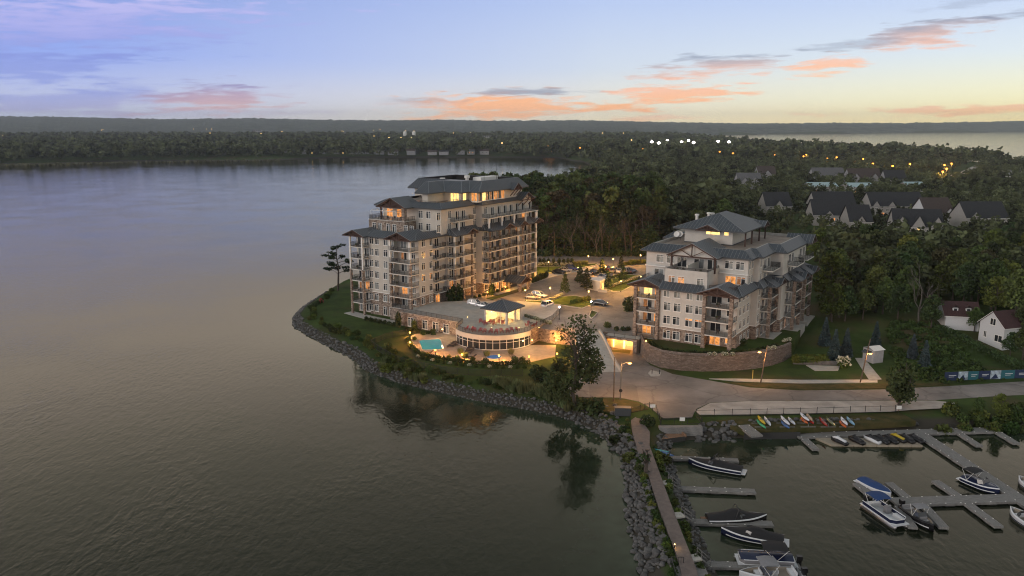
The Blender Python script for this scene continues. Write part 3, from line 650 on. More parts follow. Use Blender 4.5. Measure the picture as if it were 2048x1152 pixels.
# tier of metal roof above storey 7
zs, zt = zf[7] - .05, zf[7] + 1.35
B.skirt([(.4, 15.4), (.4, 7.4)], [(3.2, 15.4), (3.2, 7.4)], zs, zt)
B.gable('L', -.6, 15.2, 22.2, zs, 1.55, 6.5, .6); B.gable('L', -.1, -.9, 7.9, zs, 1.9, 7.5, .7)
B.skirt([(.6, -1.3), (14, -1.3), (14, -2.4), (ba - .6, -2.4), (ba - .6, -4.8), (bb + .5, -4.8), (bb + .5, -2.4), (27, -2.4), (27, -4.6), (ca - .6, -4.6), (ca - .6, -7.2), (db + 1, -7.2)],
        [(3.4, .6), (15.0, .6), (15.0, -1.0), (ba + .4, -1.0), (ba + 1.4, -1.0), (bb - .6, -1.0), (bb - .2, -1.0), (28, -1), (28, -3.2), (ca + .4, -3.2), (ca + 1.6, -3.2), (db + 1, -3.2)], zs, zt)
for px, wd in ((941, 4.4), (1013, 5.0), (1042, 4.0), (1071, 5.0)):
    r = B.rpx(px, -6 if px > 960 else -4, zs); B.gable('R', -6.6 if px > 960 else -4.2, r - wd / 2, r + wd / 2, zs, 1.25, -3.2 if px > 960 else -1, .7)
# terraces and storeys 8-9
Z8, Z9, ZE = zf[7] + .1, 26.9, 30.7
B.wall([(3.2, 20.8), (3.2, .4), (12, .4), (12, 20.8)], Z8 - .4, Z8 + .05, 'concrete', 'terrace_floor')
tr = railing([(4.0, 20.6), (3.9, 8.2)]); tr.obj('terrace_railing', M['rail'], B.root, loc=(0, 0, Z8))
railing([(10.8, 2.0), (6.5, 2.0), (6.5, 7.8)]).obj('terrace_railing', M['rail'], B.root, loc=(0, 0, Z8))
up = [(11.8, 7.6), (11.8, -1.0), (27.5, -1.0), (27.5, -3.2), (53.5, -3.2), (53.5, 20.5), (13.2, 20.5), (13.2, 7.6)]
B.wall(up, Z8 - .2, ZE + .3, 'stucco'); B.band(up, [Z9], 'stucco', .05, .2)
B.wall([(7.2, 20.5), (7.2, 7.7), (13.2, 7.7), (13.2, 20.5)], Z8 - .2, Z9 + .1, 'stone', 'stone_wall')
B.wall([(7.1, 20.6), (7.1, 7.6), (13.2, 7.6), (13.2, 20.6)], Z9 + .08, Z9 + .22, 'slab', 'terrace_floor')
railing([(13, 20.4), (7.3, 20.4), (7.3, 7.9), (11.7, 7.9)], 1.1).obj('terrace_railing', M['rail'], B.root, loc=(0, 0, Z9 + .2))
B.column(7.7, 8.2, Z9, ZE, 'stone', 1.0)
for px in (749, 760, 777, 789, 812, 824): B.win('L', B.lpx(px, 7.2, 25), 7.2, Z8 + .35, 1.35, 2.2, 'win', 'dark' if px in (749, 824) else 'half')
for px in (780, 800): B.win('L', B.lpx(px, 13.2, 28), 13.2, Z9 + .3, 2.2, 2.4, 'door', 'lit')
for k, z in ((0, Z8), (1, Z9)):
    for px in (841.5, 857): B.win('L', B.lpx(px, 11.8, z + 2), 11.8, z + .85, 1.6, 2.0, 'win', 'half')
    for px in (876.5, 899): B.win('R', B.rpx(px, -1, z + 2), -1, z + .85, 1.45, 2.0)
    for px in (914.5, 926.5): B.win('R', B.rpx(px, -1, z + 2), -1, z + .15, 1.8, 2.4, 'door', 'half')
    B.win('R', B.rpx(949, -1, z + 2), -1, z + .85, 1.5, 2.0); B.win('R', B.rpx(971, -3.2, z + 2), -3.2, z + .85, 1.5, 2.0)
    for px in (985, 998, 1010, 1022, 1034, 1046, 1060): B.win('R', B.rpx(px, -3.2, z + 2), -3.2, z + .15, 1.8, 2.4, 'door', 'lit' if (k == 0 and px == 1046) else 'half')
r0, r1 = B.rpx(908, -2.4, 27), B.rpx(946, -2.4, 27)
B.balconies([(r0, -1), (r0, -2.7), (r1, -2.7), (r1, -1)], [(r0 + .1, -1), (r0 + .1, -2.6), (r1 - .1, -2.6), (r1 - .1, -1)], [Z9])
B.column(r0 + 2.2, -2.4, Z8, Z9, 'trim', .35)
r0, r1 = B.rpx(979, -5.8, 27), B.rpx(1077, -5.8, 27)
B.balconies([(r0, -3.2), (r0, -5.8), (r1, -5.8), (r1, -3.2)], [(r0 + .1, -3.2), (r0 + .1, -5.7), (r1 - .1, -5.7), (r1 - .1, -3.2)], [Z9])
for i in range(5): B.column(r0 + .4 + (r1 - r0 - .8) * i / 4, -5.4, Z8 - .5, Z9, 'trim', .4)
# roof rim above storey 9
eo = [(10.6, 21.6), (10.6, -2.2), (26.3, -2.2), (26.3, -4.4), (54.7, -4.4), (54.7, 21.6)]
ei = inset(eo, 2.3)
B.skirt(eo, ei, ZE, ZE + 1.35, True); B.wall(ei, ZE - .1, ZE + .75, 'gravel', 'roof_deck')
B.gable('L', 8.0, 7.8, 17.6, ZE, 2.5, 15.0, .7)
for l in (8.4, 17.0): B.column(8.4, l, Z9, ZE, 'timber', .35)
r = B.rpx(1052, -5.2, ZE); B.gable('R', -5.4, r - 3.2, r + 3.2, ZE, 2.1, 0, .7, 'stucco', True)
pg = MB()
for l in (11.0, 13.5, 16.0, 18.5, 20.0): pg.beam((7.6, l, Z9 + 2.6), (12.8, l, Z9 + 3.0), .09)
for x in (7.6, 12.8): pg.beam((x, 11, Z9 + 2.6 + (.4 if x > 9 else 0)), (x, 20, Z9 + 2.6 + (.4 if x > 9 else 0)), .1)
for l in (11, 15.5, 20): pg.beam((7.6, l, Z9 + .2), (7.6, l, Z9 + 2.6), .1)
pg.obj('pergola', M['trim'], B.root)
# penthouse and crowning mansard
E_ = [(27, 23.2), (27, 9.3), (13.5, 9.3), (13.5, 4.4), (20.5, 4.4), (20.5, -1.5), (24, -1.5), (24, -4.7), (50, -4.7), (50, 23.2)]
pw = inset(E_, 1.5); ZP, ZM, ZX = ZE + .7, 34.3, 37.0
B.wall(pw, ZP - .2, ZM + .2, 'stucco', 'penthouse_wall')
ti = [(29.5, 21), (29.5, 9.0), (18, 9.0), (18, 8.0), (24.8, 8.0), (24.8, 1.8), (28.9, 1.8), (28.9, -2.4), (47.5, -2.4), (47.5, 21)]
B.skirt(E_, ti, ZM, ZX, True)
cap = MB().face([(*p, ZX) for p in ((18, 9), (18, 8), (24.8, 8), (24.8, 1.8), (28.9, 1.8), (28.9, -2.4), (29.4, -2.4), (29.4, 9))])
for a_, b_ in (((29.4, -2.4), (47.5, -2.0)), ((47.1, -2.0), (47.5, 21)), ((29.4, 20.6), (47.1, 21)), ((29.5, 9), (29.9, 20.6))): cap.b2((*a_, ZX - .3), (*b_, ZX + .02))
cap.obj('roof_rim', M['roof'], B.root)
wq = [(29.4, -2.0), (47.1, -2.0), (47.1, 20.6), (29.4, 20.6)]; rm = MB()
for i in range(4): rm.face([(*wq[i], ZX), (*wq[(i + 1) % 4], ZX), (*wq[(i + 1) % 4], ZM + .9), (*wq[i], ZM + .9)])
rm.face([(*p, ZM + .9) for p in wq]); rm.obj('roof_well', M['dark'], B.root)
for a, b in ((3.2, -.2),):
    x = 22.0
    for i in range(3): B.win('L', a - .9 - i * 1.0 + .7, x, ZP + .15, .95, 2.5, 'slim', 'yel')
for i in range(7):
    r = 26.6 + i * 1.9; B.win('R', r, -3.2, ZP + .15, 1.75, 2.5, 'door', ['dim', 'yel', 'dim', 'dim', 'lit', 'dim', 'lit'][i])
for i in range(2): B.win('L', -1.6 - i * 1.0, 25.5, ZP + .15, .95, 2.5, 'slim', 'lit')
B.win('R', 23.7, 0, ZP + .15, 1.6, 2.5, 'door', 'yel')
railing([(12.5, 18.5), (12.6, .5), (24, .5)], 1.0, .3).obj('terrace_railing', M['rail'], B.root, loc=(0, 0, ZP))
B.gable('R', -5.4, 40.3, 44.3, ZM - .3, 1.9, 0, .5, 'timber', True)
tag(MB().box((0, 0, 1.0), (10, 3, 2.0), 0, 0, .96).obj('rooftop_air_unit', M['trim'], None, False, (*B.w(43, 6), ZM + .9), ANG), 'long white air handling unit on the tower roof', 'air unit')
for i, (r, l, h) in enumerate(((36, 8, 2.6), (32, 14, 1.9), (39, 4, 5.0), (44, 3, 4.6))):
    tag(MB().lathe([(.5, 0), (.5, h * .7), (.8, h * .72), (.8, h)], n=8).obj('roof_vent', M['trim'], None, False, (*B.w(r, l), ZM + .9)) if i < 2 else MB().tube([(0, 0, 0), (0, 0, h + 1)], .05, 5).obj('antenna', M['rail'], None, False, (*B.w(r, l), ZM + .9)),
        ['stout white vent stack beside the long air unit', 'low white vent at the far left of the roof well', 'thin antenna left of its twin on the tower roof', 'thin antenna right of its twin on the tower roof'][i], 'vent' if i < 2 else 'antenna')
# entrance canopy
r = B.rpx(1030, -8, 6.5)
B.gable('R', -11.5, r - 2.6, r + 2.6, 8.0, 1.5, -5.8, .5)
for q in (r - 2.3, r + 2.3): B.column(q, -11.2, 5, 7.9, 'stone', .7)
B.wall([(r - 2.4, -11), (r - 2.4, -6), (r + 2.4, -6), (r + 2.4, -11)], 7.68, 7.72, 'timber', 'canopy_ceiling')
point(B.root, (r, -9, 7.2), 130); point(B.root, (ca + 7, -4.6, 7.4), 60)
point(B.root, (ba + 1.6, -2.2, 7.4), 25)
point(B.root, (19.5, 2.0, 32.9), 60, (1, .55, .18)); point(B.root, (30, -4.3, 32.6), 40, (1, .5, .16)); point(B.root, (9.5, 14, 29.2), 60, (1, .42, .12)); point(B.root, (17.5, 12, 32.8), 60, (1, .38, .1))
point(B.root, (1.2, 4.5, zf[2] + 2.3), 5, (1, .4, .1)); point(B.root, (1.2, 17.5, zf[2] + 2.3), 6, (1, .4, .1)); point(B.root, (1.5, 4.5, zf[5] + 2.3), 4, (1, .4, .1)); point(B.root, (da + 1.5, -4.8, zf[6] + 2.2), 8, (1, .5, .12)); point(B.root, (da + 1.5, -4.8, Z8 + 2.2), 8, (1, .5, .12))
# ================================================================== right block
B = Block('condominium_block', 'lower pale condominium with stepped grey metal roofs above a curved retaining wall', at(1471.4, 669.4, 8.25)); B2 = B
ZU = 5.2; zg = [ZU + FL * i for i in range(5)]
low = [(.8, 23), (.8, 16.9), (-1.8, 16.9), (-1.8, 6.5), (.2, 6.5), (.2, 0), (9.7, 0), (9.7, -1.4), (19, -1.4), (19, -4.2), (40, -4.2), (40, 23)]
B.wall(inset(low, -.06), 3.0, zg[1], 'stone', 'stone_base'); B.wall(low, zg[1], zg[4] + .4, 'stucco_b')
B.band(low, [zg[2], zg[3]], 'stucco_b', .03, .12); B.band(inset(low, -.06), [zg[1]], 'trim', .05, .16)
for k in range(4):
    z = zg[k] + (.75 if k else .45)
    for i, px in enumerate(((1333, 1352, 1377, 1396), (1333, 1352, 1377, 1396), (1334, 1354, 1378, 1397), (1333, 1354, 1379, 1399))[k]):
        B.win('L', B.lpx(px, -1.8, z), -1.8 if k else -1.86, z, 1.7 if k < 3 else 1.5, 1.9 if k < 3 else 1.45, 'win' if k < 3 else 'door', 'toplit' if k == 1 and i > 1 else 'half')
    for px in (1479.5, 1487.5, 1494.5):
        B.win('R', B.rpx(px, 0, z), 0 if k else -.06, z, 1.5, 1.8 if k < 3 else 1.4, 'win', 'half')
    B.win('R', 11.0, -1.4 if k else -1.46, z, 1.4, 1.8, 'win', 'half')
    B.win('R', 20.7, -4.2 if k else -4.26, z, 1.3, 1.6, 'win', 'half') if k == 0 else None
lt = [(-2.4, 23), (-2.4, 16.9), (.8, 16.9), (.8, 23)]
B.balconies(lt, [(.8, 22.9), (-2.3, 22.9), (-2.3, 17), (-1.8, 17)], zg[0:4])
rt = [(-3.4, 6.5), (-3.4, -.05), (.2, -.05), (.2, 6.5)]
B.balconies(rt, [(-1.8, 6.4), (-3.3, 6.4), (-3.3, .05), (.1, .05)], zg[1:4])
for (r, l) in ((-2.1, 22.6), (-2.1, 17.25)): B.column(r, l, 2, zg[4] - .1, 'stone', .75)
for (r, l) in ((-3.05, 6.15), (-3.05, .3)): B.column(r, l, ZU - .3, zg[4] - .1, 'stone', .75)
for k in range(4):
    pl = .8 if k else .74; pr_ = .2 if k else .14
    B.win('L', 20.9, pl, zg[k] + .1, 2.2, 2.3, 'door', ['lit', 'dim', 'dim', 'yel'][k]); B.win('L', 18.4, pl, zg[k] + .1, 1.8, 2.3, 'door', ['dark', 'lit', 'dim', 'lit'][k])
    B.win('L', 4.6, pr_, zg[k] + .1, 2.4, 2.3, 'door', 'lit' if k == 0 else 'dark'); B.win('L', 1.7, pr_, zg[k] + .7, 1.2, 1.6, 'door', 'lit' if k == 0 else 'half')
for (a, b, wl, fr) in ((12.5, 19, -1.4, -3.7), (22.7, 29.2, -4.2, -6.5), (33, 39.7, -4.2, -6.4)):
    B.balconies([(a, wl), (a, fr), (b, fr), (b, wl)], [(a + .1, wl), (a + .1, fr + .1), (b - .1, fr + .1), (b - .1, wl)], zg[1:4] + [zg[4] + FL + .1 if a < 20 else zg[4] + FL])
    for r in (a + .35, b - .35): B.column(r, fr + .35, ZU - 1.5, zg[4] - .1, 'stone', .7)
    for k in range(6):
        z = zg[k] if k < 4 else (17.5 if k == 4 else 20.6)
        for i, r in enumerate((a + 1.7, b - 1.8)): B.win('R', r, wl if k else wl - .06, z + .1, 1.9, 2.2, 'door', 'dim' if (k + i + int(a)) % 11 == 0 else random.choice(['dark', 'half']))
    MB().prism([(a - .5, wl), (a - .5, fr - 1.2), (b + .5, fr - 1.2), (b + .5, wl)], 3.0, ZU + .03).obj('patio', M['concrete'], B.root)
# lower roof tier
zs, zt = zg[4] - .15, zg[4] + 1.25
B.skirt([(-3.9, 16.4), (-3.9, 7.0)], [(-1.7, 16.4), (-1.7, 7.0)], zs, zt)
B.gable('L', -2.6, 16.2, 24.0, zs, 1.6, 5.5, .8); B.gable('L', -3.5, -1.2, 7.4, zs, 1.8, 3.0, .9)
B.skirt([(-2.6, -1.7), (8.6, -1.7), (8.6, -3.0), (11.6, -3.0), (11.6, -5.1), (20.0, -5.1), (20.0, -5.6), (21.8, -5.6), (21.8, -7.9), (30.4, -7.9), (30.4, -6.4), (32.2, -6.4), (32.2, -7.8), (41.2, -7.8), (41.2, -4.2)],
        [(.2, .2), (10, .2), (10, -1.4), (13, -1.4), (13.8, -1.4), (18.6, -1.4), (19.0, -4.2), (23.2, -4.2), (24, -4.2), (28.8, -4.2), (29.6, -4.2), (33.2, -4.2), (34, -4.2), (39.6, -4.2), (40, -4.2)], zs, zt)
for a in (17.0, 27.2, 37.6): B.gable('R', -4.5 if a < 20 else -7.2, a - 1.9, a + 1.9, zs, 1.2, -1.4 if a < 20 else -4.2, .7)
B.wall([(-1.7, 23), (-1.7, .2), (6, .2), (6, 23)], zg[4] - .1, zg[4] + .18, 'cedar', 'terrace_floor')
railing([(5.4, 22.8), (-.6, 22.8), (-.6, 16.2)]).obj('terrace_railing', M['rail'], B.root, loc=(0, 0, zg[4] + .18)); railing([(-1.0, 6.0), (-1.0, .5), (5.4, .5)]).obj('terrace_railing', M['timber'], B.root, loc=(0, 0, zg[4] + .18))
# projecting middle with roof terrace
Z6, ZE = 20.6, 24.1
B.wall([(-1.78, 16), (-1.78, 6.3), (5.6, 6.3), (5.6, 16)], zg[4] + .1, Z6 + .15, 'stucco_b')
pp = MB()
for a, b in (((-1.78, 16), (-1.78, 6.3)), ((-1.78, 6.3), (5.5, 6.3)), ((-1.78, 16), (5.5, 16))):
    pp.b2((min(a[0], b[0]) - .003, min(a[1], b[1]) - .1, Z6 + .1), (max(a[0], b[0]) + .22, max(a[1], b[1]) + .1, Z6 + .9))
pp.obj('parapet', M['stucco_b'], B.root)
railing([(-1.6, 15.9), (-1.6, 6.4), (5.4, 6.4)], .5).obj('terrace_railing', M['rail'], B.root, loc=(0, 0, Z6 + .9))
MB().b2((-1.5, 10.9, Z6 + .15), (5.5, 11.1, Z6 + 1.9)).obj('privacy_screen', M['stucco_b'], B.root)
for px, pn in ((1343, 'dim'), (1362, 'lit'), (1400, 'half')): B.win('L', B.lpx(px, -1.78, 18.4), -1.78, zg[4] + .95, 1.6, 1.7, 'win', pn)
upb = [(5.5, 23.6), (5.5, -.2), (9.7, -.2), (9.7, -1.4), (19, -1.4), (19, -4.2), (40, -4.2), (40, 27), (27, 27), (27, 23.6)]
B.wall(upb, zg[4], ZE + .2, 'stucco_b'); B.band(upb, [Z6], 'stucco_b', .05, .16)
for z, lst in ((Z6 + .2, ((1320, 'half', .6), (1341, 'half', .6), (1364, 'dark', 0), (1398, 'half', 0), (1425, 'half', 0), (1458, 'half', .6), (1480, 'half', .6))), (zg[4] + .2, ((1318, 'half', 0), (1461, 'lit', 0), (1482, 'dim', .5)))):
    for px, pn, dz in lst: B.win('L', B.lpx(px, 5.5, z + 1), 5.5, z + dz, 1.9 if dz else 2.4, 1.8 if dz else 2.3, 'win' if dz else 'door', pn)
for z in (zg[4] + .9, Z6 + .9):
    for r in (6.6, 8.6): B.win('R', r, -.2, z, 1.2, 1.9, 'win', 'half')
    B.win('R', 11, -1.4, z, 1.3, 1.9, 'win', 'half')
MB().b2((5.0, 16.9, Z6 - .2), (5.5, 23.7, Z6)).b2((5.0, -.4, Z6 - .2), (5.5, 6.0, Z6)).obj('ledge', M['trim'], B.root)
eo = inset(upb, -1.1); ei = inset(upb, 1.2)
B.skirt(eo, ei, ZE, ZE + 1.5, True); B.wall(ei, ZE, ZE + .9, 'gravel', 'roof_deck')
pr2 = MB(); ej = inset(upb, 1.5)
for i in range(len(ei)):
    j = (i + 1) % len(ei); pr2.face([(*ei[i], ZE + 1.52), (*ei[j], ZE + 1.52), (*ej[j], ZE + 1.52), (*ej[i], ZE + 1.52)]); pr2.face([(*ej[i], ZE + 1.52), (*ej[j], ZE + 1.52), (*ej[j], ZE + .8), (*ej[i], ZE + .8)])
pr2.obj('parapet', M['concrete'], B.root)
B.gable('L', 1.9, 5.6, 16.6, ZE, 2.9, 12.0, .8, 'stucco_b')
for l in (6.1, 16.1): B.column(2.2, l, Z6, ZE, 'timber', .4)
B.gable('R', -5.6, 36.3, 40.9, ZE, 1.9, 0, .9)
# roof-top room with hip roof
ZR = ZE + .9; ZH = 28.7
ph = [(15.7, 18.4), (15.7, 6.8), (30, 6.8), (30, 18.4)]
B.wall(ph, ZR - .1, ZH + .1, 'stucco_b', 'penthouse_wall'); B.band(ph, [ZR + .1], 'fascia', .04, .25)
for px, wd, pn in ((1417, 1.2, 'yel'), (1431, 2.2, 'yel'), (1453, 1.2, 'yel')): B.win('L', B.lpx(px, 15.7, 27.6), 15.7, ZH - 1.45, wd, .95, 'slim', pn)
h0 = [(13, 20.4), (13, 3.2), (33, 3.2), (33, 20.4)]; ra_, rb_ = (20.4, 11.8), (25.6, 11.8); ZA = 31.9
B.slope(h0[0], h0[1], ra_, ra_, ZH, ZA); B.slope(h0[1], h0[2], rb_, ra_, ZH, ZA); B.slope(h0[2], h0[3], rb_, rb_, ZH, ZA); B.slope(h0[3], h0[0], ra_, rb_, ZH, ZA)
B.gable('L', 12.8, 9.2, 14.4, ZH - .1, 1.3, 17.5, .35, 'timber', False); B.gable('R', 3.0, 27, 31, ZH - .1, 1.2, 8.0, .3)
for r in (16, 21, 27, 32): B.column(r, 3.9, ZR, ZH, 'timber', .3)
point(B.root, (14.4, 11.5, ZH - .6), 14, (1, .55, .18))
for i, (r, l) in enumerate(((18, 21.2), (18.6, 20.6))):
    t_ = thing('satellite_dish', ['white satellite dish left of its twin on the flat gravel roof', 'white satellite dish right of its twin on the flat gravel roof'][i], 'dish', (*B.w(r, l), ZR + .02), ANG)
    MB().tube([(0, 0, 0), (0, 0, 1.2)], .06).obj('mast', M['rail'], t_); MB().lathe([(.05, 0), (.5, .1), (.75, .28), (.72, .3), (.3, .1)], n=12).obj('reflector', M['trim'], t_, loc=(-.1, 0, 1.3)).rotation_euler = (0, -1.1, 0)
for i, (r, l, z) in enumerate(((28, 17, 30.0), (29.6, 16.6, 29.8), (24, 18.6, 29.9))):
    tag(MB().lathe([(.35, 0), (.35, 1.2), (.55, 1.25), (.55, 1.6)], n=8).obj('flue_pipe', M['trim'], None, False, (*B.w(r, l), z - .6)), ['short white flue pipe, middle of three on the hip roof', 'short white flue pipe, farthest back of three on the hip roof', 'short white flue pipe, leftmost of three on the hip roof'][i], 'flue')
point(B.root, (-.8, 21, zg[3] + 2.2), 14, (1, .45, .1)); point(B.root, (-.8, 20, zg[2] + 2.3), 6, (1, .5, .15)); point(B.root, (-.8, 20.4, zg[0] + 2.2), 10, (1, .45, .1)); point(B.root, (-1.4, 4.2, zg[0] + 2.3), 22, (1, .36, .1)); point(B.root, (3.6, 4.2, zg[4] + 2.0), 6, (1, .4, .1)); point(B.root, (13.8, -2.4, zg[2] + 2.0), 4, (1, .5, .12))
# ------------------------------------------------------------------ vegetation kit
def leaves(P, S, r=None, flat=.0):
    """quads of size S at points P with random tilt"""
    r = r or rng; n = len(P)
    a = r.normal(size=(n, 3)); a[:, 2] *= (1 - flat); a /= np.linalg.norm(a, axis=1)[:, None] + 1e-9
    b = np.cross(a, r.normal(size=(n, 3))); b /= np.linalg.norm(b, axis=1)[:, None] + 1e-9
    S = np.broadcast_to(S, n)[:, None] * .5
    V = np.stack([P - a * S - b * S * .7, P + a * S - b * S * .7, P + a * S + b * S * .7, P - a * S + b * S * .7], 1).reshape(-1, 3)
    return V, np.arange(4 * n).reshape(n, 4)
def ballpts(n, r=None):
    r = r or rng; p = r.normal(size=(n, 3)); p /= np.linalg.norm(p, axis=1)[:, None]; return p * (r.random((n, 1)) ** .35)
def crown_pts(h, w, base, lobes, per, seed, top=.55, squash=.8):
    r = np.random.default_rng(seed); out = []
    for i in range(lobes):
        t = r.random(); a = r.random() * 6.283; zc = base + (h - base) * (.12 + .8 * t)
        prof = math.sin(math.pi * min(1, (.18 + t * .82) ** .8)) ** .7 if top > .5 else (1 - t) ** .8
        rad = w * .5 * prof * r.uniform(.35, .8); lr = w * r.uniform(.16, .30) * (.7 + .5 * prof)
        p = ballpts(per, r) * np.array([lr, lr, lr * squash]) + np.array([math.cos(a) * rad, math.sin(a) * rad, zc]); out.append(p)
    p = np.concatenate(out); p[:, 2] = np.clip(p[:, 2], base * .7, None); return p
def branches(m, p, d, L, r, depth, rs, spread=.6):
    q = p + d * L; mid = (p + q) / 2 + Vector(rs.normal(0, L * .05, 3)); m.tube([p, mid, q], [r, r * .8, r * .6], 5 if depth > 1 else 3, 0, False)
    if depth == 0: return
    for k in range(3 if depth > 1 else 4):
        a = Vector(rs.normal(0, spread, 3)); nd2 = (d + a + Vector((0, 0, .25))).normalized()
        branches(m, p + d * L * rs.uniform(.55, 1), nd2, L * rs.uniform(.5, .72), r * .5, depth - 1, rs, spread)
def make_tree(kind, seed):
    """returns trunk mesh, crown mesh"""
    rs = np.random.default_rng(seed); t = MB()
    if kind in ('broad', 'broad_dk', 'broad_lt', 'broad_br'):
        h = 16.0; w = rs.uniform(8, 10.5); base = rs.uniform(2.5, 4.5)
        t.tube([(0, 0, -.8), (.1, .05, h * .3), (-.1, .1, h * .75)], [.38, .28, .08], 7)
        for k in range(7):
            a = k * 2.4; z = h * (.25 + .07 * k); t.tube([(0, 0, z), (math.cos(a) * w * .2, math.sin(a) * w * .2, z + 1.4), (math.cos(a) * w * .36, math.sin(a) * w * .36, z + 3)], [.15, .1, .04], 4)
        P = crown_pts(h, w, base, 22, 100, seed); V, Q = leaves(P, rs.uniform(.45, .95, len(P)), rs, .3)
        mt = {'broad': 'leaf', 'broad_dk': 'leaf_dk', 'broad_lt': 'leaf_lt', 'broad_br': 'leaf_br'}[kind]
    elif kind == 'tall':
        h = 24.0; w = rs.uniform(6, 8)
        t.tube([(0, 0, -.8), (.2, 0, h * .4), (0, .3, h * .9)], [.34, .24, .06], 6)
        P = crown_pts(h, w, h * .45, 16, 100, seed); V, Q = leaves(P, rs.uniform(.5, 1.0, len(P)), rs, .3); mt = 'leaf_dk' if seed % 2 else 'leaf'
    elif kind == 'spruce':
        h = 10.0; t.tube([(0, 0, -.5), (0, 0, h)], [.22, .03], 6); P = []
        for i in range(26):
            z = .6 + (h - .8) * i / 25; r = 2.2 * (1 - i / 26) ** .9 + .1; n = int(130 * (1 - i / 27)) + 12
            a = rs.random(n) * 6.283; rr = r * rs.random(n) ** .5 * (1 + .15 * np.sin(a * 7 + i)); P.append(np.stack([np.cos(a) * rr, np.sin(a) * rr, z - .25 * rr + rs.normal(0, .06, n)], 1))
        P = np.concatenate(P); V, Q = leaves(P, rs.uniform(.28, .55, len(P)), rs, .6); mt = 'leaf_blue'
    elif kind == 'pine':
        h = 15.0; t.tube([(0, 0, -.5), (-.4, 0, 4), (-.9, .2, 8), (-.2, .3, 11), (-.4, 0, 14)], [.36, .3, .24, .15, .05], 7); P = []
        for k in range(19):
            a = rs.random() * 6.283; z = rs.uniform(6, 14.3); L = rs.uniform(2.0, 5.2) * (1.15 - .45 * (z - 6) / 8); c0 = np.array([-.4 + math.cos(a) * L, math.sin(a) * L, z + .6])
            t.tube([(-.5, .2, z - .4), tuple(c0 * [.6, .6, 1] + [0, 0, -.2]), tuple(c0)], [.12, .07, .03], 4)
            for q in range(3):
                cc = c0 + rs.normal(0, .6, 3) * [1, 1, .4]; P.append(ballpts(40, rs) * [1.05, 1.05, .38] + cc)
        P = np.concatenate(P); V, Q = leaves(P, rs.uniform(.25, .5, len(P)), rs, .5); mt = 'needle'
    elif kind == 'conic':
        h = 6.0; t.tube([(0, 0, -.2), (0, 0, h * .9)], [.1, .03], 6); P = []
        for i in range(15):
            z = 1.1 + (h - 1.2) * i / 14; r = 1.55 * (1 - i / 15) ** .75 + .15; n = int(70 * (1 - i / 17)) + 8
            a = rs.random(n) * 6.283; rr = r * rs.random(n) ** .5; P.append(np.stack([np.cos(a) * rr, np.sin(a) * rr, z + rs.normal(0, .18, n)], 1))
        P = np.concatenate(P); V, Q = leaves(P, rs.uniform(.2, .4, len(P)), rs, .5); mt = 'leaf_dk'
    elif kind == 'bare':
        h = 17.0
        branches(t, Vector((0, 0, -.6)), Vector((.03, 0, 1)), h * .42, .3, 4, rs, .42)
        return t.mesh('trunk', M['palebark'] if seed % 2 else M['bark']), None
    return t.mesh('trunk', M['bark']), np_mesh('crown', V, Q, M[mt])
def shrub_mesh(w, d, h, n, mt, seed, s=(.18, .4)):
    rs = np.random.default_rng(seed); p = ballpts(n, rs) * [w / 2, d / 2, h * .55] + [0, 0, h * .48]; p += rs.normal(0, .08, p.shape); p[:, 2] = np.abs(p[:, 2])
    return np_mesh('foliage', *leaves(p, rs.uniform(*s, n), rs), M[mt])
SHR = {k: [shrub_mesh(2, 2, 1.6, 260, k, 40 + i) for i in range(3)] for k in ('hedge', 'leaf_lt', 'leaf_dk', 'leaf')}
SHR['hydra'] = []
for i in range(2):
    rs = np.random.default_rng(90 + i); p = ballpts(170, rs) * [1, 1, .8] + [0, 0, .75]; q = p * [1.12, 1.12, 1.1]
    m1 = np_mesh('foliage', *leaves(p, .32, rs), M['leaf_lt']); m2 = np_mesh('blossom', *leaves(q[q[:, 2] > .5][:110], .34, rs), M['hydra']); SHR['hydra'].append((m1, m2))
def reed_mesh(seed):
    rs = np.random.default_rng(seed); n = 170; a = rs.random(n) * 6.283; r0 = rs.random(n) ** .5 * .5; L = rs.uniform(.8, 1.5, n); out = rs.uniform(.2, .7, n)
    b0 = np.stack([np.cos(a) * r0, np.sin(a) * r0, np.zeros(n)], 1); tip = b0 + np.stack([np.cos(a) * out, np.sin(a) * out, L], 1); sd_ = np.stack([-np.sin(a), np.cos(a), np.zeros(n)], 1) * .06
    return np_mesh('foliage', np.stack([b0 - sd_, b0 + sd_, tip + sd_ * .4, tip - sd_ * .4], 1).reshape(-1, 3), np.arange(4 * n).reshape(n, 4), M['reed'])
SHR['reed'] = [reed_mesh(60 + i) for i in range(3)]
def shrub(p, kind, s, label, group, z=None, sz=None, name='shrub', cat='shrub'):
    z = gz(p[0], p[1]) if z is None else z; k = random.randrange(len(SHR[kind])); rzz = random.random() * 6.28; scl = (s, s, (sz or s))
    if kind == 'hydra':
        o = thing('hydrangea', label, 'shrub', (p[0], p[1], z), rzz, group, scl); ob('foliage', SHR[kind][k][0], o); ob('blossom', SHR[kind][k][1], o); return o
    return tag(ob(name, SHR[kind][k], None, (p[0], p[1], z - .05), rzz, scl), label, cat, group)
def along(pts, step):
    out = []; carry = 0.0
    for a, b in zip(pts[:-1], pts[1:]):
        a = Vector(a[:2]); b = Vector(b[:2]); L = (b - a).length; t = carry
        while t < L: out.append(a + (b - a) * (t / L)); t += step
        carry = t - L
    return out
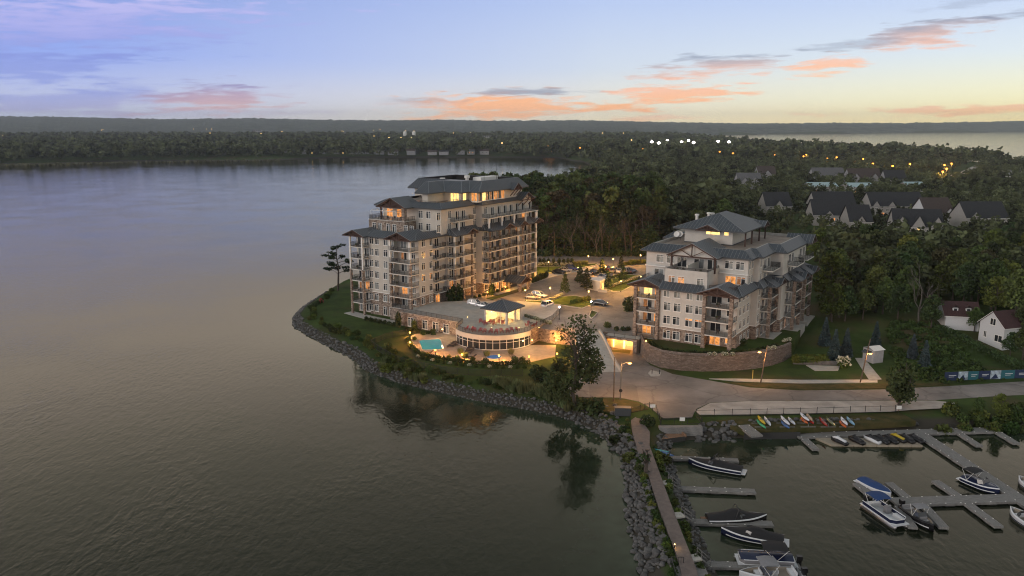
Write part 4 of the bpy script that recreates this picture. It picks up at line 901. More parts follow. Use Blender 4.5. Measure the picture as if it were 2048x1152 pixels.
def hedge(name, pts, w, h, label, mt='hedge', z=None, dens=55):
    """clipped hedge: a leafy strip along a line"""
    P = []
    for a, b in zip(pts[:-1], pts[1:]):
        a = Vector(a[:2]); b = Vector(b[:2]); L = (b - a).length; n = int(L * dens * h); d = (b - a) / L; s = Vector((-d.y, d.x))
        t = rng.random(n) * L; o = (rng.random(n) - .5) * w; zz = rng.random(n) ** .7 * h
        X_ = a.x + d.x * t + s.x * o; Y_ = a.y + d.y * t + s.y * o
        Zg = ground(X_[None], Y_[None], sdist(X_[None], Y_[None]))[0] if z is None else np.full(n, z); P.append(np.stack([X_, Y_, Zg + zz], 1))
    P = np.concatenate(P); c = P.mean(0); c[2] = P[:, 2].min()
    V, Q = leaves(P - c, rng.uniform(.22, .42, len(P)))
    return tag(ob(name, np_mesh('foliage', V, Q, M[mt]), None, tuple(c)), label, 'hedge')
def fence(name, px, z, h, label, mt='rail', pick=.14, spacing=2.2, closed=False, wpts=None):
    pts = wpts or [at(a, b, z) for a, b in px]; c = pts[0]
    t_ = thing(name, label, 'fence', (c[0], c[1], z)); rl = MB(); pk = MB(); pm = MB().b2((-.04, -.04, 0), (.04, .04, h + .08)).mesh('post', M[mt])
    for a, b in zip(pts[:-1], pts[1:]):
        a = Vector((a[0] - c[0], a[1] - c[1], 0)); b = Vector((b[0] - c[0], b[1] - c[1], 0)); L = (b - a).length; d = (b - a) / L; u = Vector((0, 0, 1))
        for zz in (.12, h - .12): rl.beam(a + u * zz, b + u * zz, .04, .05)
        n = max(1, round(L / spacing))
        for i in range(n): ob('post', pm, t_, a + d * (L * i / n))
        if pick:
            for i in range(int(L / pick)): p = a + d * (i * pick); pk.face([p - d * .015, p + d * .015, p + d * .015 + u * h, p - d * .015 + u * h])
    ob('post', pm, t_, b); rl.obj('rails', M[mt], t_)
    if pick: pk.obj('pickets', M[mt], t_)
    return t_
# ------------------------------------------------------------------ lamps
def globe_lamp(p, h, label, group, power, mt='lampwarm', col=(1, .60, .25), post=True):
    o = thing('lamp_post', label, 'lamp', p, 0, group)
    MB().lathe([(.14, 0), (.14, .25), (.06, .35), (.045, h - .25), (.1, h - .22), (.1, h - .16)], n=8).obj('post', M['black'], o)
    MB().lathe([(.09, h - .16), (.2, h - .02), (.22, h + .12), (.1, h + .2)], n=8).obj('lantern', M[mt], o)
    MB().lathe([(.26, h + .2), (.12, h + .32), (.02, h + .4)], n=8).obj('cap', M['black'], o)
    point(o, (0, 0, h + .75), power, col, .2); return o
# ------------------------------------------------------------------ parking court (upper level)
ZK = 5.2
pk_poly = [tuple(B1.w(r, l)) for r, l in ((3, .5), (14, -.2), (27, -1.2), (54, -3.4), (58, -3.4))] + [(7, 262), (2, 292), (-5, 330), (70, 330), (75, 292), (62, 282)] + [tuple(B2.w(r, l)) for r, l in ((36, 22.5), (1, 22.5), (-2.2, 22.9), (-2.2, 24.2))] + [tuple(at(1208, 664, ZK)[:2]), tuple(at(1140, 664, ZK)[:2]), tuple(at(1100, 660, ZK)[:2]), tuple(at(1000, 640, ZK)[:2]), tuple(at(870, 622, ZK)[:2])]
tag(MB().prism(pk_poly, 1.2, ZK, 1, 0).obj('parking_lot', [M['pavers'], M['stone']]), 'paved parking court between the two blocks', None, None, 'structure')
def patch(name, px, m, z, h, lab, kerb=True):
    p = poly_xy(px, z); o = MB().prism(p, z - .1, z + h).obj(name, M[m]); tag(o, lab, None, None, 'structure')
    if kerb:
        k = MB(); q = p + [p[0]]
        for a, b in zip(q[:-1], q[1:]): k.beam((*a, z + h / 2 + .01), (*b, z + h / 2 + .01), .22, h + .06)
        k.obj('kerb', M['kerb'], o)
    return o
M['lawn2'] = mat('watered_lawn', (.075, .105, .02), 1, .3, .6, bump=.5, bscale=7, spec=.1)
patch('lawn', [(1073, 552), (1073, 534), (1130, 533), (1165, 529), (1196, 527), (1190, 531), (1160, 536), (1132, 540), (1105, 545)], 'lawn2', ZK, .12, 'lawn by the tower at the far corner of the court')
patch('lawn', [(1104, 602), (1122, 594), (1150, 592), (1183, 599), (1184, 610), (1164, 617), (1108, 609)], 'lawn2', ZK, .14, 'lit lawn island in the middle of the court')
patch('lawn', [(1210, 577), (1226, 583.5), (1243, 583), (1282, 562), (1284, 552), (1250, 549), (1214, 562)], 'lawn2', ZK, .14, 'lit lawn island beside the service hut')
patch('lawn', [(1046, 610), (1053, 602), (1088, 602), (1096, 605), (1060, 614)], 'lawn2', ZK, .14, 'narrow lawn strip in front of the pavilion')
patch('lawn', [(1200, 537), (1228, 533), (1226, 546), (1206, 552)], 'lawn2', ZK, .14, 'small lawn strip at the back of the court')
patch('lawn', [(1178, 632), (1183, 621), (1196, 625), (1188, 634), (1182, 638)], 'grass', ZK, .14, 'small kerbed grass island by the driveway')
patch('planter_bed', [(1050, 575), (972, 597), (985, 600), (1057, 578)], 'grass', ZK, .1, 'planting bed along the tower front', False)
sw = sheet('sidewalk', [(1076, 556), (1098, 548), (1140, 541), (1166, 537), (1190, 532), (1196, 534), (1150, 544), (1110, 552), (1086, 560), (1040, 575), (1000, 590), (990, 588), (1030, 573)], ZK + .07, 'concrete', .1, None, 'pale pavement along the tower'); 
# road behind the court
sheet('back_road', [(1074, 526), (1130, 524), (1300, 530), (1310, 519), (1290, 515), (1100, 516), (1074, 518)], ZK + .02, 'asphalt', .2, None, 'lane between the court and the wood')
# planting
GRP = 'clipped conical trees in the parking court'
TP = [make_tree('conic', 500 + i) for i in range(3)]
def plant(mesh, p, s, name, label, group, rz=None, cat='tree'):
    o = thing(name, label, cat, p, random.random() * 6.28 if rz is None else rz, group, s)
    ob('trunk', mesh[0], o)
    if mesh[1]: ob('crown', mesh[1], o)
    return o
for i, (px, py, s, lb) in enumerate(((1130, 589, .98, 'conical tree beside the lit lawn island, left of the hut'), (1173, 582, 1.08, 'large conical tree just left of the service hut'), (1160, 570, .95, 'conical tree behind the one left of the service hut'), (1204, 551, .9, 'conical tree behind the service hut'), (1216, 579, .85, 'conical tree at the right corner of the service hut'), (1242, 541, .8, 'conical tree between parked cars at the back of the court'), (1246, 565, .85, 'conical tree on the right lawn island'))):
    p = at(px, py, ZK); plant(TP[i % 3], p, s, 'conical_tree', lb, None)
for i, px in enumerate((1080, 1088, 1097, 1107, 1118, 1127, 1136, 1144)):
    p = at(px, 530, ZK); tag(ob('cedar', SHR['leaf_dk'][i % 3], None, p, i, (.65, .65, 1.5)), 'dark upright cedar in the row behind the white hydrangeas', 'shrub', 'row of cedars behind hydrangeas')
for i, px in enumerate((1078, 1084, 1093, 1102, 1112, 1124, 1132, 1141)): shrub(at(px, 532.5, ZK), 'hydra', .75, 'round white hydrangea in the row before the dark cedars', 'hydrangeas by the lawn', ZK + .05)
for i, px in enumerate((1150, 1155, 1160, 1166, 1172)): shrub(at(px, 531 - i * .4, ZK), 'reed', 1.0, 'clump of golden grass at the far lawn edge', 'golden grasses by the back lane', ZK + .05, name='ornamental_grass', cat='grass')
for i, (px, py) in enumerate([(1250 + 6.5 * k, 531 - .7 * k) for k in range(7)] + [(1262 + 6 * k, 526.5) for k in range(5)]): shrub(at(px, py, ZK), 'leaf_lt', .85, 'yellow lit shrub in the bed at the back right of the court', 'lit shrubs at back right', ZK)
for i in range(13):
    t_ = i / 12; shrub(at(1219 + 58 * t_, 577 - 20 * t_, ZK), 'hydra', .62, 'pale hydrangea in the row along the right lawn island', 'hydrangeas on the right island', ZK + .1)
for i in range(10): shrub(at(1222 + 4.5 * i, 558 - 1.4 * i, ZK), 'leaf_lt', .5, 'low clipped shrub edging the back of the right island', 'shrubs edging the right island', ZK + .1)
for i in range(9): shrub(at(1102 + 2.6 * i, 601 - 1.1 * i, ZK), 'hydra', .5, 'pale flowering shrub edging the middle lawn island', 'shrubs edging the middle island', ZK + .1)
for i in range(7): shrub(at(1146 + 5 * i, 608 - 1.2 * i, ZK), 'leaf_lt', .75, 'lit shrub at the right of the middle lawn island', 'lit shrubs on the middle island', ZK + .1)
shrub(at(1257, 622, ZK), 'leaf_dk', 1.6, 'big round dark shrub against the left of the lower block', None, ZK, 2.3)
shrub(at(1215, 655, ZK), 'leaf_br' if 'leaf_br' in SHR else 'leaf', .9, 'brownish round shrub above the garage entrance', None, ZK)
for px in (1233, 1246, 1256): shrub(at(px, 661, ZK), 'leaf_dk', .65, 'small dark shrub on the ledge above the garage', 'small shrubs above the garage', ZK)
for i, (px, py, s) in enumerate(((904, 604, 1.5), (915, 603, 1.7), (925, 597, 1.0))): shrub(at(px, py, ZK), 'leaf_dk', s, ['dark bushy tree against the tower front', 'tallest dark bush against the tower front', 'small dark bush right of the tall one by the tower'][i], None, ZK, s * 1.7)
shrub(at(984, 590, ZK), 'leaf_dk', .9, 'slim young tree in the bed before the tower', None, ZK, 2.0)
for i in range(6): shrub(at(838 + 3.4 * i, 612 - .6 * i, ZK), 'leaf_dk', .75, 'clipped cedar screening the corner terrace of the tower', 'cedars at the tower corner', ZK, 1.5)
for i in range(10): shrub(at(1066 + 3 * i, 566 - 1.2 * i, ZK), 'leaf_dk', .6, 'clipped cedar in the hedge at the tower far corner', 'cedar hedge at the tower far corner', ZK, 1.2)
for i in range(8): shrub(at(950 + 9 * i, 597 - 2.6 * i, ZK), 'hedge', .55, 'low shrub in the bed along the tower front', 'low shrubs along the tower front', ZK)
# lamps of the court
for px, py, lb in ((1050.5, 603, 'lamp post beside the two pale parked cars'), (1100, 599, 'lamp post left of the middle lawn island'), (1177, 606, 'lamp post on the middle lawn island'), (1182, 627, 'lamp post on the small kerbed island'), (1118.5, 639, 'lamp post nearest the pavilion among bare branches'), (1241.6, 584, 'lamp post at the front of the right lawn island'),
                   (1097, 543, 'lamp post on the lawn by the tower'), (1176.5, 531, 'lamp post at the far lawn beside the back lane'), (1226, 537, 'lamp post behind the parked cars at the back'), (1280.7, 529, 'lamp post among yellow shrubs at the back right'), (1211, 553, 'lamp post behind the service hut'), (1281, 574, 'lamp post at the left corner of the lower block')):
    p = at(px, py, ZK); globe_lamp(p, 3.1, lb, None, 2500 if px != 1118.5 and px != 1182 else 500, 'lampwarm' if px not in (1182, 1118.5) else 'lampwhite', (1, .44, .08) if px not in (1182, 1118.5) else (1, .75, .6))
def bollard(p, lb, power=120, h=.9, mt='lampor', col=(1, .40, .07)):
    o = thing('bollard_lamp', lb, 'lamp', p); MB().lathe([(.1, 0), (.09, h)], n=7).obj('post', M['black'], o); MB().ball((0, 0, h + .16), .2, 8).obj('globe', M[mt], o); point(o, (0, 0, h + .6), power, col, .2); return o
for px, py, lb in ((975, 592, 'low glowing lamp by the tower front, nearest the pavilion'), (1011, 581, 'low glowing lamp by the tower front, left of the canopy'), (1064, 565, 'low glowing lamp at the tower far corner')): bollard(at(px, py, ZK), lb, 600)
# service hut
p = at(1196, 579, ZK); hut = thing('service_hut', 'small pale flat roofed service hut in the parking court', 'hut', p, ANG)
MB().b2((-1.9, -1.6, 0), (3.1, 2.4, 2.9)).obj('wall', M['stucco_b'], hut); MB().b2((-2.1, -1.8, 2.9), (3.3, 2.6, 3.1)).obj('roof', M['trim'], hut); MB().b2((-.6, -1.68, .05), (.4, -1.602, 2.1)).obj('door', M['lityel'], hut)
p = at(1205, 584, ZK); tag(MB().box((0, 0, .35), (2.6, 1.0, .7)).obj('planter_box', M['concrete'], None, False, p, -.3), 'grey concrete planter box before the service hut', 'planter')
# ------------------------------------------------------------------ cars
def car_mesh(kind):
    L, Wd, Hh = {'sedan': (4.7, 1.84, 1.44), 'suv': (4.6, 1.9, 1.68)}[kind]; hw = Wd / 2
    # body loft along x: (x, half width, z bottom, z shoulder)
    st = [(-L / 2, .72, .42, .82), (-L / 2 + .12, .90, .26, .95), (-L * .3, .96, .2, .98), (0, .97, .2, .95), (L * .28, .95, .2, .92), (L / 2 - .25, .86, .24, .78), (L / 2, .66, .38, .62)]
    b = MB(); rows = [[(x, -hw * k * .93, zb), (x, -hw * k, zb + .22), (x, -hw * k, zs - .1), (x, -hw * k * .9, zs), (x, hw * k * .9, zs), (x, hw * k, zs - .1), (x, hw * k, zb + .22), (x, hw * k * .93, zb)] for x, k, zb, zs in st]
    b.grid(rows, 0, True, True)
    c2 = MB(); g = MB()
    xs = {'sedan': (-L * .40, -L * .22, L * .06, L * .24), 'suv': (-L * .48, -L * .38, L * .06, L * .24)}[kind]
    lo, hi = .93, Hh; bw, tw = hw * .90, hw * .68
    q = [(xs[0], bw, lo), (xs[1], tw, hi), (xs[2], tw, hi), (xs[3], bw, lo)]
    c2.grid([[(x, -w_, z), (x, w_, z)] for x, w_, z in q[1:3]], 0); c2.b2((xs[1], -tw, hi - .05), (xs[2], tw, hi + .012))
    for s in (-1, 1): g.face([(x, s * w_, z) for x, w_, z in q], 0)
    g.face([(q[0][0], -bw, lo), (q[0][0], bw, lo), (q[1][0], tw, hi), (q[1][0], -tw, hi)]); g.face([(q[3][0], -bw, lo), (q[3][0], bw, lo), (q[2][0], tw, hi), (q[2][0], -tw, hi)])
    for s in (-1, 1):
        for x0, x1 in ((xs[1], xs[0]), (xs[2], xs[3])): c2.beam((x1, s * bw * 1.005, lo), (x0, s * tw * 1.01, hi), .07)
        c2.beam(((xs[1] + xs[2]) / 2, s * bw * 1.005, lo), ((xs[1] + xs[2]) / 2, s * tw * 1.012, hi), .07)
    wl = MB(); wl.tube([(0, -.11, 0), (0, .11, 0)], .33, 12); rim = MB(); rim.tube([(0, -.125, 0), (0, .125, 0)], .2, 8)
    hl = MB().b2((-.06, -.2, -.07), (.06, .2, .07))
    return b, c2, g, wl, rim, hl, L, hw
M['tyre'] = mat('tyre', (.012, .012, .012), .9); M['rim'] = mat('wheel_rim', (.35, .35, .36), .35, metal=.8)
M['headl'] = mat('headlight_glass', (.6, .6, .6), .15); M['taill'] = mat('tail_light', (.3, .015, .012), .3)
CARM = {}
def car(p, rz, kind, col, label):
    key = (kind, col)
    if kind not in CARM: 
        b, c2, g, wl, rim, hl, L, hw = car_mesh(kind); CARM[kind] = (b, c2, g.mesh('windows', M['glass']), wl.mesh('wheel', M['tyre']), rim.mesh('rim', M['rim']), hl.mesh('headlight', M['headl']), hl.mesh('tail_light', M['taill']), L, hw)
    b, c2, g, wl, rim, hl, tl, L, hw = CARM[kind]
    if key not in CARM:
        pm = mat('car_paint_%d' % len(CARM), col, .25, metal=.2); pm.node_tree.nodes['Principled BSDF'].inputs['Coat Weight'].default_value = .6; CARM[key] = (b.mesh('body', pm, True), c2.mesh('roof', pm))
    bm_, cm = CARM[key]; o = thing('parked_car', label, 'car', p, rz)
    ob('body', bm_, o); ob('roof', cm, o); ob('windows', g, o)
    for x in (-L * .3, L * .3):
        for s in (-1, 1): wv = ob('wheel', wl, o, (x, s * (hw - .12), .33)); ob('rim', rim, wv)
    for s in (-1, 1): ob('headlight', hl, o, (L / 2 - .09, s * .55, .62)); ob('tail_light', tl, o, (-L / 2 + .06, s * .6, .78))
    return o
HU, HV = ANG, ANG - math.pi / 2
for px, py, rz, k, col, lb in ((1095, 613, HU, 'suv', (.75, .75, .75), 'white hatchback driving past the pavilion roof'), (1065, 598, HV + .12, 'sedan', (.30, .25, .17), 'tan sedan parked beside the lamp post, nearer of two pale cars'), (1078, 594, HV + .1, 'suv', (.75, .75, .74), 'white car parked right of the tan sedan'),
                               (1200, 610, HV + .05, 'sedan', (.02, .022, .025), 'dark sedan parked alone beside the middle lawn island'), (1143, 540, HU - 1.3, 'suv', (.03, .05, .25), 'blue car parked at the far lawn'), (1118, 547, HU - 1.3, 'sedan', (.015, .015, .016), 'black sedan parked at the left of three by the far lawn'), (1130, 543, HU - 1.3, 'sedan', (.5, .5, .52), 'silver car parked between the black and blue cars'),
                               (1229, 544, HU, 'suv', (.35, .34, .33), 'grey car parked leftmost in the back row'), (1242, 545, HU, 'sedan', (.7, .7, .7), 'white car parked second from left in the back row'), (1254, 544, HU, 'suv', (.6, .61, .62), 'silver car parked third from left in the back row'), (1264, 546, HU, 'sedan', (.03, .03, .04), 'black car parked rightmost in the back row'), (1160, 561, HU, 'sedan', (.05, .02, .02), 'dark red car half hidden behind the conical trees'), (1188, 548, HU, 'sedan', (.02, .02, .02), 'black car parked behind the service hut'),
                               (1213, 541, HU, 'suv', (.25, .02, .02), 'red car parked by the small back lawn strip'), (1206, 556, HU, 'sedan', (.45, .46, .48), 'pale grey car beside the lamp behind the hut'), (1170, 549, HU - 1.3, 'sedan', (.6, .6, .58), 'cream car parked right of the blue one'), (951, 611, HV + .1, 'suv', (.75, .75, .76), 'white car parked behind the terrace, left of two'), (967, 615, HV + .1, 'sedan', (.72, .72, .73), 'white car parked behind the terrace, right of two')):
    car(at(px, py, ZK + .02), rz, k, col, lb)
# ------------------------------------------------------------------ club house, terrace and pool
ZD = 2.12; ZT = 5.6
dc = Vector((-4.05, 185.5)); DR = 9.9
club = thing('clubhouse', 'low stone clubhouse with round glass front and roof terrace beside the pool', 'building', (dc.x, dc.y, 0))
def CW(px, py, z): q = at(px, py, z); return (q.x - dc.x, q.y - dc.y)
lw = [CW(803, 650, ZD), CW(926, 674, ZD), (-5, 2), (-4, 18), (-14, 22), CW(835, 618, ZT)]
MB().prism(lw, 1.0, ZT - .05).obj('stone_wall', M['stone'], club)
rw = [CW(1060, 689, ZD), CW(1104, 667, ZD), (16, 13), (6, 8), (2, 0)]
MB().prism(rw, 1.0, ZT - .06).obj('stone_wall', M['stone'], club)
a0, a1 = math.radians(-158), math.radians(-32)
arc = [(DR * math.cos(a0 + (a1 - a0) * i / 40), DR * math.sin(a0 + (a1 - a0) * i / 40)) for i in range(41)]
MB().prism([(p[0] * 1.0, p[1] * 1.0) for p in arc] + [(3, 3), (-6, 3)], 4.5, ZT).obj('fascia_band', M['stucco'], club)
gl = MB(); mu = MB()
arc2 = [(p[0] * .975, p[1] * .975) for p in arc]
gl.grid([[(*p, ZD) for p in arc2], [(*p, 4.5) for p in arc2]]); gl.obj('glass_front', M['glass'], club)
for i in range(0, 41, 3): p = arc2[i]; mu.beam((p[0] * 1.008, p[1] * 1.008, ZD), (p[0] * 1.008, p[1] * 1.008, 4.5), .08, .1)
mu.tube([(p[0] * 1.008, p[1] * 1.008, 3.85) for p in arc2], .04, 4); mu.tube([(p[0] * 1.008, p[1] * 1.008, ZD + .08) for p in arc2], .08, 4); mu.obj('mullions', M['trim'], club)
terr = [lw[0], lw[1], arc[0]] + arc[1:] + [rw[0], rw[1], (16, 13), (17, 22), (6, 26), (-10, 26), (-20, 24), lw[5]]
MB().prism(terr, ZT - .03, ZT + .06).obj('terrace_floor', M['concrete'], club)
rl_pts = [(p[0] * .985, p[1] * .985) for p in arc]
railing([lw[0], lw[1], rl_pts[0]], 1.05).obj('terrace_railing', M['rail'], club, loc=(0, 0, ZT + .06)); railing(rl_pts[::2], 1.05).obj('terrace_railing', M['rail'], club, loc=(0, 0, ZT + .06)); railing([rl_pts[-1], rw[0], rw[1], (16, 13)], 1.05).obj('terrace_railing', M['rail'], club, loc=(0, 0, ZT + .06))
# windows of the stone wing
d_ = (Vector(lw[1]) - Vector(lw[0])); wr = math.atan2(d_.y, d_.x)
for k in (.16, .40, .57, .74):
    q = Vector(lw[0]) + d_ * k; nrm = Vector((d_.y, -d_.x)).normalized() * .02
    fm, panes = win_mesh(1.9, 2.3, 'win'); o = ob('window', fm, club, (q.x + nrm.x, q.y + nrm.y, ZD + .15), wr); ob('pane', panes['pale' if k < .3 else 'half'], o)
# pavilion on the terrace
p0 = at(979, 646, ZT); p1 = at(1014, 651, ZT); p2 = at(1049, 637, ZT)
e1 = (p0 - p1); e2 = (p2 - p1); L1, L2 = e1.length, e2.length; prz = math.atan2(e2.y, e2.x)
pav = thing('terrace_pavilion', 'square glazed pavilion glowing yellow on the terrace with a grey pyramid roof', 'pavilion', (p1.x, p1.y, ZT), prz)
s = max(L1, L2) * .5 + min(L1, L2) * .5; hgt = 3.4
MB().b2((0, 0, 3.0), (s, s, hgt)).b2((0, 0, .06), (.5, .5, 3)).b2((s - .5, 0, .06), (s, .5, 3)).b2((0, s - .5, .06), (.5, s, 3)).b2((s - .5, s - .5, .06), (s, s, 3)).b2((.5, s - .3, .06), (s - .5, s - .05, 3)).b2((s - .3, .5, .06), (s - .05, s - .5, 3)).b2((s * .58, .02, .06), (s * .66, .45, 3)).obj('wall', M['stucco'], pav)
MB().b2((.5, .5, .06), (s - .5, s - .5, .1)).obj('floor', M['tan'], pav)
M['clear'] = bpy.data.materials.new('clear_glass'); M['clear'].use_nodes = True; t = M['clear'].node_tree; t.nodes.clear()
tr_, gs, mx_, oo = t.nodes.new('ShaderNodeBsdfTransparent'), t.nodes.new('ShaderNodeBsdfGlossy'), t.nodes.new('ShaderNodeMixShader'), t.nodes.new('ShaderNodeOutputMaterial'); gs.inputs['Roughness'].default_value = .05; mx_.inputs[0].default_value = .1
t.links.new(tr_.outputs[0], mx_.inputs[1]); t.links.new(gs.outputs[0], mx_.inputs[2]); t.links.new(mx_.outputs[0], oo.inputs[0])
MB().face([(.5, .1, .06), (s - .5, .1, .06), (s - .5, .1, 3), (.5, .1, 3)]).face([(.1, .5, .06), (.1, s - .5, .06), (.1, s - .5, 3), (.1, .5, 3)]).obj('glass', M['clear'], pav)
fr = MB()
for i in range(5):
    x = .5 + (s - 1) * i / 4; fr.beam((x, .08, .06), (x, .08, 3), .09); fr.beam((.08, x, .06), (.08, x, 3), .09)
for z in (.1, 2.2, 2.95): fr.beam((.5, .08, z), (s - .5, .08, z), .08); fr.beam((.08, .5, z), (.08, s - .5, z), .08)
fr.obj('window_frame', M['trim'], pav)
Bp = type('X', (), {})(); 
def pyr(root, x0, x1, z0, z1):
    c_ = (x0 + x1) / 2
    class R: pass
    R.root = root
    for a, b in (((x0, x0), (x1, x0)), ((x1, x0), (x1, x1)), ((x1, x1), (x0, x1)), ((x0, x1), (x0, x0))): Block.slope(R, a, b, (c_, c_), (c_, c_), z0, z1, .7)
pyr(pav, -.7, s + .7, hgt + .2, hgt + 2.1)
MB().box((s / 2, s / 2, .45), (2.4, 1.4, .1)).box((s / 2, s / 2, .2), (.4, .4, .4)).obj('table', M['darkwick'], pav)
MB().ball((s / 2, s / 2, 2.7), .3, 8).obj('pendant_lamp', M['lampwarm'], pav); point(pav, (s / 2, s / 2, 2.2), 2300, (1, .62, .2), .4)
# pool deck
deck = [(812, 678), (830, 668), (870, 664), (915, 671), (1060, 690), (1112, 690), (1110, 712), (1060, 724), (1000, 729), (930, 725), (868, 713), (836, 703), (818, 692)]
M['deck'] = mat('pool_paving', (.33, .27, .22), .85, .12, 1.0, bump=.1, bscale=6)
dk = sheet('pool_deck', deck, ZD, 'deck', .3, None, 'tan paved pool deck')
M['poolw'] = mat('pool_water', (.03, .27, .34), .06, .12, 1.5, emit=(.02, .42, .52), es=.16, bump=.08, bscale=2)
def basin(name, pts, label, wm):
    o = thing(name, label, 'pool', (pts[0].x, pts[0].y, ZD)); c_ = sum(pts, Vector()) / len(pts); r_ = [(q - pts[0]) for q in pts]; r2_ = [(q - c_) * 1.07 + c_ - pts[0] for q in pts]; m1 = MB(); n = len(pts)
    for i in range(n): j = (i + 1) % n; m1.face([(*r_[i][:2], .05), (*r_[j][:2], .05), (*r2_[j][:2], .05), (*r2_[i][:2], .05)]); m1.face([(*r2_[i][:2], .05), (*r2_[j][:2], .05), (*r2_[j][:2], -.1), (*r2_[i][:2], -.1)]); m1.face([(*r_[i][:2], .05), (*r_[j][:2], .05), (*r_[j][:2], 0), (*r_[i][:2], 0)])
    m1.obj('coping', M['kerb'], o); MB().face([(*q[:2], .02) for q in r_]).obj('water', wm, o); return o
q4 = [at(a, b, ZD) for a, b in ((838, 681), (880, 678), (887, 698), (845, 700))]
rp = []
for i in range(4):
    a, b, c_ = q4[i - 1], q4[i], q4[(i + 1) % 4]
    for k in (0, .33, .67, 1): rp.append((b + (a - b).normalized() * 1.0 * (1 - k)) * .5 + (b + (c_ - b).normalized() * 1.0 * k) * .5 if 0 < k < 1 else (b + (a - b).normalized() * .8 if k == 0 else b + (c_ - b).normalized() * .8))
basin('swimming_pool', rp, 'turquoise swimming pool on the tan deck', M['poolw'])
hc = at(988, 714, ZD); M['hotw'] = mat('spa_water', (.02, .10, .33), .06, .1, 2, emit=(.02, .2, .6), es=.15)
basin('hot_tub', [hc + Vector((1.6 * math.cos(i * .4488), 1.6 * math.sin(i * .4488), 0)) for i in range(14)], 'round blue hot tub at the front of the pool deck', M['hotw'])
lg = MB().b2((-.95, -.32, .28), (.45, .32, .38)); lg.grid([[(.45, -.32, .3), (.45, .32, .3)], [(1.05, -.32, .75), (1.05, .32, .75)], [(1.0, -.32, .83), (1.0, .32, .83)], [(.42, -.32, .38), (.42, .32, .38)]], 0)
for x in (-.85, .4):
    for y in (-.27, .27): lg.b2((x - .03, y - .03, 0), (x + .03, y + .03, .3))
lgm = lg.mesh('sun_lounger', M['darkwick'])
for i, (px, py, rz) in enumerate([(902, 694, .5), (906, 691, .5), (910, 688, .5), (914, 685, .5)]): tag(ob('sun_lounger', lgm, None, at(px, py, ZD), rz, 1.1), 'dark sun lounger in the slanted row right of the pool', 'sun lounger', 'sun loungers right of the pool')
for i in range(5): tag(ob('sun_lounger', lgm, None, at(937 + i * 2, 708 - 3.4 * i, ZD), .15, 1.1), 'dark sun lounger in the stacked row before the curved glass', 'sun lounger', 'sun loungers before the curved glass')
for px, py, lb in ((858, 708, 'lone dark lounger at the front left of the pool'), (944, 716, 'lone dark lounger between two low lamps at the deck edge')): tag(ob('sun_lounger', lgm, None, at(px, py, ZD), .3, 1.0), lb, 'sun lounger')
# red chairs on the terrace
ch = MB(); ch.face([(-.3, -.3, .38), (.3, -.3, .38), (.3, .3, .28), (-.3, .3, .28)])
for i in range(5): x = -.26 + i * .13; ch.beam((x, .22, .28), (x * 1.25, .52, 1.0 - abs(i - 2) * .06), .11, .03)
for s_ in (-1, 1): ch.b2((s_ * .36 - .07, -.38, .5), (s_ * .36 + .07, .35, .54)).b2((s_ * .33 - .04, -.34, 0), (s_ * .33 + .04, -.26, .5)).b2((s_ * .33 - .04, .2, 0), (s_ * .33 + .04, .28, .5))
chm = ch.mesh('garden_chair', M['redwood'])
for i in range(11):
    a = a0 + .25 + (a1 - a0 - .55) * i / 10; r_ = DR - 1.7 - (.5 if i % 2 else 0)
    tag(ob('garden_chair', chm, None, (dc.x + r_ * math.cos(a), dc.y + r_ * math.sin(a), ZT + .06), a - math.pi / 2 + random.uniform(-.3, .3) + math.pi, 1.05), 'red slatted garden chair in the curved row along the terrace railing', 'chair', 'red chairs along the terrace railing')
for i in range(6):
    q = at(962 + i * 9, 646 + (i % 2) * 3 + abs(i - 2.5) * -.6, ZT); tag(ob('garden_chair', chm, None, (q.x, q.y - 1.0, ZT + .06), random.uniform(-.6, .6), 1.05), 'red slatted garden chair standing before the pavilion', 'chair', 'red chairs before the pavilion')
tb = MB().lathe([(.25, 0), (.05, .06), (.05, .68), (.55, .7), (.55, .74)], n=10)
q = at(1062, 652, ZT); tag(tb.obj('terrace_table', M['darkwick'], None, False, (q.x, q.y, ZT + .06)), 'dark round table at the right of the terrace', 'table')
for i in range(4): tag(ob('garden_chair', chm, None, (q.x + 1.1 * math.cos(i * 1.57 + .4), q.y + 1.1 * math.sin(i * 1.57 + .4), ZT + .06), i * 1.57 + .4 - 1.57, .95), 'garden chair at the dark round terrace table', 'chair', 'chairs at the terrace table')
for i in range(9): shrub(at(1052 + i * 6, 634 + i * 1.8, ZT), 'hydra', .55, 'white flowering shrub behind the pavilion terrace', 'flowering shrubs behind the terrace', ZT)
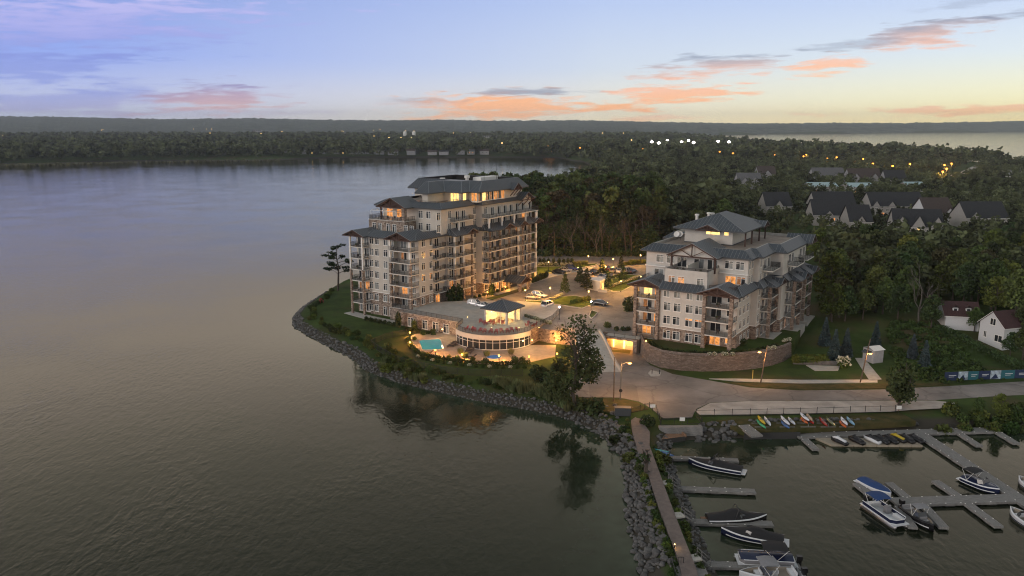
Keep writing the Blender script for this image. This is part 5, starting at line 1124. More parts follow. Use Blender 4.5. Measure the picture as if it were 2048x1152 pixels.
# pool lamps
for px, py, lb in ((820, 674, 'glowing pool lamp at the upper left of the deck'), (820, 694, 'glowing pool lamp left of the swimming pool'), (871, 710, 'glowing pool lamp in front of the swimming pool'), (924, 719, 'glowing pool lamp at the front left of the loungers'), (998, 721, 'glowing pool lamp beside the hot tub'), (1058, 723, 'glowing pool lamp at the right end of the deck hedge'), (1114, 717, 'glowing lamp under the big tree'), (1112, 690, 'small glowing lamp among branches below the terrace'), (1126, 668, 'glowing lamp above the branches of the big tree')):
    bollard(at(px, py, ZD if px != 1126 else 4.2), lb, 950, .95)
for (px, py, z, lb, pw) in ((885, 658, 4.2, 'bright wall lamp on the stone wing above the pool', 90), (1064, 680, 4.1, 'bright wall lamp on the stone wall right of the curved glass', 110), (920, 664, 4.3, 'small lamp at the gap beside the curved glass', 50), (1046, 681, 4.2, 'small bright lamp inside the end of the curved glass', 60)):
    p = at(px, py, z); o = thing('wall_lamp', lb, 'lamp', p); MB().b2((-.05, -.1, -.15), (.05, .3, .15)).obj('bracket', M['black'], o); MB().ball((0, -.25, 0), .2, 8).obj('globe', M['lampwarm'], o); point(o, (0, -.8, 0), pw * 2.5, (1, .62, .24))
for k, (px, py, lb) in enumerate(((983, 655, 'tiny light on the terrace railing by the chairs'), (935, 634, 'tiny light at the terrace railing left end'), (1038, 655, 'tiny light on the terrace railing right of the chairs'), (1078, 655, 'tiny light at the terrace railing right end'))):
    p = at(px, py, ZT + .4); tag(MB().ball((0, 0, 0), .12, 6).obj('step_light', M['lampwarm'], None, False, p), lb, 'lamp')
# fences, hedges, planting round the pool
fence('pool_fence', [(742, 691), (770, 678), (800, 672), (813, 670)], 2.02, 1.4, 'black metal fence at the left of the pool garden', 'rail', .12)
fence('pool_fence', [(742, 691), (762, 706), (790, 722), (830, 734), (870, 742), (915, 749), (960, 752), (1045, 752)], 2.0, 1.4, 'long curved black metal fence below the pool garden', 'rail', .12)
fence('pool_gate_fence', [(1018, 712), (1030, 722), (1040, 727)], ZD, 1.2, 'short black fence beside the hot tub', 'rail', .12)
hedge('hedge', [at(a, b, 2.0) for a, b in ((816, 680), (822, 696), (836, 708), (862, 717), (900, 722), (930, 727), (1000, 731), (1060, 728))], 1.1, .8, 'curved low hedge round the pool deck', 'hedge', 2.0)
for i, q in enumerate(along([at(a, b, 2.0) for a, b in ((836, 716), (870, 725), (920, 732), (1000, 738), (1050, 737))], 1.5)): shrub(q, 'hedge' if i % 3 else 'hydra', .45, 'low flowering shrub in the border outside the pool hedge', 'border shrubs outside the pool hedge', 2.0)
for px, py, s_ in ((866, 667, 1.0), (846, 670, .9), (915, 720, .8), (945, 722, .8), (972, 726, .9), (1030, 724, 1.0), (1045, 723, .9), (898, 717, .7), (829, 680, .7)): shrub(at(px, py, ZD), 'leaf', s_ * .8, 'rounded green shrub at the edge of the pool deck', 'shrubs edging the pool deck', ZD)
for px, py in ((921, 707), (930, 716), (974, 712), (1022, 708)): shrub(at(px, py, ZD), 'reed', .9, 'potted grass standing on the pool deck', 'potted grasses on the pool deck', ZD, name='potted_grass', cat='plant')
tag(ob('cedar', SHR['leaf_dk'][0], None, at(797, 655, 2.0), 0, (.8, .8, 2.5)), 'tall dark cedar at the tower corner beside the stone wing', 'shrub'); tag(ob('yellow_shrub', SHR['leaf_lt'][1], None, at(829, 660, 2.0), 0, (.8, .8, 1.6)), 'tall yellow green shrub against the stone wing', 'shrub'); tag(ob('lit_shrub', SHR['leaf_lt'][2], None, at(884, 664, 2.0), 0, (.7, .7, 1.1)), 'shrub glowing under the wall lamp of the stone wing', 'shrub')
for i in range(7): shrub(at(733 + 9 * i, 640 + 1.9 * i, 2.1), 'leaf_dk', .65, 'dark shrub in the bed below the tower lake face', 'shrubs below the tower lake face', 2.05)
for i in range(6): shrub(at(812 + 11 * i, 660 + 2 * i, 2.1), 'leaf_dk', .6, 'dark shrub below the stone wing windows', 'shrubs below the stone wing', 2.05)
sheet('patio', [(688, 626), (706, 622), (745, 632), (800, 643), (786, 648), (728, 637)], 2.1, 'concrete', .15, None, 'patio strip below the tower')
# ------------------------------------------------------------------ driveway, garage, retaining wall
rows = []
for i in range(7):
    t_ = i / 6; z = ZK + (2.07 - ZK) * sst(t_); a = at(1150, 662, ZK).lerp(at(1160, 744, 2.07), t_); b = at(1197, 664, ZK).lerp(at(1240, 744, 2.07), t_); rows.append([(a.x, a.y, z + .01), (b.x, b.y, z + .01)])
rp_ = MB().grid(rows); rp_.grid([[(p[0], p[1], p[2]) for p in (r_[1] for r_ in rows)], [(p[0], p[1], 1.2) for p in (r_[1] for r_ in rows)]]).grid([[(p[0], p[1], p[2]) for p in (r_[0] for r_ in rows)], [(p[0], p[1], 1.2) for p in (r_[0] for r_ in rows)]])
tag(rp_.obj('driveway_ramp', M['concrete']), 'pale concrete ramp climbing to the parking court', None, None, 'structure')
rwm = MB(); e = [Vector(r_[1]) for r_ in rows]
for a, b in zip(e[:-1], e[1:]):
    d = (b - a); n = Vector((d.y, -d.x, 0)).normalized() * -.35
    for p_, q_ in ((a, b),):
        rwm.grid([[(p_.x, p_.y, 1.6), (p_.x, p_.y, p_.z + .75), (p_.x + n.x, p_.y + n.y, p_.z + .75), (p_.x + n.x, p_.y + n.y, 1.6)], [(q_.x, q_.y, 1.6), (q_.x, q_.y, q_.z + .75), (q_.x + n.x, q_.y + n.y, q_.z + .75), (q_.x + n.x, q_.y + n.y, 1.6)]], 0, True, True)
tag(rwm.obj('ramp_wall', M['kerb']), 'pale sloping concrete wall along the right of the driveway ramp', 'wall')
g1, g2 = at(1207, 699, 2.06), at(1271, 708, 2.06); gd = (g2 - g1); gL = gd.length; grz = math.atan2(gd.y, gd.x)
gar = thing('garage_entrance', 'stone framed underground garage entrance glowing yellow inside', 'garage', (g1.x, g1.y, 2.06), grz)
MB().b2((-.2, 0, -.3), (.9, .7, 3.25)).b2((gL - .7, 0, -.3), (gL + .2, .7, 3.25)).b2((.9, 0, 2.75), (gL - .7, .7, 3.25)).obj('stone_frame', M['stone'], gar)
MB().b2((-.2, .7, 2.9), (gL + .2, 6, 3.1)).b2((-.2, 2.6, -.3), (gL + .2, 2.8, 2.9)).b2((-.2, .7, -.3), (0, 2.6, 2.9)).b2((gL, .7, -.3), (gL + .2, 2.6, 2.9)).obj('tunnel', M['stucco'], gar)
gd_ = MB()
for i in range(6): gd_.b2((.95, 2.42, .02 + i * .45), (gL - .75, 2.56, .44 + i * .45))
gd_.obj('roller_door', M['trim'], gar)
for x in (1.5, gL * .52): MB().b2((x, 2.25, .3), (x + .15, 2.35, 2.5)).obj('tube_lamp', M['lampwarm'], gar)
for x in (1.6, gL * .55, gL - 1.3): point(gar, (x, 1.5, 2.3), 330, (1, .36, .035), .2)
fence('ledge_fence', None, ZK, 1.0, 'dark fence on the ledge above the garage entrance', 'rail', .14, wpts=[Vector((g1.x, g1.y + .4, ZK)), Vector((g2.x, g2.y + .4, ZK))])
wl_px = [(1277, 699), (1281, 712), (1296, 725), (1320, 735), (1360, 741), (1400, 743), (1440, 743), (1480, 741), (1515, 737), (1545, 731), (1568, 723), (1583, 713)]
wl = [at(a, b, 2.0) for a, b in wl_px]
wm_ = MB(); ins_ = [Vector((40, 172)) for _ in wl]
rowsW = []
for i, p in enumerate(wl):
    d = (wl[min(i + 1, len(wl) - 1)] - wl[max(i - 1, 0)]).normalized(); n = Vector((-d.y, d.x)); zt_ = 5.35 if i < len(wl) - 2 else (5.2 if i == len(wl) - 2 else 4.9)
    rowsW.append([(p.x, p.y, 1.5), (p.x + n.x * .25, p.y + n.y * .25, zt_), (p.x + n.x * .85, p.y + n.y * .85, zt_), (p.x + n.x * .85, p.y + n.y * .85, 1.5)])
wm_.grid(rowsW, 0, True, True); rwl = tag(wm_.obj('retaining_wall', M['block']), 'long curved brown block retaining wall below the lower block', 'wall')
cp = MB(); cp.tube([((r_[1][0] + r_[2][0]) / 2, (r_[1][1] + r_[2][1]) / 2, r_[1][2] + .04) for r_ in rowsW], .42, 4); cp.obj('coping', M['block'], rwl)
# courses of block recessed and proud along the wall face
cs = MB()
for k in range(8):
    z = 1.75 + k * .45; t_ = (z - 1.5) / 3.85; cs.tube([(r_[0][0] + (r_[1][0] - r_[0][0]) * t_, r_[0][1] + (r_[1][1] - r_[0][1]) * t_, min(z, r_[1][2])) for r_ in rowsW], .045, 3)
cs.obj('block_courses', M['block'], rwl)
gp = [(r_[2][0], r_[2][1]) for r_ in rowsW] + [tuple(B2.w(14, -9)), tuple(B2.w(24, -8)), tuple(B2.w(22, 6)), tuple(B2.w(2, 23)), (g2.x + .5, g2.y + 1)]
tag(MB().prism(gp, 1.2, 5.14).obj('garden_terrace', M['grass']), 'lawn terrace round the lower block', None, None, 'structure')
hedge('hedge', [Vector((r_[2][0], r_[2][1])) + (Vector((44, 178)) - Vector((r_[2][0], r_[2][1]))).normalized() * .8 for r_ in rowsW[1:-1]], .8, .75, 'dark hedge along the top of the curved retaining wall', 'leaf_dk', 5.14)
for i, px in enumerate((1419, 1429, 1446, 1452, 1465)): shrub(at(px, 711, 5.3), 'hydra', .5, 'white hydrangea on top of the retaining wall before the lit patio', 'hydrangeas on the retaining wall', 5.2)
for i, (px, py) in enumerate(((1539, 700), (1548, 698), (1570, 684), (1578, 682))): shrub(at(px, py, 5.3), 'hydra', .6, 'white hydrangea at the right end of the retaining wall', 'hydrangeas at the wall right end', 5.1)
for px, py, lb in ((1402, 690, 'slim dark cedar by the stone base of the lower block'), ): tag(ob('cedar', SHR['leaf_dk'][1], None, at(px, py, 5.14), 0, (.45, .45, 1.5)), lb, 'shrub')
tag(ob('round_shrub', SHR['leaf_dk'][2], None, at(1486, 690, 5.14), 0, (.8, .8, .9)), 'round dark shrub at the right stone base of the lower block', 'shrub')
bollard(at(1292, 688, 5.2), 'small glowing lamp at the left end of the retaining wall', 60, .5)
pt = MB().lathe([(.25, 0), (.05, .06), (.05, .68), (.55, .7), (.55, .74)], n=10)
# low stone wall, slab, spruces, shed, houses on the right
lw_ = fence  # (kept simple: low wall as one thing)
a, b = at(1586, 726, 2.2), at(1690, 729, 2.2); tag(MB().beam((a.x, a.y, 2.3), (b.x, b.y, 2.3), .5, 1.2).obj('low_wall', M['rock']), 'low grey stone wall below the bright shrubs', 'wall')
sheet('slab', [(1612, 730), (1680, 732), (1676, 741), (1630, 741)], 2.12, 'concrete', .1, None, 'concrete slab by the low wall')
for i in range(26): shrub(at(1590 + (i % 13) * 5.0, 716 + (i // 13) * 5, 2.8), 'leaf_lt', .8, 'bright yellow green shrub above the low stone wall', 'bright shrubs above the low wall', 2.4)
TS = [make_tree('spruce', 300 + i) for i in range(2)]
for i, (px, py, s_) in enumerate(((1649, 690, .66), (1668, 718, .68), (1691, 714, .66), (1750, 694, .6), (1824, 716, .55), (1848, 735, .6))):
    p = atg(px, py); plant(TS[i % 2], p, s_, 'spruce', ['blue spruce standing farthest back of the three by the walkway', 'blue spruce nearest the white flowering bush', 'blue spruce right of the three beside the walkway', 'dark spruce behind the grey shed', 'small dark spruce right of the shed', 'small dark spruce nearest the bannered fence'][i], None)
shrub(atg(1686, 735), 'hydra', 1.5, 'large white flowering bush at the walkway corner', None)
p = atg(1745, 722); sh = thing('garden_shed', 'small grey shed with a slanted hatch beside the walkway', 'shed', p, .35)
MB().b2((-1.4, -1.5, -.3), (1.4, 1.5, 2.9)).obj('wall', mat('shed_panel', (.33, .34, .36), .6, .1, 2), sh); MB().grid([[(-1.6, -1.8, 2.85), (-1.6, 0, 3.45), (-1.6, 1.8, 2.85)], [(1.6, -1.8, 2.85), (1.6, 0, 3.45), (1.6, 1.8, 2.85)]]).obj('roof', M['trim'], sh)
MB().grid([[(-1.42, -1.1, 2.6), (-1.42, 1.1, 2.6)], [(-2.3, -1.1, 2.1), (-2.3, 1.1, 2.1)], [(-2.3, -1.1, 2.0), (-2.3, 1.1, 2.0)]]).obj('awning', M['railglass'], sh)
M['wht'] = mat('white_siding', (.58, .59, .60), .7, .05, 3, stretch=(1, 1, 12)); M['redroof'] = mat('dark_red_shingles', (.045, .018, .018), .85, .3, 3); M['darkroof'] = mat('charcoal_shingles', (.022, .024, .028), .95, .3, 2); M['brownroof'] = mat('brown_shingles', (.05, .036, .032), .85, .3, 2); M['greyroof'] = mat('grey_shingles', (.10, .10, .105), .85, .25, 2); M['tealroof'] = mat('pale_teal_metal', (.30, .42, .44), .5, .1, 1)
M['offwhite'] = mat('offwhite_siding', (.31, .30, .285), .8, .08, 2); M['darkwall'] = mat('dark_brick', (.10, .065, .05), .9, .3, 3); M['greywall'] = mat('grey_siding', (.28, .28, .29), .8, .1, 2)
def house(pa, pb, depth, wh, rh, wallm, roofm, label, name='house', wins=(), dorm=0, cat='house', over=.45, group=None, lit=0, z=None, gables=()):
    """gable wall from pa to pb, ridge running back from its middle"""
    d = Vector((pb[0] - pa[0], pb[1] - pa[1])); Wd = d.length; rz = math.atan2(d.y, d.x); z = pa[2] if z is None else z
    o = thing(name, label, cat, (pa[0], pa[1], z), rz, group)
    w_ = MB().prism([(0, 0), (Wd, 0), (Wd, depth), (0, depth)], -1.5, wh); w_.face([(0, 0, wh), (Wd, 0, wh), (Wd / 2, 0, wh + rh)]); w_.face([(0, depth, wh), (Wd, depth, wh), (Wd / 2, depth, wh + rh)]); w_.obj('wall', M[wallm], o)
    r_ = MB(); k = over * rh / (Wd / 2)
    for s_ in (0, 1):
        x0 = -over if s_ == 0 else Wd + over; q = [(x0, -over, wh - k), (x0, depth + over, wh - k), (Wd / 2, depth + over, wh + rh), (Wd / 2, -over, wh + rh)]
        r_.face([(a, b, c + .16) for a, b, c in q]); r_.face([(a, b, c + .02) for a, b, c in q]); r_.face([(*q[0][:2], q[0][2] + .02), (*q[3][:2], q[3][2] + .02), (*q[3][:2], q[3][2] + .16), (*q[0][:2], q[0][2] + .16)], 1); r_.face([(*q[0][:2], q[0][2] + .02), (*q[1][:2], q[1][2] + .02), (*q[1][:2], q[1][2] + .16), (*q[0][:2], q[0][2] + .16)], 1)
    ro = r_.obj('roof', [M[roofm], M['trim']], o)
    for (f, x, zz, ww, hh, pn) in wins:
        fm, panes = win_mesh(ww, hh, 'door'); loc = (x, -.015, zz) if f == 'F' else (-.015, x, zz)
        wo_ = ob('window', fm, o, loc, 0 if f == 'F' else -math.pi / 2); ob('pane', panes[pn], wo_)
    for i in range(dorm):
        y = depth * (i + .8) / (dorm + .6); zz = wh + rh * .35; x = Wd + over - (Wd / 2 + over) * .45
        dm = MB().b2((x - 1.6, y - .6, zz - .3), (x + .3, y + .6, zz + .7)); dm.obj('dormer', M[wallm], ro); MB().grid([[(x - 2.2, y - .85, zz + .65), (x - 2.2, y, zz + 1.35), (x - 2.2, y + .85, zz + .65)], [(x + .5, y - .85, zz + .65), (x + .5, y, zz + 1.35), (x + .5, y + .85, zz + .65)]]).obj('dormer_roof', M[roofm], ro)
        MB().b2((x + .29, y - .35, zz), (x + .32, y + .35, zz + .55)).obj('dormer_window', M['glass'], ro)
    for (y, gw, gh) in gables:   # cross gables on the visible (left/front) slope
        zz = wh + .0; g_ = MB(); xf = -over * .6
        g_.face([(xf, y - gw / 2, zz - .3), (xf, y + gw / 2, zz - .3), (xf, y, zz + gh)]).b2((xf + .01, y - gw / 2 + .2, 0), (Wd / 2, y + gw / 2 - .2, zz)); g_.obj('gable_wall', M[wallm], o)
        MB().grid([[(xf - .3, y - gw / 2 - .3, zz - .35), (xf - .3, y, zz + gh + .15), (xf - .3, y + gw / 2 + .3, zz - .35)], [(Wd / 2, y - gw / 2 - .3, zz - .35), (Wd / 2, y, zz + gh + .15), (Wd / 2, y + gw / 2 + .3, zz - .35)]]).obj('gable_roof', M[roofm], o)
        wo_ = ob('window', win_mesh(1.4, 1.2, 'door')[0], o, (xf - .02, y, zz - 1.9), -math.pi / 2); ob('pane', win_mesh(1.4, 1.2, 'door')[1]['yel' if lit else 'dark'], wo_)
    return o
pa, pb = atg(1956, 680), atg(2004, 701); house(pa, pb, 11, 4.6, 2.9, 'wht', 'redroof', 'white gabled cottage with a dark red roof at the right edge', 'cottage', [('F', 1.7, 1.2, .8, 1.5, 'dark'), ('F', 3.4, 4.4, 1.5, 1.6, 'dark'), ('F', 5.2, .9, 2.0, 1.6, 'dark')])
pa, pb = atg(1871, 637), atg(1889, 658); house(pa, pb, 7.5, 2.7, 2.6, 'wht', 'redroof', 'white garage with dark red roof and two dormers behind the hedge', 'garage', [], 2, 'garage')
hedge('hedge', [atg(a, b) for a, b in ((1876, 662), (1900, 672), (1950, 697), (2000, 722), (2060, 752))], 2.2, 1.7, 'long dark clipped hedge below the white cottage', 'leaf_dk', None, 45)
# bannered site fence
bf_a, bf_b = at(1888, 763, 2.1), at(2062, 757, 2.1); bd = (bf_b - bf_a); bL = bd.length; bf = thing('banner_fence', 'site fence hung with navy, teal and pictured banners', 'fence', bf_a, math.atan2(bd.y, bd.x))
bcol = {'navy': mat('navy_banner', (.015, .03, .085), .6), 'teal': mat('teal_banner', (.02, .12, .15), .6), 'pic': mat('picture_banner', (.35, .42, .48), .6, .6, 1.0), 'white': mat('banner_print', (.6, .62, .64), .6)}
x = 0.0
for i, (wd, cn) in enumerate(((2.9, 'navy'), (2.1, 'pic'), (2.3, 'teal'), (2.5, 'navy'), (2.3, 'pic'), (3.0, 'teal'), (3, 'navy'))):
    if x > bL: break
    pn = MB().b2((x + .03, -.02, .15), (x + wd - .03, .02, 1.95)).obj('banner', bcol[cn], bf)
    if cn != 'pic': MB().b2((x + wd * .3, -.03, 1.15), (x + wd * .85, -.0225, 1.28)).b2((x + wd * .3, -.03, .85), (x + wd * .7, -.0225, .95)).obj('print', bcol['white'], pn)
    else: MB().face([(x + .2, -.0225, .25), (x + wd * .5, -.0225, 1.3), (x + wd * .8, -.0225, .25)]).obj('print', bcol['navy'], pn)
    MB().beam((x, .05, 0), (x, .05, 2.0), .06).obj('post', M['rail'], bf); x += wd
# ------------------------------------------------------------------ street lights and poles
def street_light(px, py, z, top, arm, lb, wood=True, power=900, lean=0.0, cat='street light', sign=False):
    p = at(px, py, z); o = thing('street_light', lb, cat, p)
    MB().tube([(0, 0, -.3), (lean * top, 0, top)], [.15, .09], 7).obj('pole', M['pole_wood' if wood else 'pole_metal'], o)
    if arm is not None:
        ax, az = arm; MB().tube([(lean * az, 0, az), (ax * .5 + lean * az, -.05, az + .35), (ax + lean * az, -.1, az + .3)], .05, 5).obj('arm', M['pole_metal'], o)
        MB().ball((ax + lean * az, -.1, az + .2), (.38, .2, .13), 8).obj('lamp_head', M['lampor'], o); point(o, (ax + lean * az, -.2, az - .25), power, (1, .47, .16), .2)
    if sign: MB().tube([(0, -.14, 1.9), (0, -.18, 1.9)], .34, 10).obj('round_sign', M['black'], o)
    return o
street_light(1240.5, 800, 2.05, 7.4, (1.5, 7.0), 'street light with an orange lamp at the road bend', False, 2600, .01, sign=True)
o = street_light(1227, 803, 2.05, 8.6, None, 'dark bare pole left of the street light at the road bend', True, 0, .0, 'pole')
street_light(1521, 766, 2.05, 7.8, (-1.3, 6.2), 'leaning wooden pole with a small lamp before the retaining wall', True, 1100, .11)
street_light(1720, 765, 2.05, 9.0, (.7, 5.8), 'leaning wooden pole with a lamp beside the shed', True, 1100, .14)
o = street_light(1108, 523, ZK, 10.5, None, 'wooden utility pole before the dark wood behind the tower', True, 0, .0, 'pole'); MB().tube([(0, 0, 8.2), (-1.6, 0, 8.9), (-2, 0, 8.8)], .05, 5).obj('arm', M['pole_metal'], o)
a = at(1108, 523, ZK); wr_ = MB()
for z, k in ((10.3, 0), (9.4, .5), (7.4, 0)):
    wr_.tube([(a.x, a.y, ZK + z), (a.x + 22, a.y + 4, ZK + z - .6), (a.x + 46, a.y + 8, ZK + z)], .03, 3)
tag(wr_.obj('power_lines', M['rail']), 'thin power lines strung in front of the wood', 'wire')
tag(MB().tube([(0, 0, 0), (0, 0, 1.9)], .07, 6).obj('marker_post', mat('yellow_post', (.5, .38, .08), .6), None, False, at(1505, 758, 2.1)), 'thin yellow marker post on the verge', 'post')
isl = sheet('traffic_island', [(1296, 746), (1302, 740), (1322, 745), (1320, 751), (1302, 752)], 2.2, 'kerb', .2, None, 'small kerbed island in the road')
for i, (px, py) in enumerate(((1304, 747), (1319, 748))): tag(MB().lathe([(.08, 0), (.08, .9), (.02, .95)], n=6).obj('bollard', M['timber' if i == 0 else 'black'], None, False, at(px, py, 2.2)), ['reddish bollard on the small road island', 'black bollard on the small road island'][i], 'bollard')
# ------------------------------------------------------------------ boulders of the shore
BM = []
for i in range(7):
    bm = bmesh.new(); bmesh.ops.create_icosphere(bm, subdivisions=2, radius=.5); rs = np.random.default_rng(i)
    ax = rs.normal(size=(9, 3)); ax /= np.linalg.norm(ax, axis=1)[:, None]; cut = rs.uniform(.30, .46, 9)
    for v in bm.verts:
        for a_, c_ in zip(ax, cut):
            d = v.co.dot(Vector(a_))
            if d > c_: v.co -= Vector(a_) * (d - c_)
        v.co *= 1 + rs.normal(0, .03)
    me = bpy.data.meshes.new('boulder'); bm.to_mesh(me); bm.free(); me.materials.append(M['rock']); BM.append(me)
BV = [np.array([v.co[:] for v in m.vertices]) for m in BM]; BF = [np.array([p.vertices[:] for p in m.polygons]) for m in BM]
rocks = []
def strew(line, step, dmin, dmax, smin, smax, rows_):
    L = along(line, step)
    for p in L:
        for k in range(rows_): rocks.append((p.x, p.y, dmin + (dmax - dmin) * (k + random.random()) / rows_, random.uniform(smin, smax) * random.choice((.7, 1, 1, 1.25))))
sh1 = [Vector(p) for p in SHORE_W]; sh2 = [Vector(p) for p in SHORE_M]
def nrm_of(line):
    out = []
    for i, p in enumerate(line):
        d = (line[min(i + 1, len(line) - 1)] - line[max(i - 1, 0)]).normalized(); out.append(Vector((-d.y, d.x)))
    return out
def strew(line, step, dmin, dmax, smin, smax, rows_):
    for a, b in zip(line[:-1], line[1:]):
        L = (b - a).length; d = (b - a) / L; n = Vector((-d.y, d.x)); m = max(1, int(L / step))
        for i in range(m):
            for k in range(rows_):
                off = dmin + (dmax - dmin) * (k + random.random()) / rows_; q = a + d * (L * (i + random.random()) / m) + n * off
                rocks.append((q.x, q.y, random.uniform(smin, smax) * random.choice((.65, .9, 1, 1, 1.3))))
strew(sh1[:10], .62, -.35, 2.2, .32, .8, 4); strew(sh1[9:14], .55, -.35, 2.4, .32, .8, 4); strew(sh1[13:], .52, -.45, 3.3, .42, 1.1, 6)
strew(sh2[:7], .65, -.3, 2.0, .4, .95, 4)
for i in range(60): q = at(random.uniform(1395, 1472), random.uniform(852, 874), .9); rocks.append((q.x, q.y, random.uniform(.6, 1.2)))
for i in range(46): q = at(1500 + i * 7.3 + random.uniform(-3, 3), 843 - i * .12 + random.uniform(-2, 2), 1.6); rocks.append((q.x, q.y, random.uniform(.6, 1.1)))
for i in range(40): q = at(random.uniform(1150, 1235), random.uniform(818, 850), 1.3); rocks.append((q.x, q.y, random.uniform(.6, 1.1)))
for i in range(20): q = at(1840 + i * 10 + random.uniform(-4, 4), 850 + random.uniform(-2, 2), .8); rocks.append((q.x, q.y, random.uniform(.6, 1.1)))
R_ = np.array(rocks); Dr = sdist(R_[:, 0], R_[:, 1]); Zr = np.maximum(ground(R_[:, 0], R_[:, 1], Dr), -.25)
size = np.array([F_PX * r_[2] / proj((r_[0], r_[1], 1))[2] for r_ in rocks]); order = np.argsort(-size)
bank = tag(ob('rock_bank', None), 'bank of grey boulders along the shore', None, None, 'structure')
Vs, Fs, off = [], [], 0
for rank, i in enumerate(order):
    k = i % 7; x, y, s_ = rocks[i]; z = float(Zr[i]) + s_ * .18; rz = random.random() * 6.28
    sc3 = np.array([s_ * random.uniform(.85, 1.25), s_ * random.uniform(.8, 1.1), s_ * random.uniform(.6, .85)])
    if rank < 300: ob('boulder', BM[k], bank, (x, y, z), rz, tuple(sc3))
    else:
        v = BV[k] * sc3; c_, s2 = math.cos(rz), math.sin(rz); Vs.append(np.stack([v[:, 0] * c_ - v[:, 1] * s2 + x, v[:, 0] * s2 + v[:, 1] * c_ + y, v[:, 2] + z], 1)); Fs.append(BF[k] + off); off += len(v)
tag(ob('smaller_boulders', np_mesh('smaller_boulders', np.concatenate(Vs), np.concatenate(Fs), M['rock']), bank), None, None, None, 'stuff')
# shore planting
def strip(line, step, dmin, dmax, kinds, smin, smax, label, group, name='shrub', cat='shrub'):
    for a, b in zip(line[:-1], line[1:]):
        L = (b - a).length; d = (b - a) / L; n = Vector((-d.y, d.x)); m = max(1, int(L / step))
        for i in range(m):
            q = a + d * (L * (i + random.random() * .8) / m) + n * random.uniform(dmin, dmax); k = random.choice(kinds); s_ = random.uniform(smin, smax)
            shrub(q, k, s_, label, group, None, s_ * random.uniform(.8, 1.2), name, cat)
strip(sh1[:5], 2.2, 3.6, 6, ['hedge', 'leaf_dk', 'leaf_lt'], .5, .95, 'wild green shrub above the rocks below the tower lawn', 'shrubs above the rocks by the lawn')
strip(sh1[4:9], 1.5, 3.6, 7, ['hedge', 'leaf', 'leaf_dk', 'leaf_lt'], .6, 1.1, 'wild shrub on the bank between rocks and pool fence', 'shrubs on the bank below the pool')
strip(sh1[8:13], 1.5, 3.2, 5.5, ['leaf', 'leaf_dk', 'hedge'], .5, .9, 'dark shrub on the bank above the rocks near the big tree', 'shrubs on the bank near the big tree')
strip([at(a, b, 2).xy for a, b in ((1142, 808), (1100, 792), (1060, 783), (1010, 772), (985, 765))], .75, -.6, .8, ['reed'], 1.0, 1.4, 'clump of pale tall grass in the long row above the rocks', 'pale tall grass row', 'tall_grass', 'grass')
strip([at(a, b, 2).xy for a, b in ((860, 752), (800, 735), (760, 722))], 1.1, -1, 1.5, ['reed', 'leaf_lt'], .8, 1.2, 'clump of pale grass on the bank left of the pool fence', 'pale grass on the left bank', 'tall_grass', 'grass')
strip([Vector(at(a, b, 1.9)[:2]) for a, b in path_l[1:]], 1.15, -1.0, -.6, ['hedge', 'leaf_lt', 'hedge'], .35, .62, 'low shrub along the lake side of the causeway path', 'shrubs on the lake side of the path')
strip([Vector(at(a, b, 1.9)[:2]) for a, b in path_r[3:]], 1.4, .6, 1.0, ['hedge', 'leaf_lt', 'leaf_dk'], .3, .6, 'low shrub along the marina side of the causeway path', 'shrubs on the marina side of the path')
for i, (px, py, s_) in enumerate(((1190, 822, 1.9), (1160, 815, 1.7), (1295, 848, 1.3), (1230, 868, 1.0), (1248, 862, .9), (1258, 905, 1.1), (1330, 915, 1.1), (1280, 935, .9), (1105, 775, 2.2), (1080, 760, 2.0), (1120, 745, 1.9))):
    shrub(at(px, py, 1.9), 'leaf_dk' if i not in (5, 6) else 'leaf', s_, ['big dark bush beside the dark utility box', 'big dark bush at the foot of the big tree', 'round dark bush in the bend of the path', 'low dark bush left of the path by the rocks', 'green bush nearest the path above the rocks', 'grey green bush on the rocks by the narrow path', 'green bush between the path and the boat dock', 'small bush left of the path by the water glow', 'wide dark bush left of the big tree', 'dark bush at the right end of the pool fence', 'dark bush under the big tree beside the driveway'][i], None, None, s_ * .9)
for i in range(26): shrub(at(1850 + random.random() * 210, random.uniform(826, 850), 1.7), random.choice(['leaf_lt', 'leaf', 'hedge']), random.uniform(.9, 1.5), 'leafy green bush on the bank above the right dock', 'bushes above the right dock', None)
p = at(1245, 830, 1.9); tag(MB().b2((-1.4, -.6, 0), (1.4, .6, 1.4)).b2((-1.45, -.65, 1.4), (1.45, .65, 1.5)).obj('utility_box', mat('dark_box_paint', (.05, .055, .06), .6), None, False, p, -.05), 'dark metal utility box on the dry bank', 'utility box')
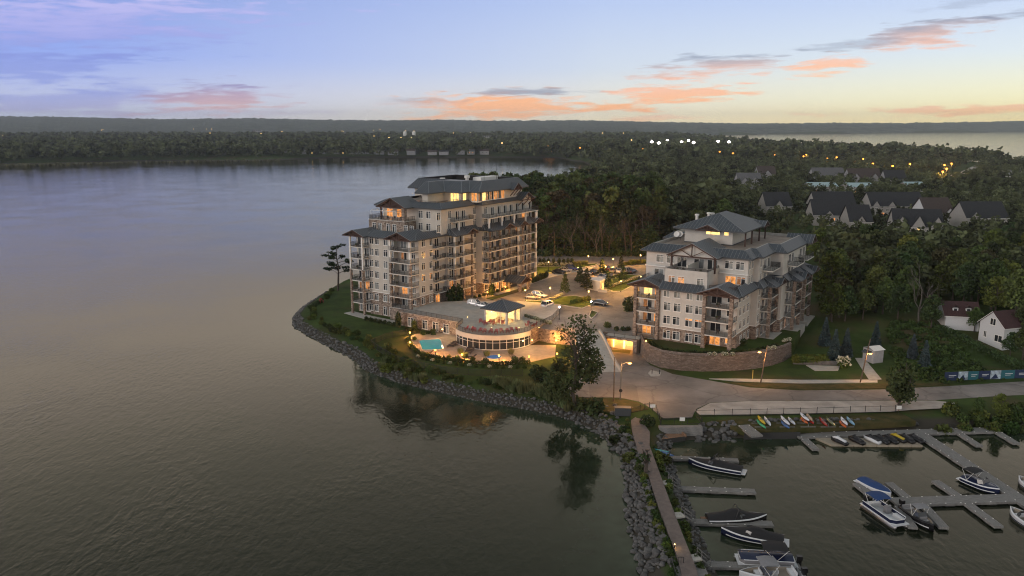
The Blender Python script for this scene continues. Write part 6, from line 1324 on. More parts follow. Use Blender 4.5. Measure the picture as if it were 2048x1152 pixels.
# ------------------------------------------------------------------ docks
def dock(pa, pb, w_, label, z=.5, mt='wood', name='dock', posts=True, planks=True):
    a, b = at(*pa, z), at(*pb, z); d = b - a; L = d.length; o = thing(name, label, 'dock', (a.x, a.y, z), math.atan2(d.y, d.x))
    m = MB(); n = max(2, int(L / .30))
    for i in range(n):
        x0 = L * i / n; m.b2((x0 + .012, -w_ / 2, -.06 + random.uniform(-.006, .006)), (x0 + L / n - .012, w_ / 2, random.uniform(-.006, .008)))
    m.obj('deck_boards', M[mt], o)
    MB().b2((0, -w_ / 2 - .05, -.32), (L, -w_ / 2, .015)).b2((0, w_ / 2, -.32), (L, w_ / 2 + .05, .015)).b2((-.05, -w_ / 2 - .05, -.32), (0, w_ / 2 + .05, .015)).b2((L, -w_ / 2 - .05, -.32), (L + .05, w_ / 2 + .05, .015)).obj('edge_beam', M[mt], o)
    f = MB(); k = max(2, int(L / 3))
    for i in range(k): x = L * (i + .5) / k; f.b2((x - .7, -w_ / 2 + .08, -.62), (x + .7, w_ / 2 - .08, -.1))
    f.obj('float', M['float'], o)
    c_ = MB()
    for i in range(max(2, int(L / 2.2))):
        x = .4 + i * 2.2
        if x < L - .2:
            for s_ in (-1, 1): c_.b2((x - .1, s_ * (w_ / 2 - .08) - .03, .015), (x + .1, s_ * (w_ / 2 - .08) + .03, .09))
    c_.obj('cleat', M['trim'], o)
    return o
for pa, pb, w_, lb in (((1594, 870.5), (1992, 859), 2.0, 'long grey main dock along the shore'), ((1843, 868), (2075, 1020), 2.2, 'wide diagonal dock running down to the right edge'), ((1787, 1003), (2038, 995), 2.3, 'cross dock between the blue canopy pontoon and the right edge'),
                       ((1609, 877), (1632, 898), 1.1, 'short finger dock at the left end of the main dock'), ((1921, 867), (1959, 891), 1.1, 'short finger dock second from right on the main dock'), ((1996, 864), (2033, 886), 1.1, 'short finger dock at the right end of the main dock'),
                       ((1746, 992), (1714, 966), 1.2, 'finger dock left of the boat with the blue cover'), ((1816, 996), (1778, 965), 1.2, 'finger dock right of the boat with the blue cover'), ((1919, 993), (1871, 961), 1.2, 'finger dock with pale cleats left of the navy boat'),
                       ((1797, 1012), (1826, 1054), 1.1, 'finger dock between the pontoon and the black boat'), ((1846, 1008), (1888, 1054), 1.2, 'finger dock right of the black boat'), ((1934, 1005), (1998, 1052), 1.2, 'long finger dock at the lower right'),
                       ((1330, 914), (1476, 920), 1.2, 'dock behind the dark bowrider by the causeway'), ((1354, 976), (1510, 982), 1.3, 'empty finger dock second from top by the causeway'), ((1382, 1042), (1545, 1047), 1.3, 'finger dock between the two black covered boats'), ((1414, 1128), (1600, 1133), 1.3, 'finger dock beside the pontoon at the bottom')):
    dock(pa, pb, w_, lb)
for i, (pa, pb, w_, lb, z) in enumerate((((1299, 973), (1341, 973), 1.2, 'small landing from the path to the second dock', 1.7), ((1345, 1040), (1372, 1040), 1.3, 'small landing from the path to the third dock', 1.7), ((1384, 1118), (1408, 1119), 1.4, 'small landing from the path to the bottom dock', 1.7))):
    pb2 = {0: (1358, 976), 1: (1386, 1042), 2: (1416, 1128)}[i]; px0 = {0: (1329, 966), 1: (1352, 1030), 2: (1384, 1116)}[i]
    a, b = at(*px0, 1.8), at(*pb2, .55); d = b - a; L = math.hypot(d.x, d.y); o = thing('gangway', ['gangway with hand rails to the second dock', 'gangway with hand rails to the third dock', 'gangway with hand rails to the bottom dock'][i], 'gangway', a, math.atan2(d.y, d.x))
    MB().b2((-.3, -.7, -.2), (1.0, .7, .02)).obj('landing', M['concrete'], o)
    st = MB()
    for k in range(6): x = 1.0 + (L - 1.0) * k / 6; st.b2((x, -.5, d.z * (k + .7) / 6 - .06), (x + (L - 1) / 6, .5, d.z * (k + .7) / 6))
    st.obj('steps', M['wood'], o)
    for s_ in (-1, 1): MB().tube([(1, s_ * .5, 0), (1, s_ * .5, .95), (L, s_ * .5, d.z + .95), (L, s_ * .5, d.z)], .04, 5).tube([(1, s_ * .5, .5), (L, s_ * .5, d.z + .5)], .03, 4).obj('hand_rail', M['wood'], o)
p = at(1381, 1156, 1.4); pl = thing('viewing_platform', 'grey plank platform at the bottom end of the path', 'platform', p, -.02)
m = MB()
for i in range(16): m.b2((-1.9, -1.9 + i * .27, .25), (2.0, -1.9 + i * .27 + .25, .3))
m.obj('deck_boards', M['wood'], pl); MB().b2((-2, -2, -1.2), (-1.9, 2.4, .28)).b2((2.0, -2, -1.2), (2.1, 2.4, .28)).obj('frame', M['wood'], pl); railing([(-1.9, -1.9), (-1.9, 2.3), (-.4, 2.3)], 1.0, 0.3).obj('hand_rail', M['rail'], pl, loc=(0, 0, .3))
# timber deck and steps at the head of the marina
q = [at(a, b, .9) for a, b in ((1311, 868), (1357, 860), (1371, 872), (1318, 879))]; o = thing('swim_deck', 'reddish timber deck at the head of the marina', 'deck', q[0])
for i in range(16):
    t0, t1 = i / 16 + .006, (i + 1) / 16 - .006; top_ = [q[0].lerp(q[1], t0) - q[0], q[0].lerp(q[1], t1) - q[0], q[3].lerp(q[2], t1) - q[0], q[3].lerp(q[2], t0) - q[0]]
    ob('plank', MB().prism([(v.x, v.y) for v in top_], -.06, 0).mesh('plank', M['cedar']), o)
MB().prism([((v - q[0]).x, (v - q[0]).y) for v in q], -1.2, -.08).obj('frame', M['float'], o); MB().beam(q[1] - q[0], q[2] - q[0], .35, .5).beam(Vector(), q[1] - q[0], .3, .4).obj('bench', M['cedar'], o)
for i in range(4):
    a, b = at(1318 + i * 2, 853 + i * 3.4, 1.9 - i * .28), at(1404, 852 + i * 3.8, 1.9 - i * .28); d = b - a; tag(MB().b2((0, -.5, -.6), (d.length, .5, 0)).obj('stone_step', M['wood'], None, False, a, math.atan2(d.y, d.x)), ['top grey step of the flight below the gate', 'second grey step below the gate', 'third grey step below the gate', 'lowest grey step beside the timber deck'][i], 'step')
fence('gate_fence', [(1321, 850), (1402, 848)], 2.0, 1.1, 'dark railing across the head of the steps', 'rail', 0, 2.6)
fence('gate_fence', [(1312, 822), (1322, 849)], 2.0, 1.1, 'dark railing on the left of the steps', 'rail', .2, 2)
fence('gate_fence', [(1392, 834), (1404, 850)], 2.0, 1.1, 'dark railing on the right of the steps', 'rail', .2, 2)
fence('wire_fence', [(1392, 834), (1500, 832), (1600, 830), (1700, 827), (1790, 825)], 1.75, 1.35, 'thin wire fence between gravel shoulder and kayaks', 'rail', 0, 3.2)
fence('wire_fence', [(1262, 826), (1280, 822), (1299, 816)], 2.0, 1.1, 'short dark rail at the head of the causeway path', 'rail', 0, 1.6)
for px, py, z, lb in ((1305, 823, 2.0, 'small white notice at the path gate'), (1797, 826, 1.8, 'small white notice at the right end of the wire fence'), (1364, 850, 2.0, 'small pale notice on the railing above the steps')):
    o = thing('notice_sign', lb, 'sign', at(px, py, z)); MB().b2((-.04, -.04, 0), (.04, .04, 1.4)).obj('post', M['rail'], o); MB().b2((-.45, -.08, .75), (.45, -.045, 1.4)).obj('board', M['trim'], o)
a, b = at(1488, 872, .6), at(1600, 870, .6); tag(MB().beam((a.x, a.y, .3), (b.x, b.y, .3), .25, 1.6).obj('bulkhead', M['float']), 'dark timber bulkhead holding the kayak bank', 'wall')
o = dock((1487, 850), (1514, 871), 2.0, 'pale wooden launching ramp on the kayak bank', 1.72)
# ------------------------------------------------------------------ boats
def paint(n, c, r=.25): 
    k = 'paint_' + n
    if k not in M: M[k] = mat(k, c, r, .05, 2)
    return M[k]
COL = {'white': (.62, .64, .66), 'navy': (.012, .018, .05), 'black': (.012, .012, .014), 'blue': (.015, .05, .16), 'grey': (.22, .22, .23), 'tan': (.30, .26, .21), 'cover': (.014, .014, .016)}
def hull_rows(L, Wd, fb=.75, n=13):
    rows = []
    for i in range(n):
        t_ = i / (n - 1); x = -L / 2 + L * t_; b = Wd / 2 * (1 - max(0, (t_ - .42) / .58) ** 2.6) * (.93 + .07 * min(1, t_ * 5)); b = max(b, .03); zs = fb + .32 * t_ ** 2; zk = -.28 + .9 * max(0, (t_ - .72) / .28) ** 2 * .6
        rows.append((x, b, zs, zk))
    return rows
def boat(pa, pb, label, hull='navy', band='white', cover='cover', L=None, Wd=2.5, kind='covered', tower=False, bimini=None, hump=.75, windshield=True, plat='white', motor=False):
    """pa bow, pb stern (pixels)"""
    a, b = at(*pa, .5), at(*pb, .5); d = a - b; Ln = L or d.length; c_ = (a + b) / 2; o = thing('moored_boat', label, 'boat', (c_.x, c_.y, 0), math.atan2(d.y, d.x))
    R = hull_rows(Ln, Wd); h = MB()
    h.grid([[(x, -b_, zs), (x, -b_ * .98, zs * .42), (x, -b_ * .72, -.02 + zk * .3), (x, 0, zk), (x, b_ * .72, -.02 + zk * .3), (x, b_ * .98, zs * .42), (x, b_, zs)] for x, b_, zs, zk in R], 0)
    x, b_, zs, zk = R[0]; h.face([(x, -b_, zs), (x, -b_ * .98, zs * .42), (x, -b_ * .72, zk * .3), (x, 0, zk), (x, b_ * .72, zk * .3), (x, b_ * .98, zs * .42), (x, b_, zs)])
    h.obj('hull', paint(hull, COL[hull]), o, True)
    g = MB()
    for s_ in (-1, 1): g.grid([[(x, s_ * b_ * 1.015, zs * .88), (x, s_ * (b_ + .03), zs + .03), (x, s_ * max(b_ - .16, .0), zs + .06)] for x, b_, zs, zk in R])
    g.obj('gunwale', paint(band, COL[band]), o, True)
    st = MB()
    for s_ in (-1, 1): st.grid([[(x, s_ * b_ * 1.012, zs * .30), (x, s_ * b_ * 1.012, zs * .44)] for x, b_, zs, zk in R[:-1]])
    st.obj('stripe', paint('white' if hull != 'white' else 'navy', COL['white' if hull != 'white' else 'navy']), o)
    if plat: MB().b2((-Ln / 2 - .65, -Wd * .4, .22), (-Ln / 2 + .02, Wd * .4, .34)).obj('swim_platform', paint(plat, COL[plat]) if plat != 'cedar' else M['cedar'], o)
    if kind == 'covered':
        cv = MB(); cr = []
        for i, (x, b_, zs, zk) in enumerate(R):
            t_ = i / (len(R) - 1); hh = (.12 + hump * math.exp(-((t_ - .45) / .2) ** 2) + .25 * math.exp(-((t_ - .12) / .15) ** 2)) * (1 if t_ < .93 else .4); k = max(b_ - .1, .02)
            cr.append([(x, -k, zs + .05), (x, -k * .75, zs + .05 + hh * .55), (x, -k * .3, zs + .05 + hh), (x, k * .3, zs + .05 + hh), (x, k * .75, zs + .05 + hh * .55), (x, k, zs + .05)])
        cv.grid(cr, 0, False, False); cv.face(cr[0]); cv.obj('cover', paint(cover, COL[cover], .85), o, True)
    else:
        fl = MB(); cr = [[(x, -max(b_ - .15, .02), zs - .02), (x, -max(b_ - .35, .01), .4), (x, max(b_ - .35, .01), .4), (x, max(b_ - .15, .02), zs - .02)] for x, b_, zs, zk in R[1:-1]]
        fl.grid(cr); fl.obj('cockpit', paint('tan', COL['tan'], .8), o)
        for x0, w2 in ((-Ln * .36, Wd * .7), (-Ln * .08, Wd * .25), (Ln * .2, Wd * .5)): MB().b2((x0 - .3, -w2 / 2, .4), (x0 + .3, w2 / 2, .78)).b2((x0 - .38, -w2 / 2, .7), (x0 - .26, w2 / 2, 1.1)).obj('seat', paint('grey' if hull != 'white' else 'white', COL['grey' if hull != 'white' else 'white'], .7), o)
    if windshield:
        x0 = Ln * .1; w2 = Wd * .42; MB().grid([[(x0 - .5, -w2, .95), (x0 + .25, -w2 * .75, .98), (x0 + .25, w2 * .75, .98), (x0 - .5, w2, .95)], [(x0 - .75, -w2 * .9, 1.5), (x0 - .1, -w2 * .65, 1.55), (x0 - .1, w2 * .65, 1.55), (x0 - .75, w2 * .9, 1.5)]]).obj('windshield', M['railglass'], o)
    if tower:
        t_ = MB()
        for s_ in (-1, 1): t_.tube([(-.6, s_ * Wd * .44, .85), (-.1, s_ * Wd * .36, 2.2), (-.1, 0, 2.35)], .05, 5); t_.tube([(.9, s_ * Wd * .42, .95), (-.1, s_ * Wd * .36, 2.2)], .045, 5)
        t_.obj('tow_tower', M['rail'], o)
    if bimini:
        cn, x0, ln = bimini; t_ = MB()
        for s_ in (-1, 1):
            for xx in (-ln * .45, ln * .45): t_.tube([(x0, s_ * Wd * .47, .85), (x0 + xx, s_ * Wd * .44, 2.25)], .03, 4)
        t_.obj('canopy_frame', M['trim'], o)
        MB().grid([[(x0 + ln * k, s_ * Wd * .46, 2.25 + .18 * (1 - (2 * abs(k)) ** 2) * 1 - .12 * abs(s_)) for s_ in (-1, -.5, 0, .5, 1)] for k in (-.5, -.25, 0, .25, .5)]).obj('canopy', paint(cn + '_canvas', COL[cn], .9), o, True)
    if motor: MB().b2((-Ln / 2 - .75, -.22, -.1), (-Ln / 2 - .2, .22, .7)).b2((-Ln / 2 - .85, -.25, .7), (-Ln / 2 - .15, .25, 1.25)).obj('outboard_motor', paint('black', COL['black']), o)
    return o
def pontoon(pa, pb, label, fencecol, bim, bx, bl, cover=None):
    a, b = at(*pa, .5), at(*pb, .5); d = a - b; Ln = d.length; Wd = 2.55; c_ = (a + b) / 2; o = thing('pontoon_boat', label, 'boat', (c_.x, c_.y, 0), math.atan2(d.y, d.x))
    for s_ in (-1, 1): MB().tube([(-Ln / 2 + .1, s_ * .9, .1), (Ln / 2 - .9, s_ * .9, .1), (Ln / 2 - .3, s_ * .9, .2), (Ln / 2, s_ * .9, .38)], [.32, .32, .26, .06], 10).obj('pontoon', M['rim'], o, True)
    MB().b2((-Ln / 2, -Wd / 2, .42), (Ln / 2 - .15, Wd / 2, .52)).obj('deck', paint('white', COL['white']), o)
    x0, x1 = -Ln / 2 + .5, Ln / 2 - .45; y = Wd / 2 - .06; pts = [(x0, -y), (x1 - .5, -y), (x1, -y + .6), (x1, y - .6), (x1 - .5, y), (x0, y), (x0, .4)]
    f = MB(); t_ = MB()
    for p_, q_ in zip(pts[:-1], pts[1:]): f.face([(*p_, .6), (*q_, .6), (*q_, 1.1), (*p_, 1.1)])
    t_.tube([(*p_, 1.14) for p_ in pts], .06, 5); t_.tube([(*p_, .57) for p_ in pts], .05, 5); f.obj('side_panel', paint(fencecol, COL[fencecol]), o); t_.obj('rail', paint('white', COL['white']), o)
    if cover: MB().grid([[(x, s_ * y * .98, 1.16 + (1 - abs(s_)) * .35 + .1 * math.sin(x * 2)) for s_ in (-1, -.5, 0, .5, 1)] for x in (x0, x0 * .5, 0, x1 * .5, x1)]).obj('cover', paint(cover, COL[cover], .9), o, True)
    else:
        for s_ in (-1, 1): MB().b2((x1 - 2.2, s_ * (y - .35) - .3, .52), (x1 - .5, s_ * (y - .35) + .3, .95)).obj('seat', paint('white', COL['white'], .7), o)
        MB().b2((-.5, .2, .52), (.2, .9, 1.45)).b2((-.1, .25, 1.45), (.15, .85, 1.7)).obj('console', paint('grey', COL['grey'], .6), o); MB().b2((x0 + .2, -y + .1, .52), (x0 + .9, y - .1, 1.0)).obj('seat', paint('white', COL['white'], .7), o)
    fr = MB()
    for s_ in (-1, 1):
        for k in (-.45, .45): fr.tube([(bx, s_ * y, 1.1), (bx + bl * k, s_ * y * .98, 2.5)], .03, 4)
    fr.obj('canopy_frame', M['trim'], o)
    MB().grid([[(bx + bl * k, s_ * 1.25, 2.5 + .2 * (1 - 4 * k * k) - .15 * abs(s_)) for s_ in (-1, -.5, 0, .5, 1)] for k in (-.5, -.25, 0, .25, .5)]).obj('canopy', paint(bim + '_canvas', COL[bim], .9), o, True)
    MB().b2((-Ln / 2 - .6, -.22, 0), (-Ln / 2 - .05, .22, .8)).b2((-Ln / 2 - .7, -.26, .8), (-Ln / 2, .26, 1.35)).obj('outboard_motor', paint('black', COL['black']), o)
    return o
boat((1377, 922), (1484, 941), 'dark hulled bowrider with white stripe and tow tower by the causeway', 'navy', 'white', 'cover', tower=True, hump=.45)
boat((1533, 1036), (1414, 1038), 'black covered boat with wooden swim platform above the third dock', 'black', 'white', 'cover', plat='cedar', tower=True, hump=.9)
boat((1442, 1062), (1568, 1082), 'large black covered boat with white trim below the third dock', 'navy', 'white', 'cover', hump=.8)
pontoon((1470, 1118), (1592, 1124), 'pontoon boat with black canopy and covered deck by the causeway', 'grey', 'cover', -1.0, 3.0, 'navy')
boat((1478, 1150), (1600, 1147), 'white boat with a grey canopy at the bottom edge', 'white', 'white', kind='open', bimini=('grey', .3, 2.2), motor=True)
boat((1782, 993), (1723, 960), 'white boat under a bright blue cover', 'white', 'white', 'blue', Wd=2.3, hump=.35, windshield=False)
pontoon((1805, 1052), (1735, 1004), 'pontoon boat with blue canopy and open deck', 'navy', 'blue', -1.6, 2.6)
boat((1868, 1058), (1808, 1013), 'small black fishing boat with a dark canopy between finger docks', 'black', 'black', kind='open', Wd=2.1, bimini=('grey', 0, 1.6), motor=True, plat=None)
boat((1999, 985), (1929, 955), 'navy and white bowrider with a black canopy by the diagonal dock', 'navy', 'white', 'navy', hump=.2, bimini=('cover', -1.6, 2.0))
boat((2020, 1020), (2085, 1060), 'white open boat cut by the lower right edge', 'white', 'white', kind='open')
boat((2037, 958), (2090, 985), 'red trimmed boat bow at the right edge', 'white', 'white', kind='open')
# floating lift and water scooters
a, b = at(1662, 890, .25), at(1846, 892, .25); a2 = at(1660, 877, .25); o = thing('floating_lift', 'pale modular floating platform carrying the water scooters', 'dock', a)
fm_ = MB(); d = b - a; wv = (a2 - a)
for i in range(8):
    q0 = a + d * (i / 8 + .004); q1 = a + d * ((i + 1) / 8 - .004); t0 = q0 + Vector((-1.6, 3.0, 0)); t1 = q1 + Vector((-1.6, 3.0, 0)); fm_.prism([((v - a).x, (v - a).y) for v in (q0, q1, t1, t0)], -.3, .08)
fm_.obj('float_module', mat('tan_plastic', (.34, .29, .22), .6, .1, 2), o)
def scooter(p, rz, c1, c2, label):
    o = thing('water_scooter', label, 'jet ski', p, rz); L = 3.2; rows = []
    for i in range(9):
        t_ = i / 8; x = -L / 2 + L * t_; b_ = .56 * (1 - max(0, (t_ - .5) / .5) ** 2.4) + .02; zs = .45 + .22 * math.sin(t_ * 2.6); rows.append([(x, -b_ * .6, 0), (x, -b_, .32), (x, -b_ * .75, zs), (x, b_ * .75, zs), (x, b_, .32), (x, b_ * .6, 0)])
    MB().grid(rows, 0, True, True).obj('hull', paint(*c1), o, True)
    MB().grid([[(x, -w_, z0), (x, -w_ * .7, z1), (x, w_ * .7, z1), (x, w_, z0)] for x, w_, z0, z1 in ((-1.35, .26, .5, .75), (-.6, .28, .55, .85), (.1, .26, .6, .98), (.45, .34, .6, 1.12), (1.0, .3, .55, .85), (1.4, .12, .5, .6))], 0, True, True).obj('cover', paint(*c2), o, True)
    MB().tube([(.42, -.42, 1.12), (.5, 0, 1.15), (.42, .42, 1.12)], .045, 5).obj('handlebar', M['rail'], o); return o
bl, wh_, ye = ('black', COL['black']), ('white', COL['white']), ('yellow', (.45, .33, .02))
for (x, y, c1, c2, lb) in ((320, 350, bl, wh_, 'water scooter with white front cover, leftmost'), (460, 345, bl, bl, 'black covered water scooter second from left'), (590, 340, wh_, bl, 'white and black water scooter third from left'), (662, 340, bl, bl, 'black water scooter right of the white and black one'), (735, 338, bl, bl, 'black water scooter left of the yellow one'), (797, 328, bl, ye, 'yellow water scooter among the black ones'), (868, 333, bl, bl, 'black water scooter right of the yellow one'), (945, 333, bl, bl, 'black water scooter at the right end of the row')):
    p = at(1600 + x / 4.114, 800 + y / 4.114, .35); scooter((p.x, p.y, .33), math.radians(-62 + random.uniform(-3, 3)) + math.pi, c1, c2, lb)
# kayaks and boards
def kayak(pa, pb, z, col, label, name='kayak', W_=.72, H_=.36, hole=True, rot=0):
    a, b = at(*pa, z), at(*pb, z); d = b - a; L = max(2.6, min(d.length, 4.2)); c_ = (a + b) / 2; o = thing(name, label, 'kayak' if name == 'kayak' else 'board', (c_.x, c_.y, z), math.atan2(d.y, d.x)); rows = []
    for i in range(9):
        t_ = i / 8 * 2 - 1; w_ = W_ / 2 * (1 - abs(t_) ** 2.3) + .02; hh = H_ * (1 - .25 * t_ * t_); lift = .12 * t_ * t_
        rows.append([(t_ * L / 2, -w_ * .55, lift), (t_ * L / 2, -w_, lift + hh * .55), (t_ * L / 2, -w_ * .5, lift + hh), (t_ * L / 2, w_ * .5, lift + hh), (t_ * L / 2, w_, lift + hh * .55), (t_ * L / 2, w_ * .55, lift)])
    MB().grid(rows, 0, True, True).obj('hull', paint(*col), o, True)
    if hole: MB().lathe([(.32, H_ + .0), (.34, H_ + .03), (.24, H_ + .02), (.2, H_ - .05)], n=10).obj('cockpit_rim', M['rail'], o)
    return o
cz = lambda x, y: (1380 + x / 6.02, 780 + y / 6.02)
KC = {'yellow': ('kayak_yellow', (.5, .36, .02)), 'green': ('kayak_green', (.04, .32, .16)), 'teal': ('kayak_teal', (.05, .30, .34)), 'white': ('kayak_white', (.62, .66, .72)), 'orange': ('kayak_orange', (.45, .10, .02)), 'red': ('kayak_red', (.30, .02, .015)), 'camo': ('kayak_olive', (.12, .14, .07)), 'tan': ('kayak_tan', (.45, .32, .2)), 'lblue': ('kayak_light_blue', (.18, .38, .55)), 'blue': ('kayak_blue', (.04, .12, .3))}
for (p0_, p1_, z, cn, lb) in (((800, 370), (910, 475), 1.7, 'green', 'green kayak at the left end of the rack row'), ((815, 325), (905, 425), 2.1, 'yellow', 'yellow kayak stacked over the green one'), ((885, 325), (980, 455), 1.8, 'white', 'white kayak beside the yellow one'), ((1095, 390), (1195, 475), 1.7, 'blue', 'blue kayak under the second white one'), ((1085, 320), (1205, 440), 2.1, 'white', 'white kayak stacked over the blue one'), ((1180, 345), (1265, 430), 1.8, 'white', 'short white kayak right of the stacked pair'),
                             ((1330, 345), (1415, 415), 1.7, 'orange', 'orange and green kayak under a white board'), ((1325, 290), (1435, 385), 2.1, 'white', 'white kayak highest in the middle of the row'), ((1405, 300), (1470, 385), 2.1, 'tan', 'tan kayak right of the highest white one'), ((1420, 350), (1490, 420), 1.7, 'red', 'short red kayak under the tan one'), ((1540, 325), (1670, 470), 1.8, 'red', 'long red kayak lying alone'), ((1640, 345), (1750, 450), 1.8, 'camo', 'olive kayak right of the long red one'), ((1800, 385), (1880, 465), 1.7, 'orange', 'orange kayak at the right under a white one'), ((1815, 340), (1895, 435), 2.1, 'white', 'white kayak stacked over the orange one'), ((1885, 340), (1980, 435), 1.9, 'lblue', 'light blue kayak at the right end of the row')):
    kayak(cz(*p0_), cz(*p1_), z, KC[cn], lb)
for i, x in enumerate((850, 1150, 1400, 1640, 1860)):
    p = at(*cz(x, 425), 1.62); o = thing('kayak_rack', 'low timber kayak rack, %s from the left' % ('first', 'second', 'third', 'fourth', 'fifth')[i], 'rack', p)
    for y in (-.9, .9): MB().beam((-1.3, y, .06), (1.3, y, .06), .1, .1).beam((0, y, .06), (0, y, .5), .1).obj('beam', M['wood'], o)
kayak((1312, 900), (1334, 905), 1.3, KC['teal'], 'teal paddle board lying over the rocks at the dock head', 'paddle_board', .9, .14, False); kayak((1326, 905), (1344, 912), 1.4, KC['blue'], 'blue paddle board lying over the teal one', 'paddle_board', .9, .14, False)
kayak((1981, 1006), (2024, 1003), .12, KC['white'], 'pale paddle board floating beside the cross dock', 'paddle_board', .85, .14, False)
for i, (px, py, lb) in enumerate(((1120, 772, 'red lawn chair under the big tree'), (643, 605, 'red lawn chair by the shore behind the tower'))):
    tag(ob('garden_chair', chm, None, at(px, py, 2.05), .6, 1.2), lb, 'chair')
o = thing('path_light', 'small path light glowing at the causeway edge', 'lamp', at(1349, 1096, 1.96)); MB().lathe([(.06, 0), (.06, .45)], n=6).obj('post', M['black'], o); MB().ball((0, 0, .5), .09, 6).obj('globe', M['lampwarm'], o); point(o, (.25, -.1, .5), 14, (1, .6, .2), .05)
# ------------------------------------------------------------------ town houses beyond the wood
ZG = 5.1; HS = []
def row_house(rpx, epy, lpx, wallm, roofm, label, wh=5.2, rh=6.6, gables=(), lit=0, rot=0.0, Wd=15.0, wins=(), z=9.0, name='town_house'):
    p = at(rpx, epy, z); L = lpx * proj(p)[2] / F_PX; rz = math.pi / 2 + rot
    pb = (p.x + Wd * math.cos(rz), p.y + Wd * math.sin(rz)); HS.append((p.x - L / 2, p.y + Wd / 2, L / 2 + 3))
    return house((p.x, p.y, ZG), pb, L, wh, rh, wallm, roofm, label, name, [('L', L * k, zz, 1.5, 1.3, pn) for k, zz, pn in wins], 0, 'house', .5, None, lit, ZG, [(L * k, gw, gh) for k, gw, gh in gables])
W3 = [(.12, 2.6, 'dark'), (.3, 2.6, 'half'), (.48, 2.6, 'lit'), (.7, 2.6, 'dark'), (.88, 2.6, 'half'), (.2, .5, 'dark'), (.78, .5, 'lit')]
row_house(1583, 417, 50, 'offwhite', 'darkroof', 'charcoal roofed town house with one white gable at the left of the rows', gables=[(.5, 4.5, 2.8)], wins=W3)
row_house(1712, 416, 80, 'offwhite', 'darkroof', 'long charcoal roofed town house in the back row, left', gables=[(.62, 4.5, 2.4)], wins=W3)
row_house(1848, 417, 104, 'offwhite', 'darkroof', 'longest charcoal roofed town house in the back row', gables=[(.08, 6, 3.6), (.62, 4, 2.4), (.92, 4, 2.6)], wins=W3)
row_house(1704, 436, 74, 'offwhite', 'darkroof', 'charcoal roofed town house in the front row, left, with white walls', gables=[(.15, 4.5, 2.8), (.6, 4, 2)], wins=W3, rot=-.1)
row_house(1744, 449, 42, 'offwhite', 'darkroof', 'small charcoal roofed town house left of the lit gables', gables=[(.5, 4, 2.4)], wins=W3, rot=-.1)
row_house(1886, 461, 90, 'offwhite', 'darkroof', 'town house with steep white gables and lit yellow windows', gables=[(.12, 5.5, 4.2), (.5, 5.5, 4.4), (.85, 5.5, 4.2)], lit=1, rot=-.25, wins=[(.5, .6, 'lit'), (.3, 2.8, 'dark'), (.15, .8, 'dark')])
row_house(1907, 431, 55, 'wht', 'brownroof', 'brown roofed town house right of the long rows', gables=[(.15, 4, 2.2)], wins=W3)
row_house(2016, 441, 82, 'offwhite', 'darkroof', 'charcoal roofed town house at the far right', gables=[(.8, 4.5, 2.6)], wins=W3)
row_house(1676, 374, 55, 'offwhite', 'tealroof', 'low building with a pale teal roof, left of three', 4.2, 2.4, wins=W3, name='low_building')
row_house(1748, 375, 48, 'offwhite', 'tealroof', 'low building with a pale teal roof, middle of three', 4.2, 2.4, wins=W3, name='low_building')
row_house(1852, 373, 36, 'offwhite', 'tealroof', 'low building with a pale teal roof, right of three', 4.2, 2.4, wins=W3, name='low_building')
row_house(1690, 356, 62, 'greywall', 'greyroof', 'grey roofed building behind the teal roofs, left', gables=[(.3, 5, 2.5)], Wd=14)
row_house(1762, 358, 62, 'greywall', 'brownroof', 'brownish roofed building behind the teal roofs, right', gables=[(.2, 6, 3), (.8, 6, 3)], Wd=14)
row_house(1812, 362, 40, 'greywall', 'darkroof', 'dark roofed building at the right behind the teal roofs', Wd=12)
row_house(1524, 369, 46, 'greywall', 'greyroof', 'grey gabled house among trees left of the teal roofs', gables=[(.3, 8, 4), (.75, 7, 3.5)])
row_house(1552, 352, 34, 'greywall', 'brownroof', 'brown roofed house among trees behind the grey gabled one', gables=[(.5, 7, 3.5)])
row_house(2075, 346, 50, 'wht', 'greyroof', 'white flat building at the far right beyond the road', 5, 1.0, Wd=16)
sheet('far_road', [(1893, 358), (1936, 346), (1956, 333), (1949, 331), (1925, 342), (1884, 356)], 5.6, 'dirt', .4, None, 'pale far road between trees')
# far street lamps
def far_lamp(px, py, ztop, label, mt='lampfar', r=1.25, h=9.0, power=0, col=(1, .5, .15)):
    p = at(px, py, ztop); g = max(gz(p.x, p.y), 1.0); o = thing('street_lamp', label, 'street lamp', (p.x, p.y, g)); hh = ztop - g
    MB().tube([(0, 0, 0), (0, 0, hh)], [.16, .1], 5).obj('pole', M['pole_metal'], o); MB().ball((0, 0, hh), (r, r, r * .7), 6).obj('lamp_head', M[mt], o)
    if power: point(o, (0, -1.5, hh - .6), power, col, .4)
    return o
_u = ['first', 'second', 'third', 'fourth', 'fifth', 'sixth', 'seventh', 'eighth', 'ninth']
ORD = ['first', 'second', 'third', 'fourth', 'fifth', 'sixth', 'seventh', 'eighth', 'ninth', 'tenth', 'eleventh', 'twelfth', 'thirteenth', 'fourteenth', 'fifteenth', 'sixteenth', 'seventeenth', 'eighteenth', 'nineteenth', 'twentieth'] + ['twenty-' + q for q in _u] + ['thirtieth'] + ['thirty-' + q for q in _u] + ['fortieth'] + ['forty-' + q for q in _u]
for i, (x, y) in enumerate(sorted(((127, 400), (187, 410), (400, 420), (420, 408), (577, 437), (647, 427), (778, 460), (845, 440), (918, 475), (1065, 493), (1195, 478), (1440, 535), (1452, 485), (1468, 513), (1505, 475)))):
    far_lamp(1500 + x / 3.737, 200 + y / 3.737, 14.0, 'orange street lamp above the town trees, %s from the left' % ORD[i], power=6000 if i > 8 else 2500)
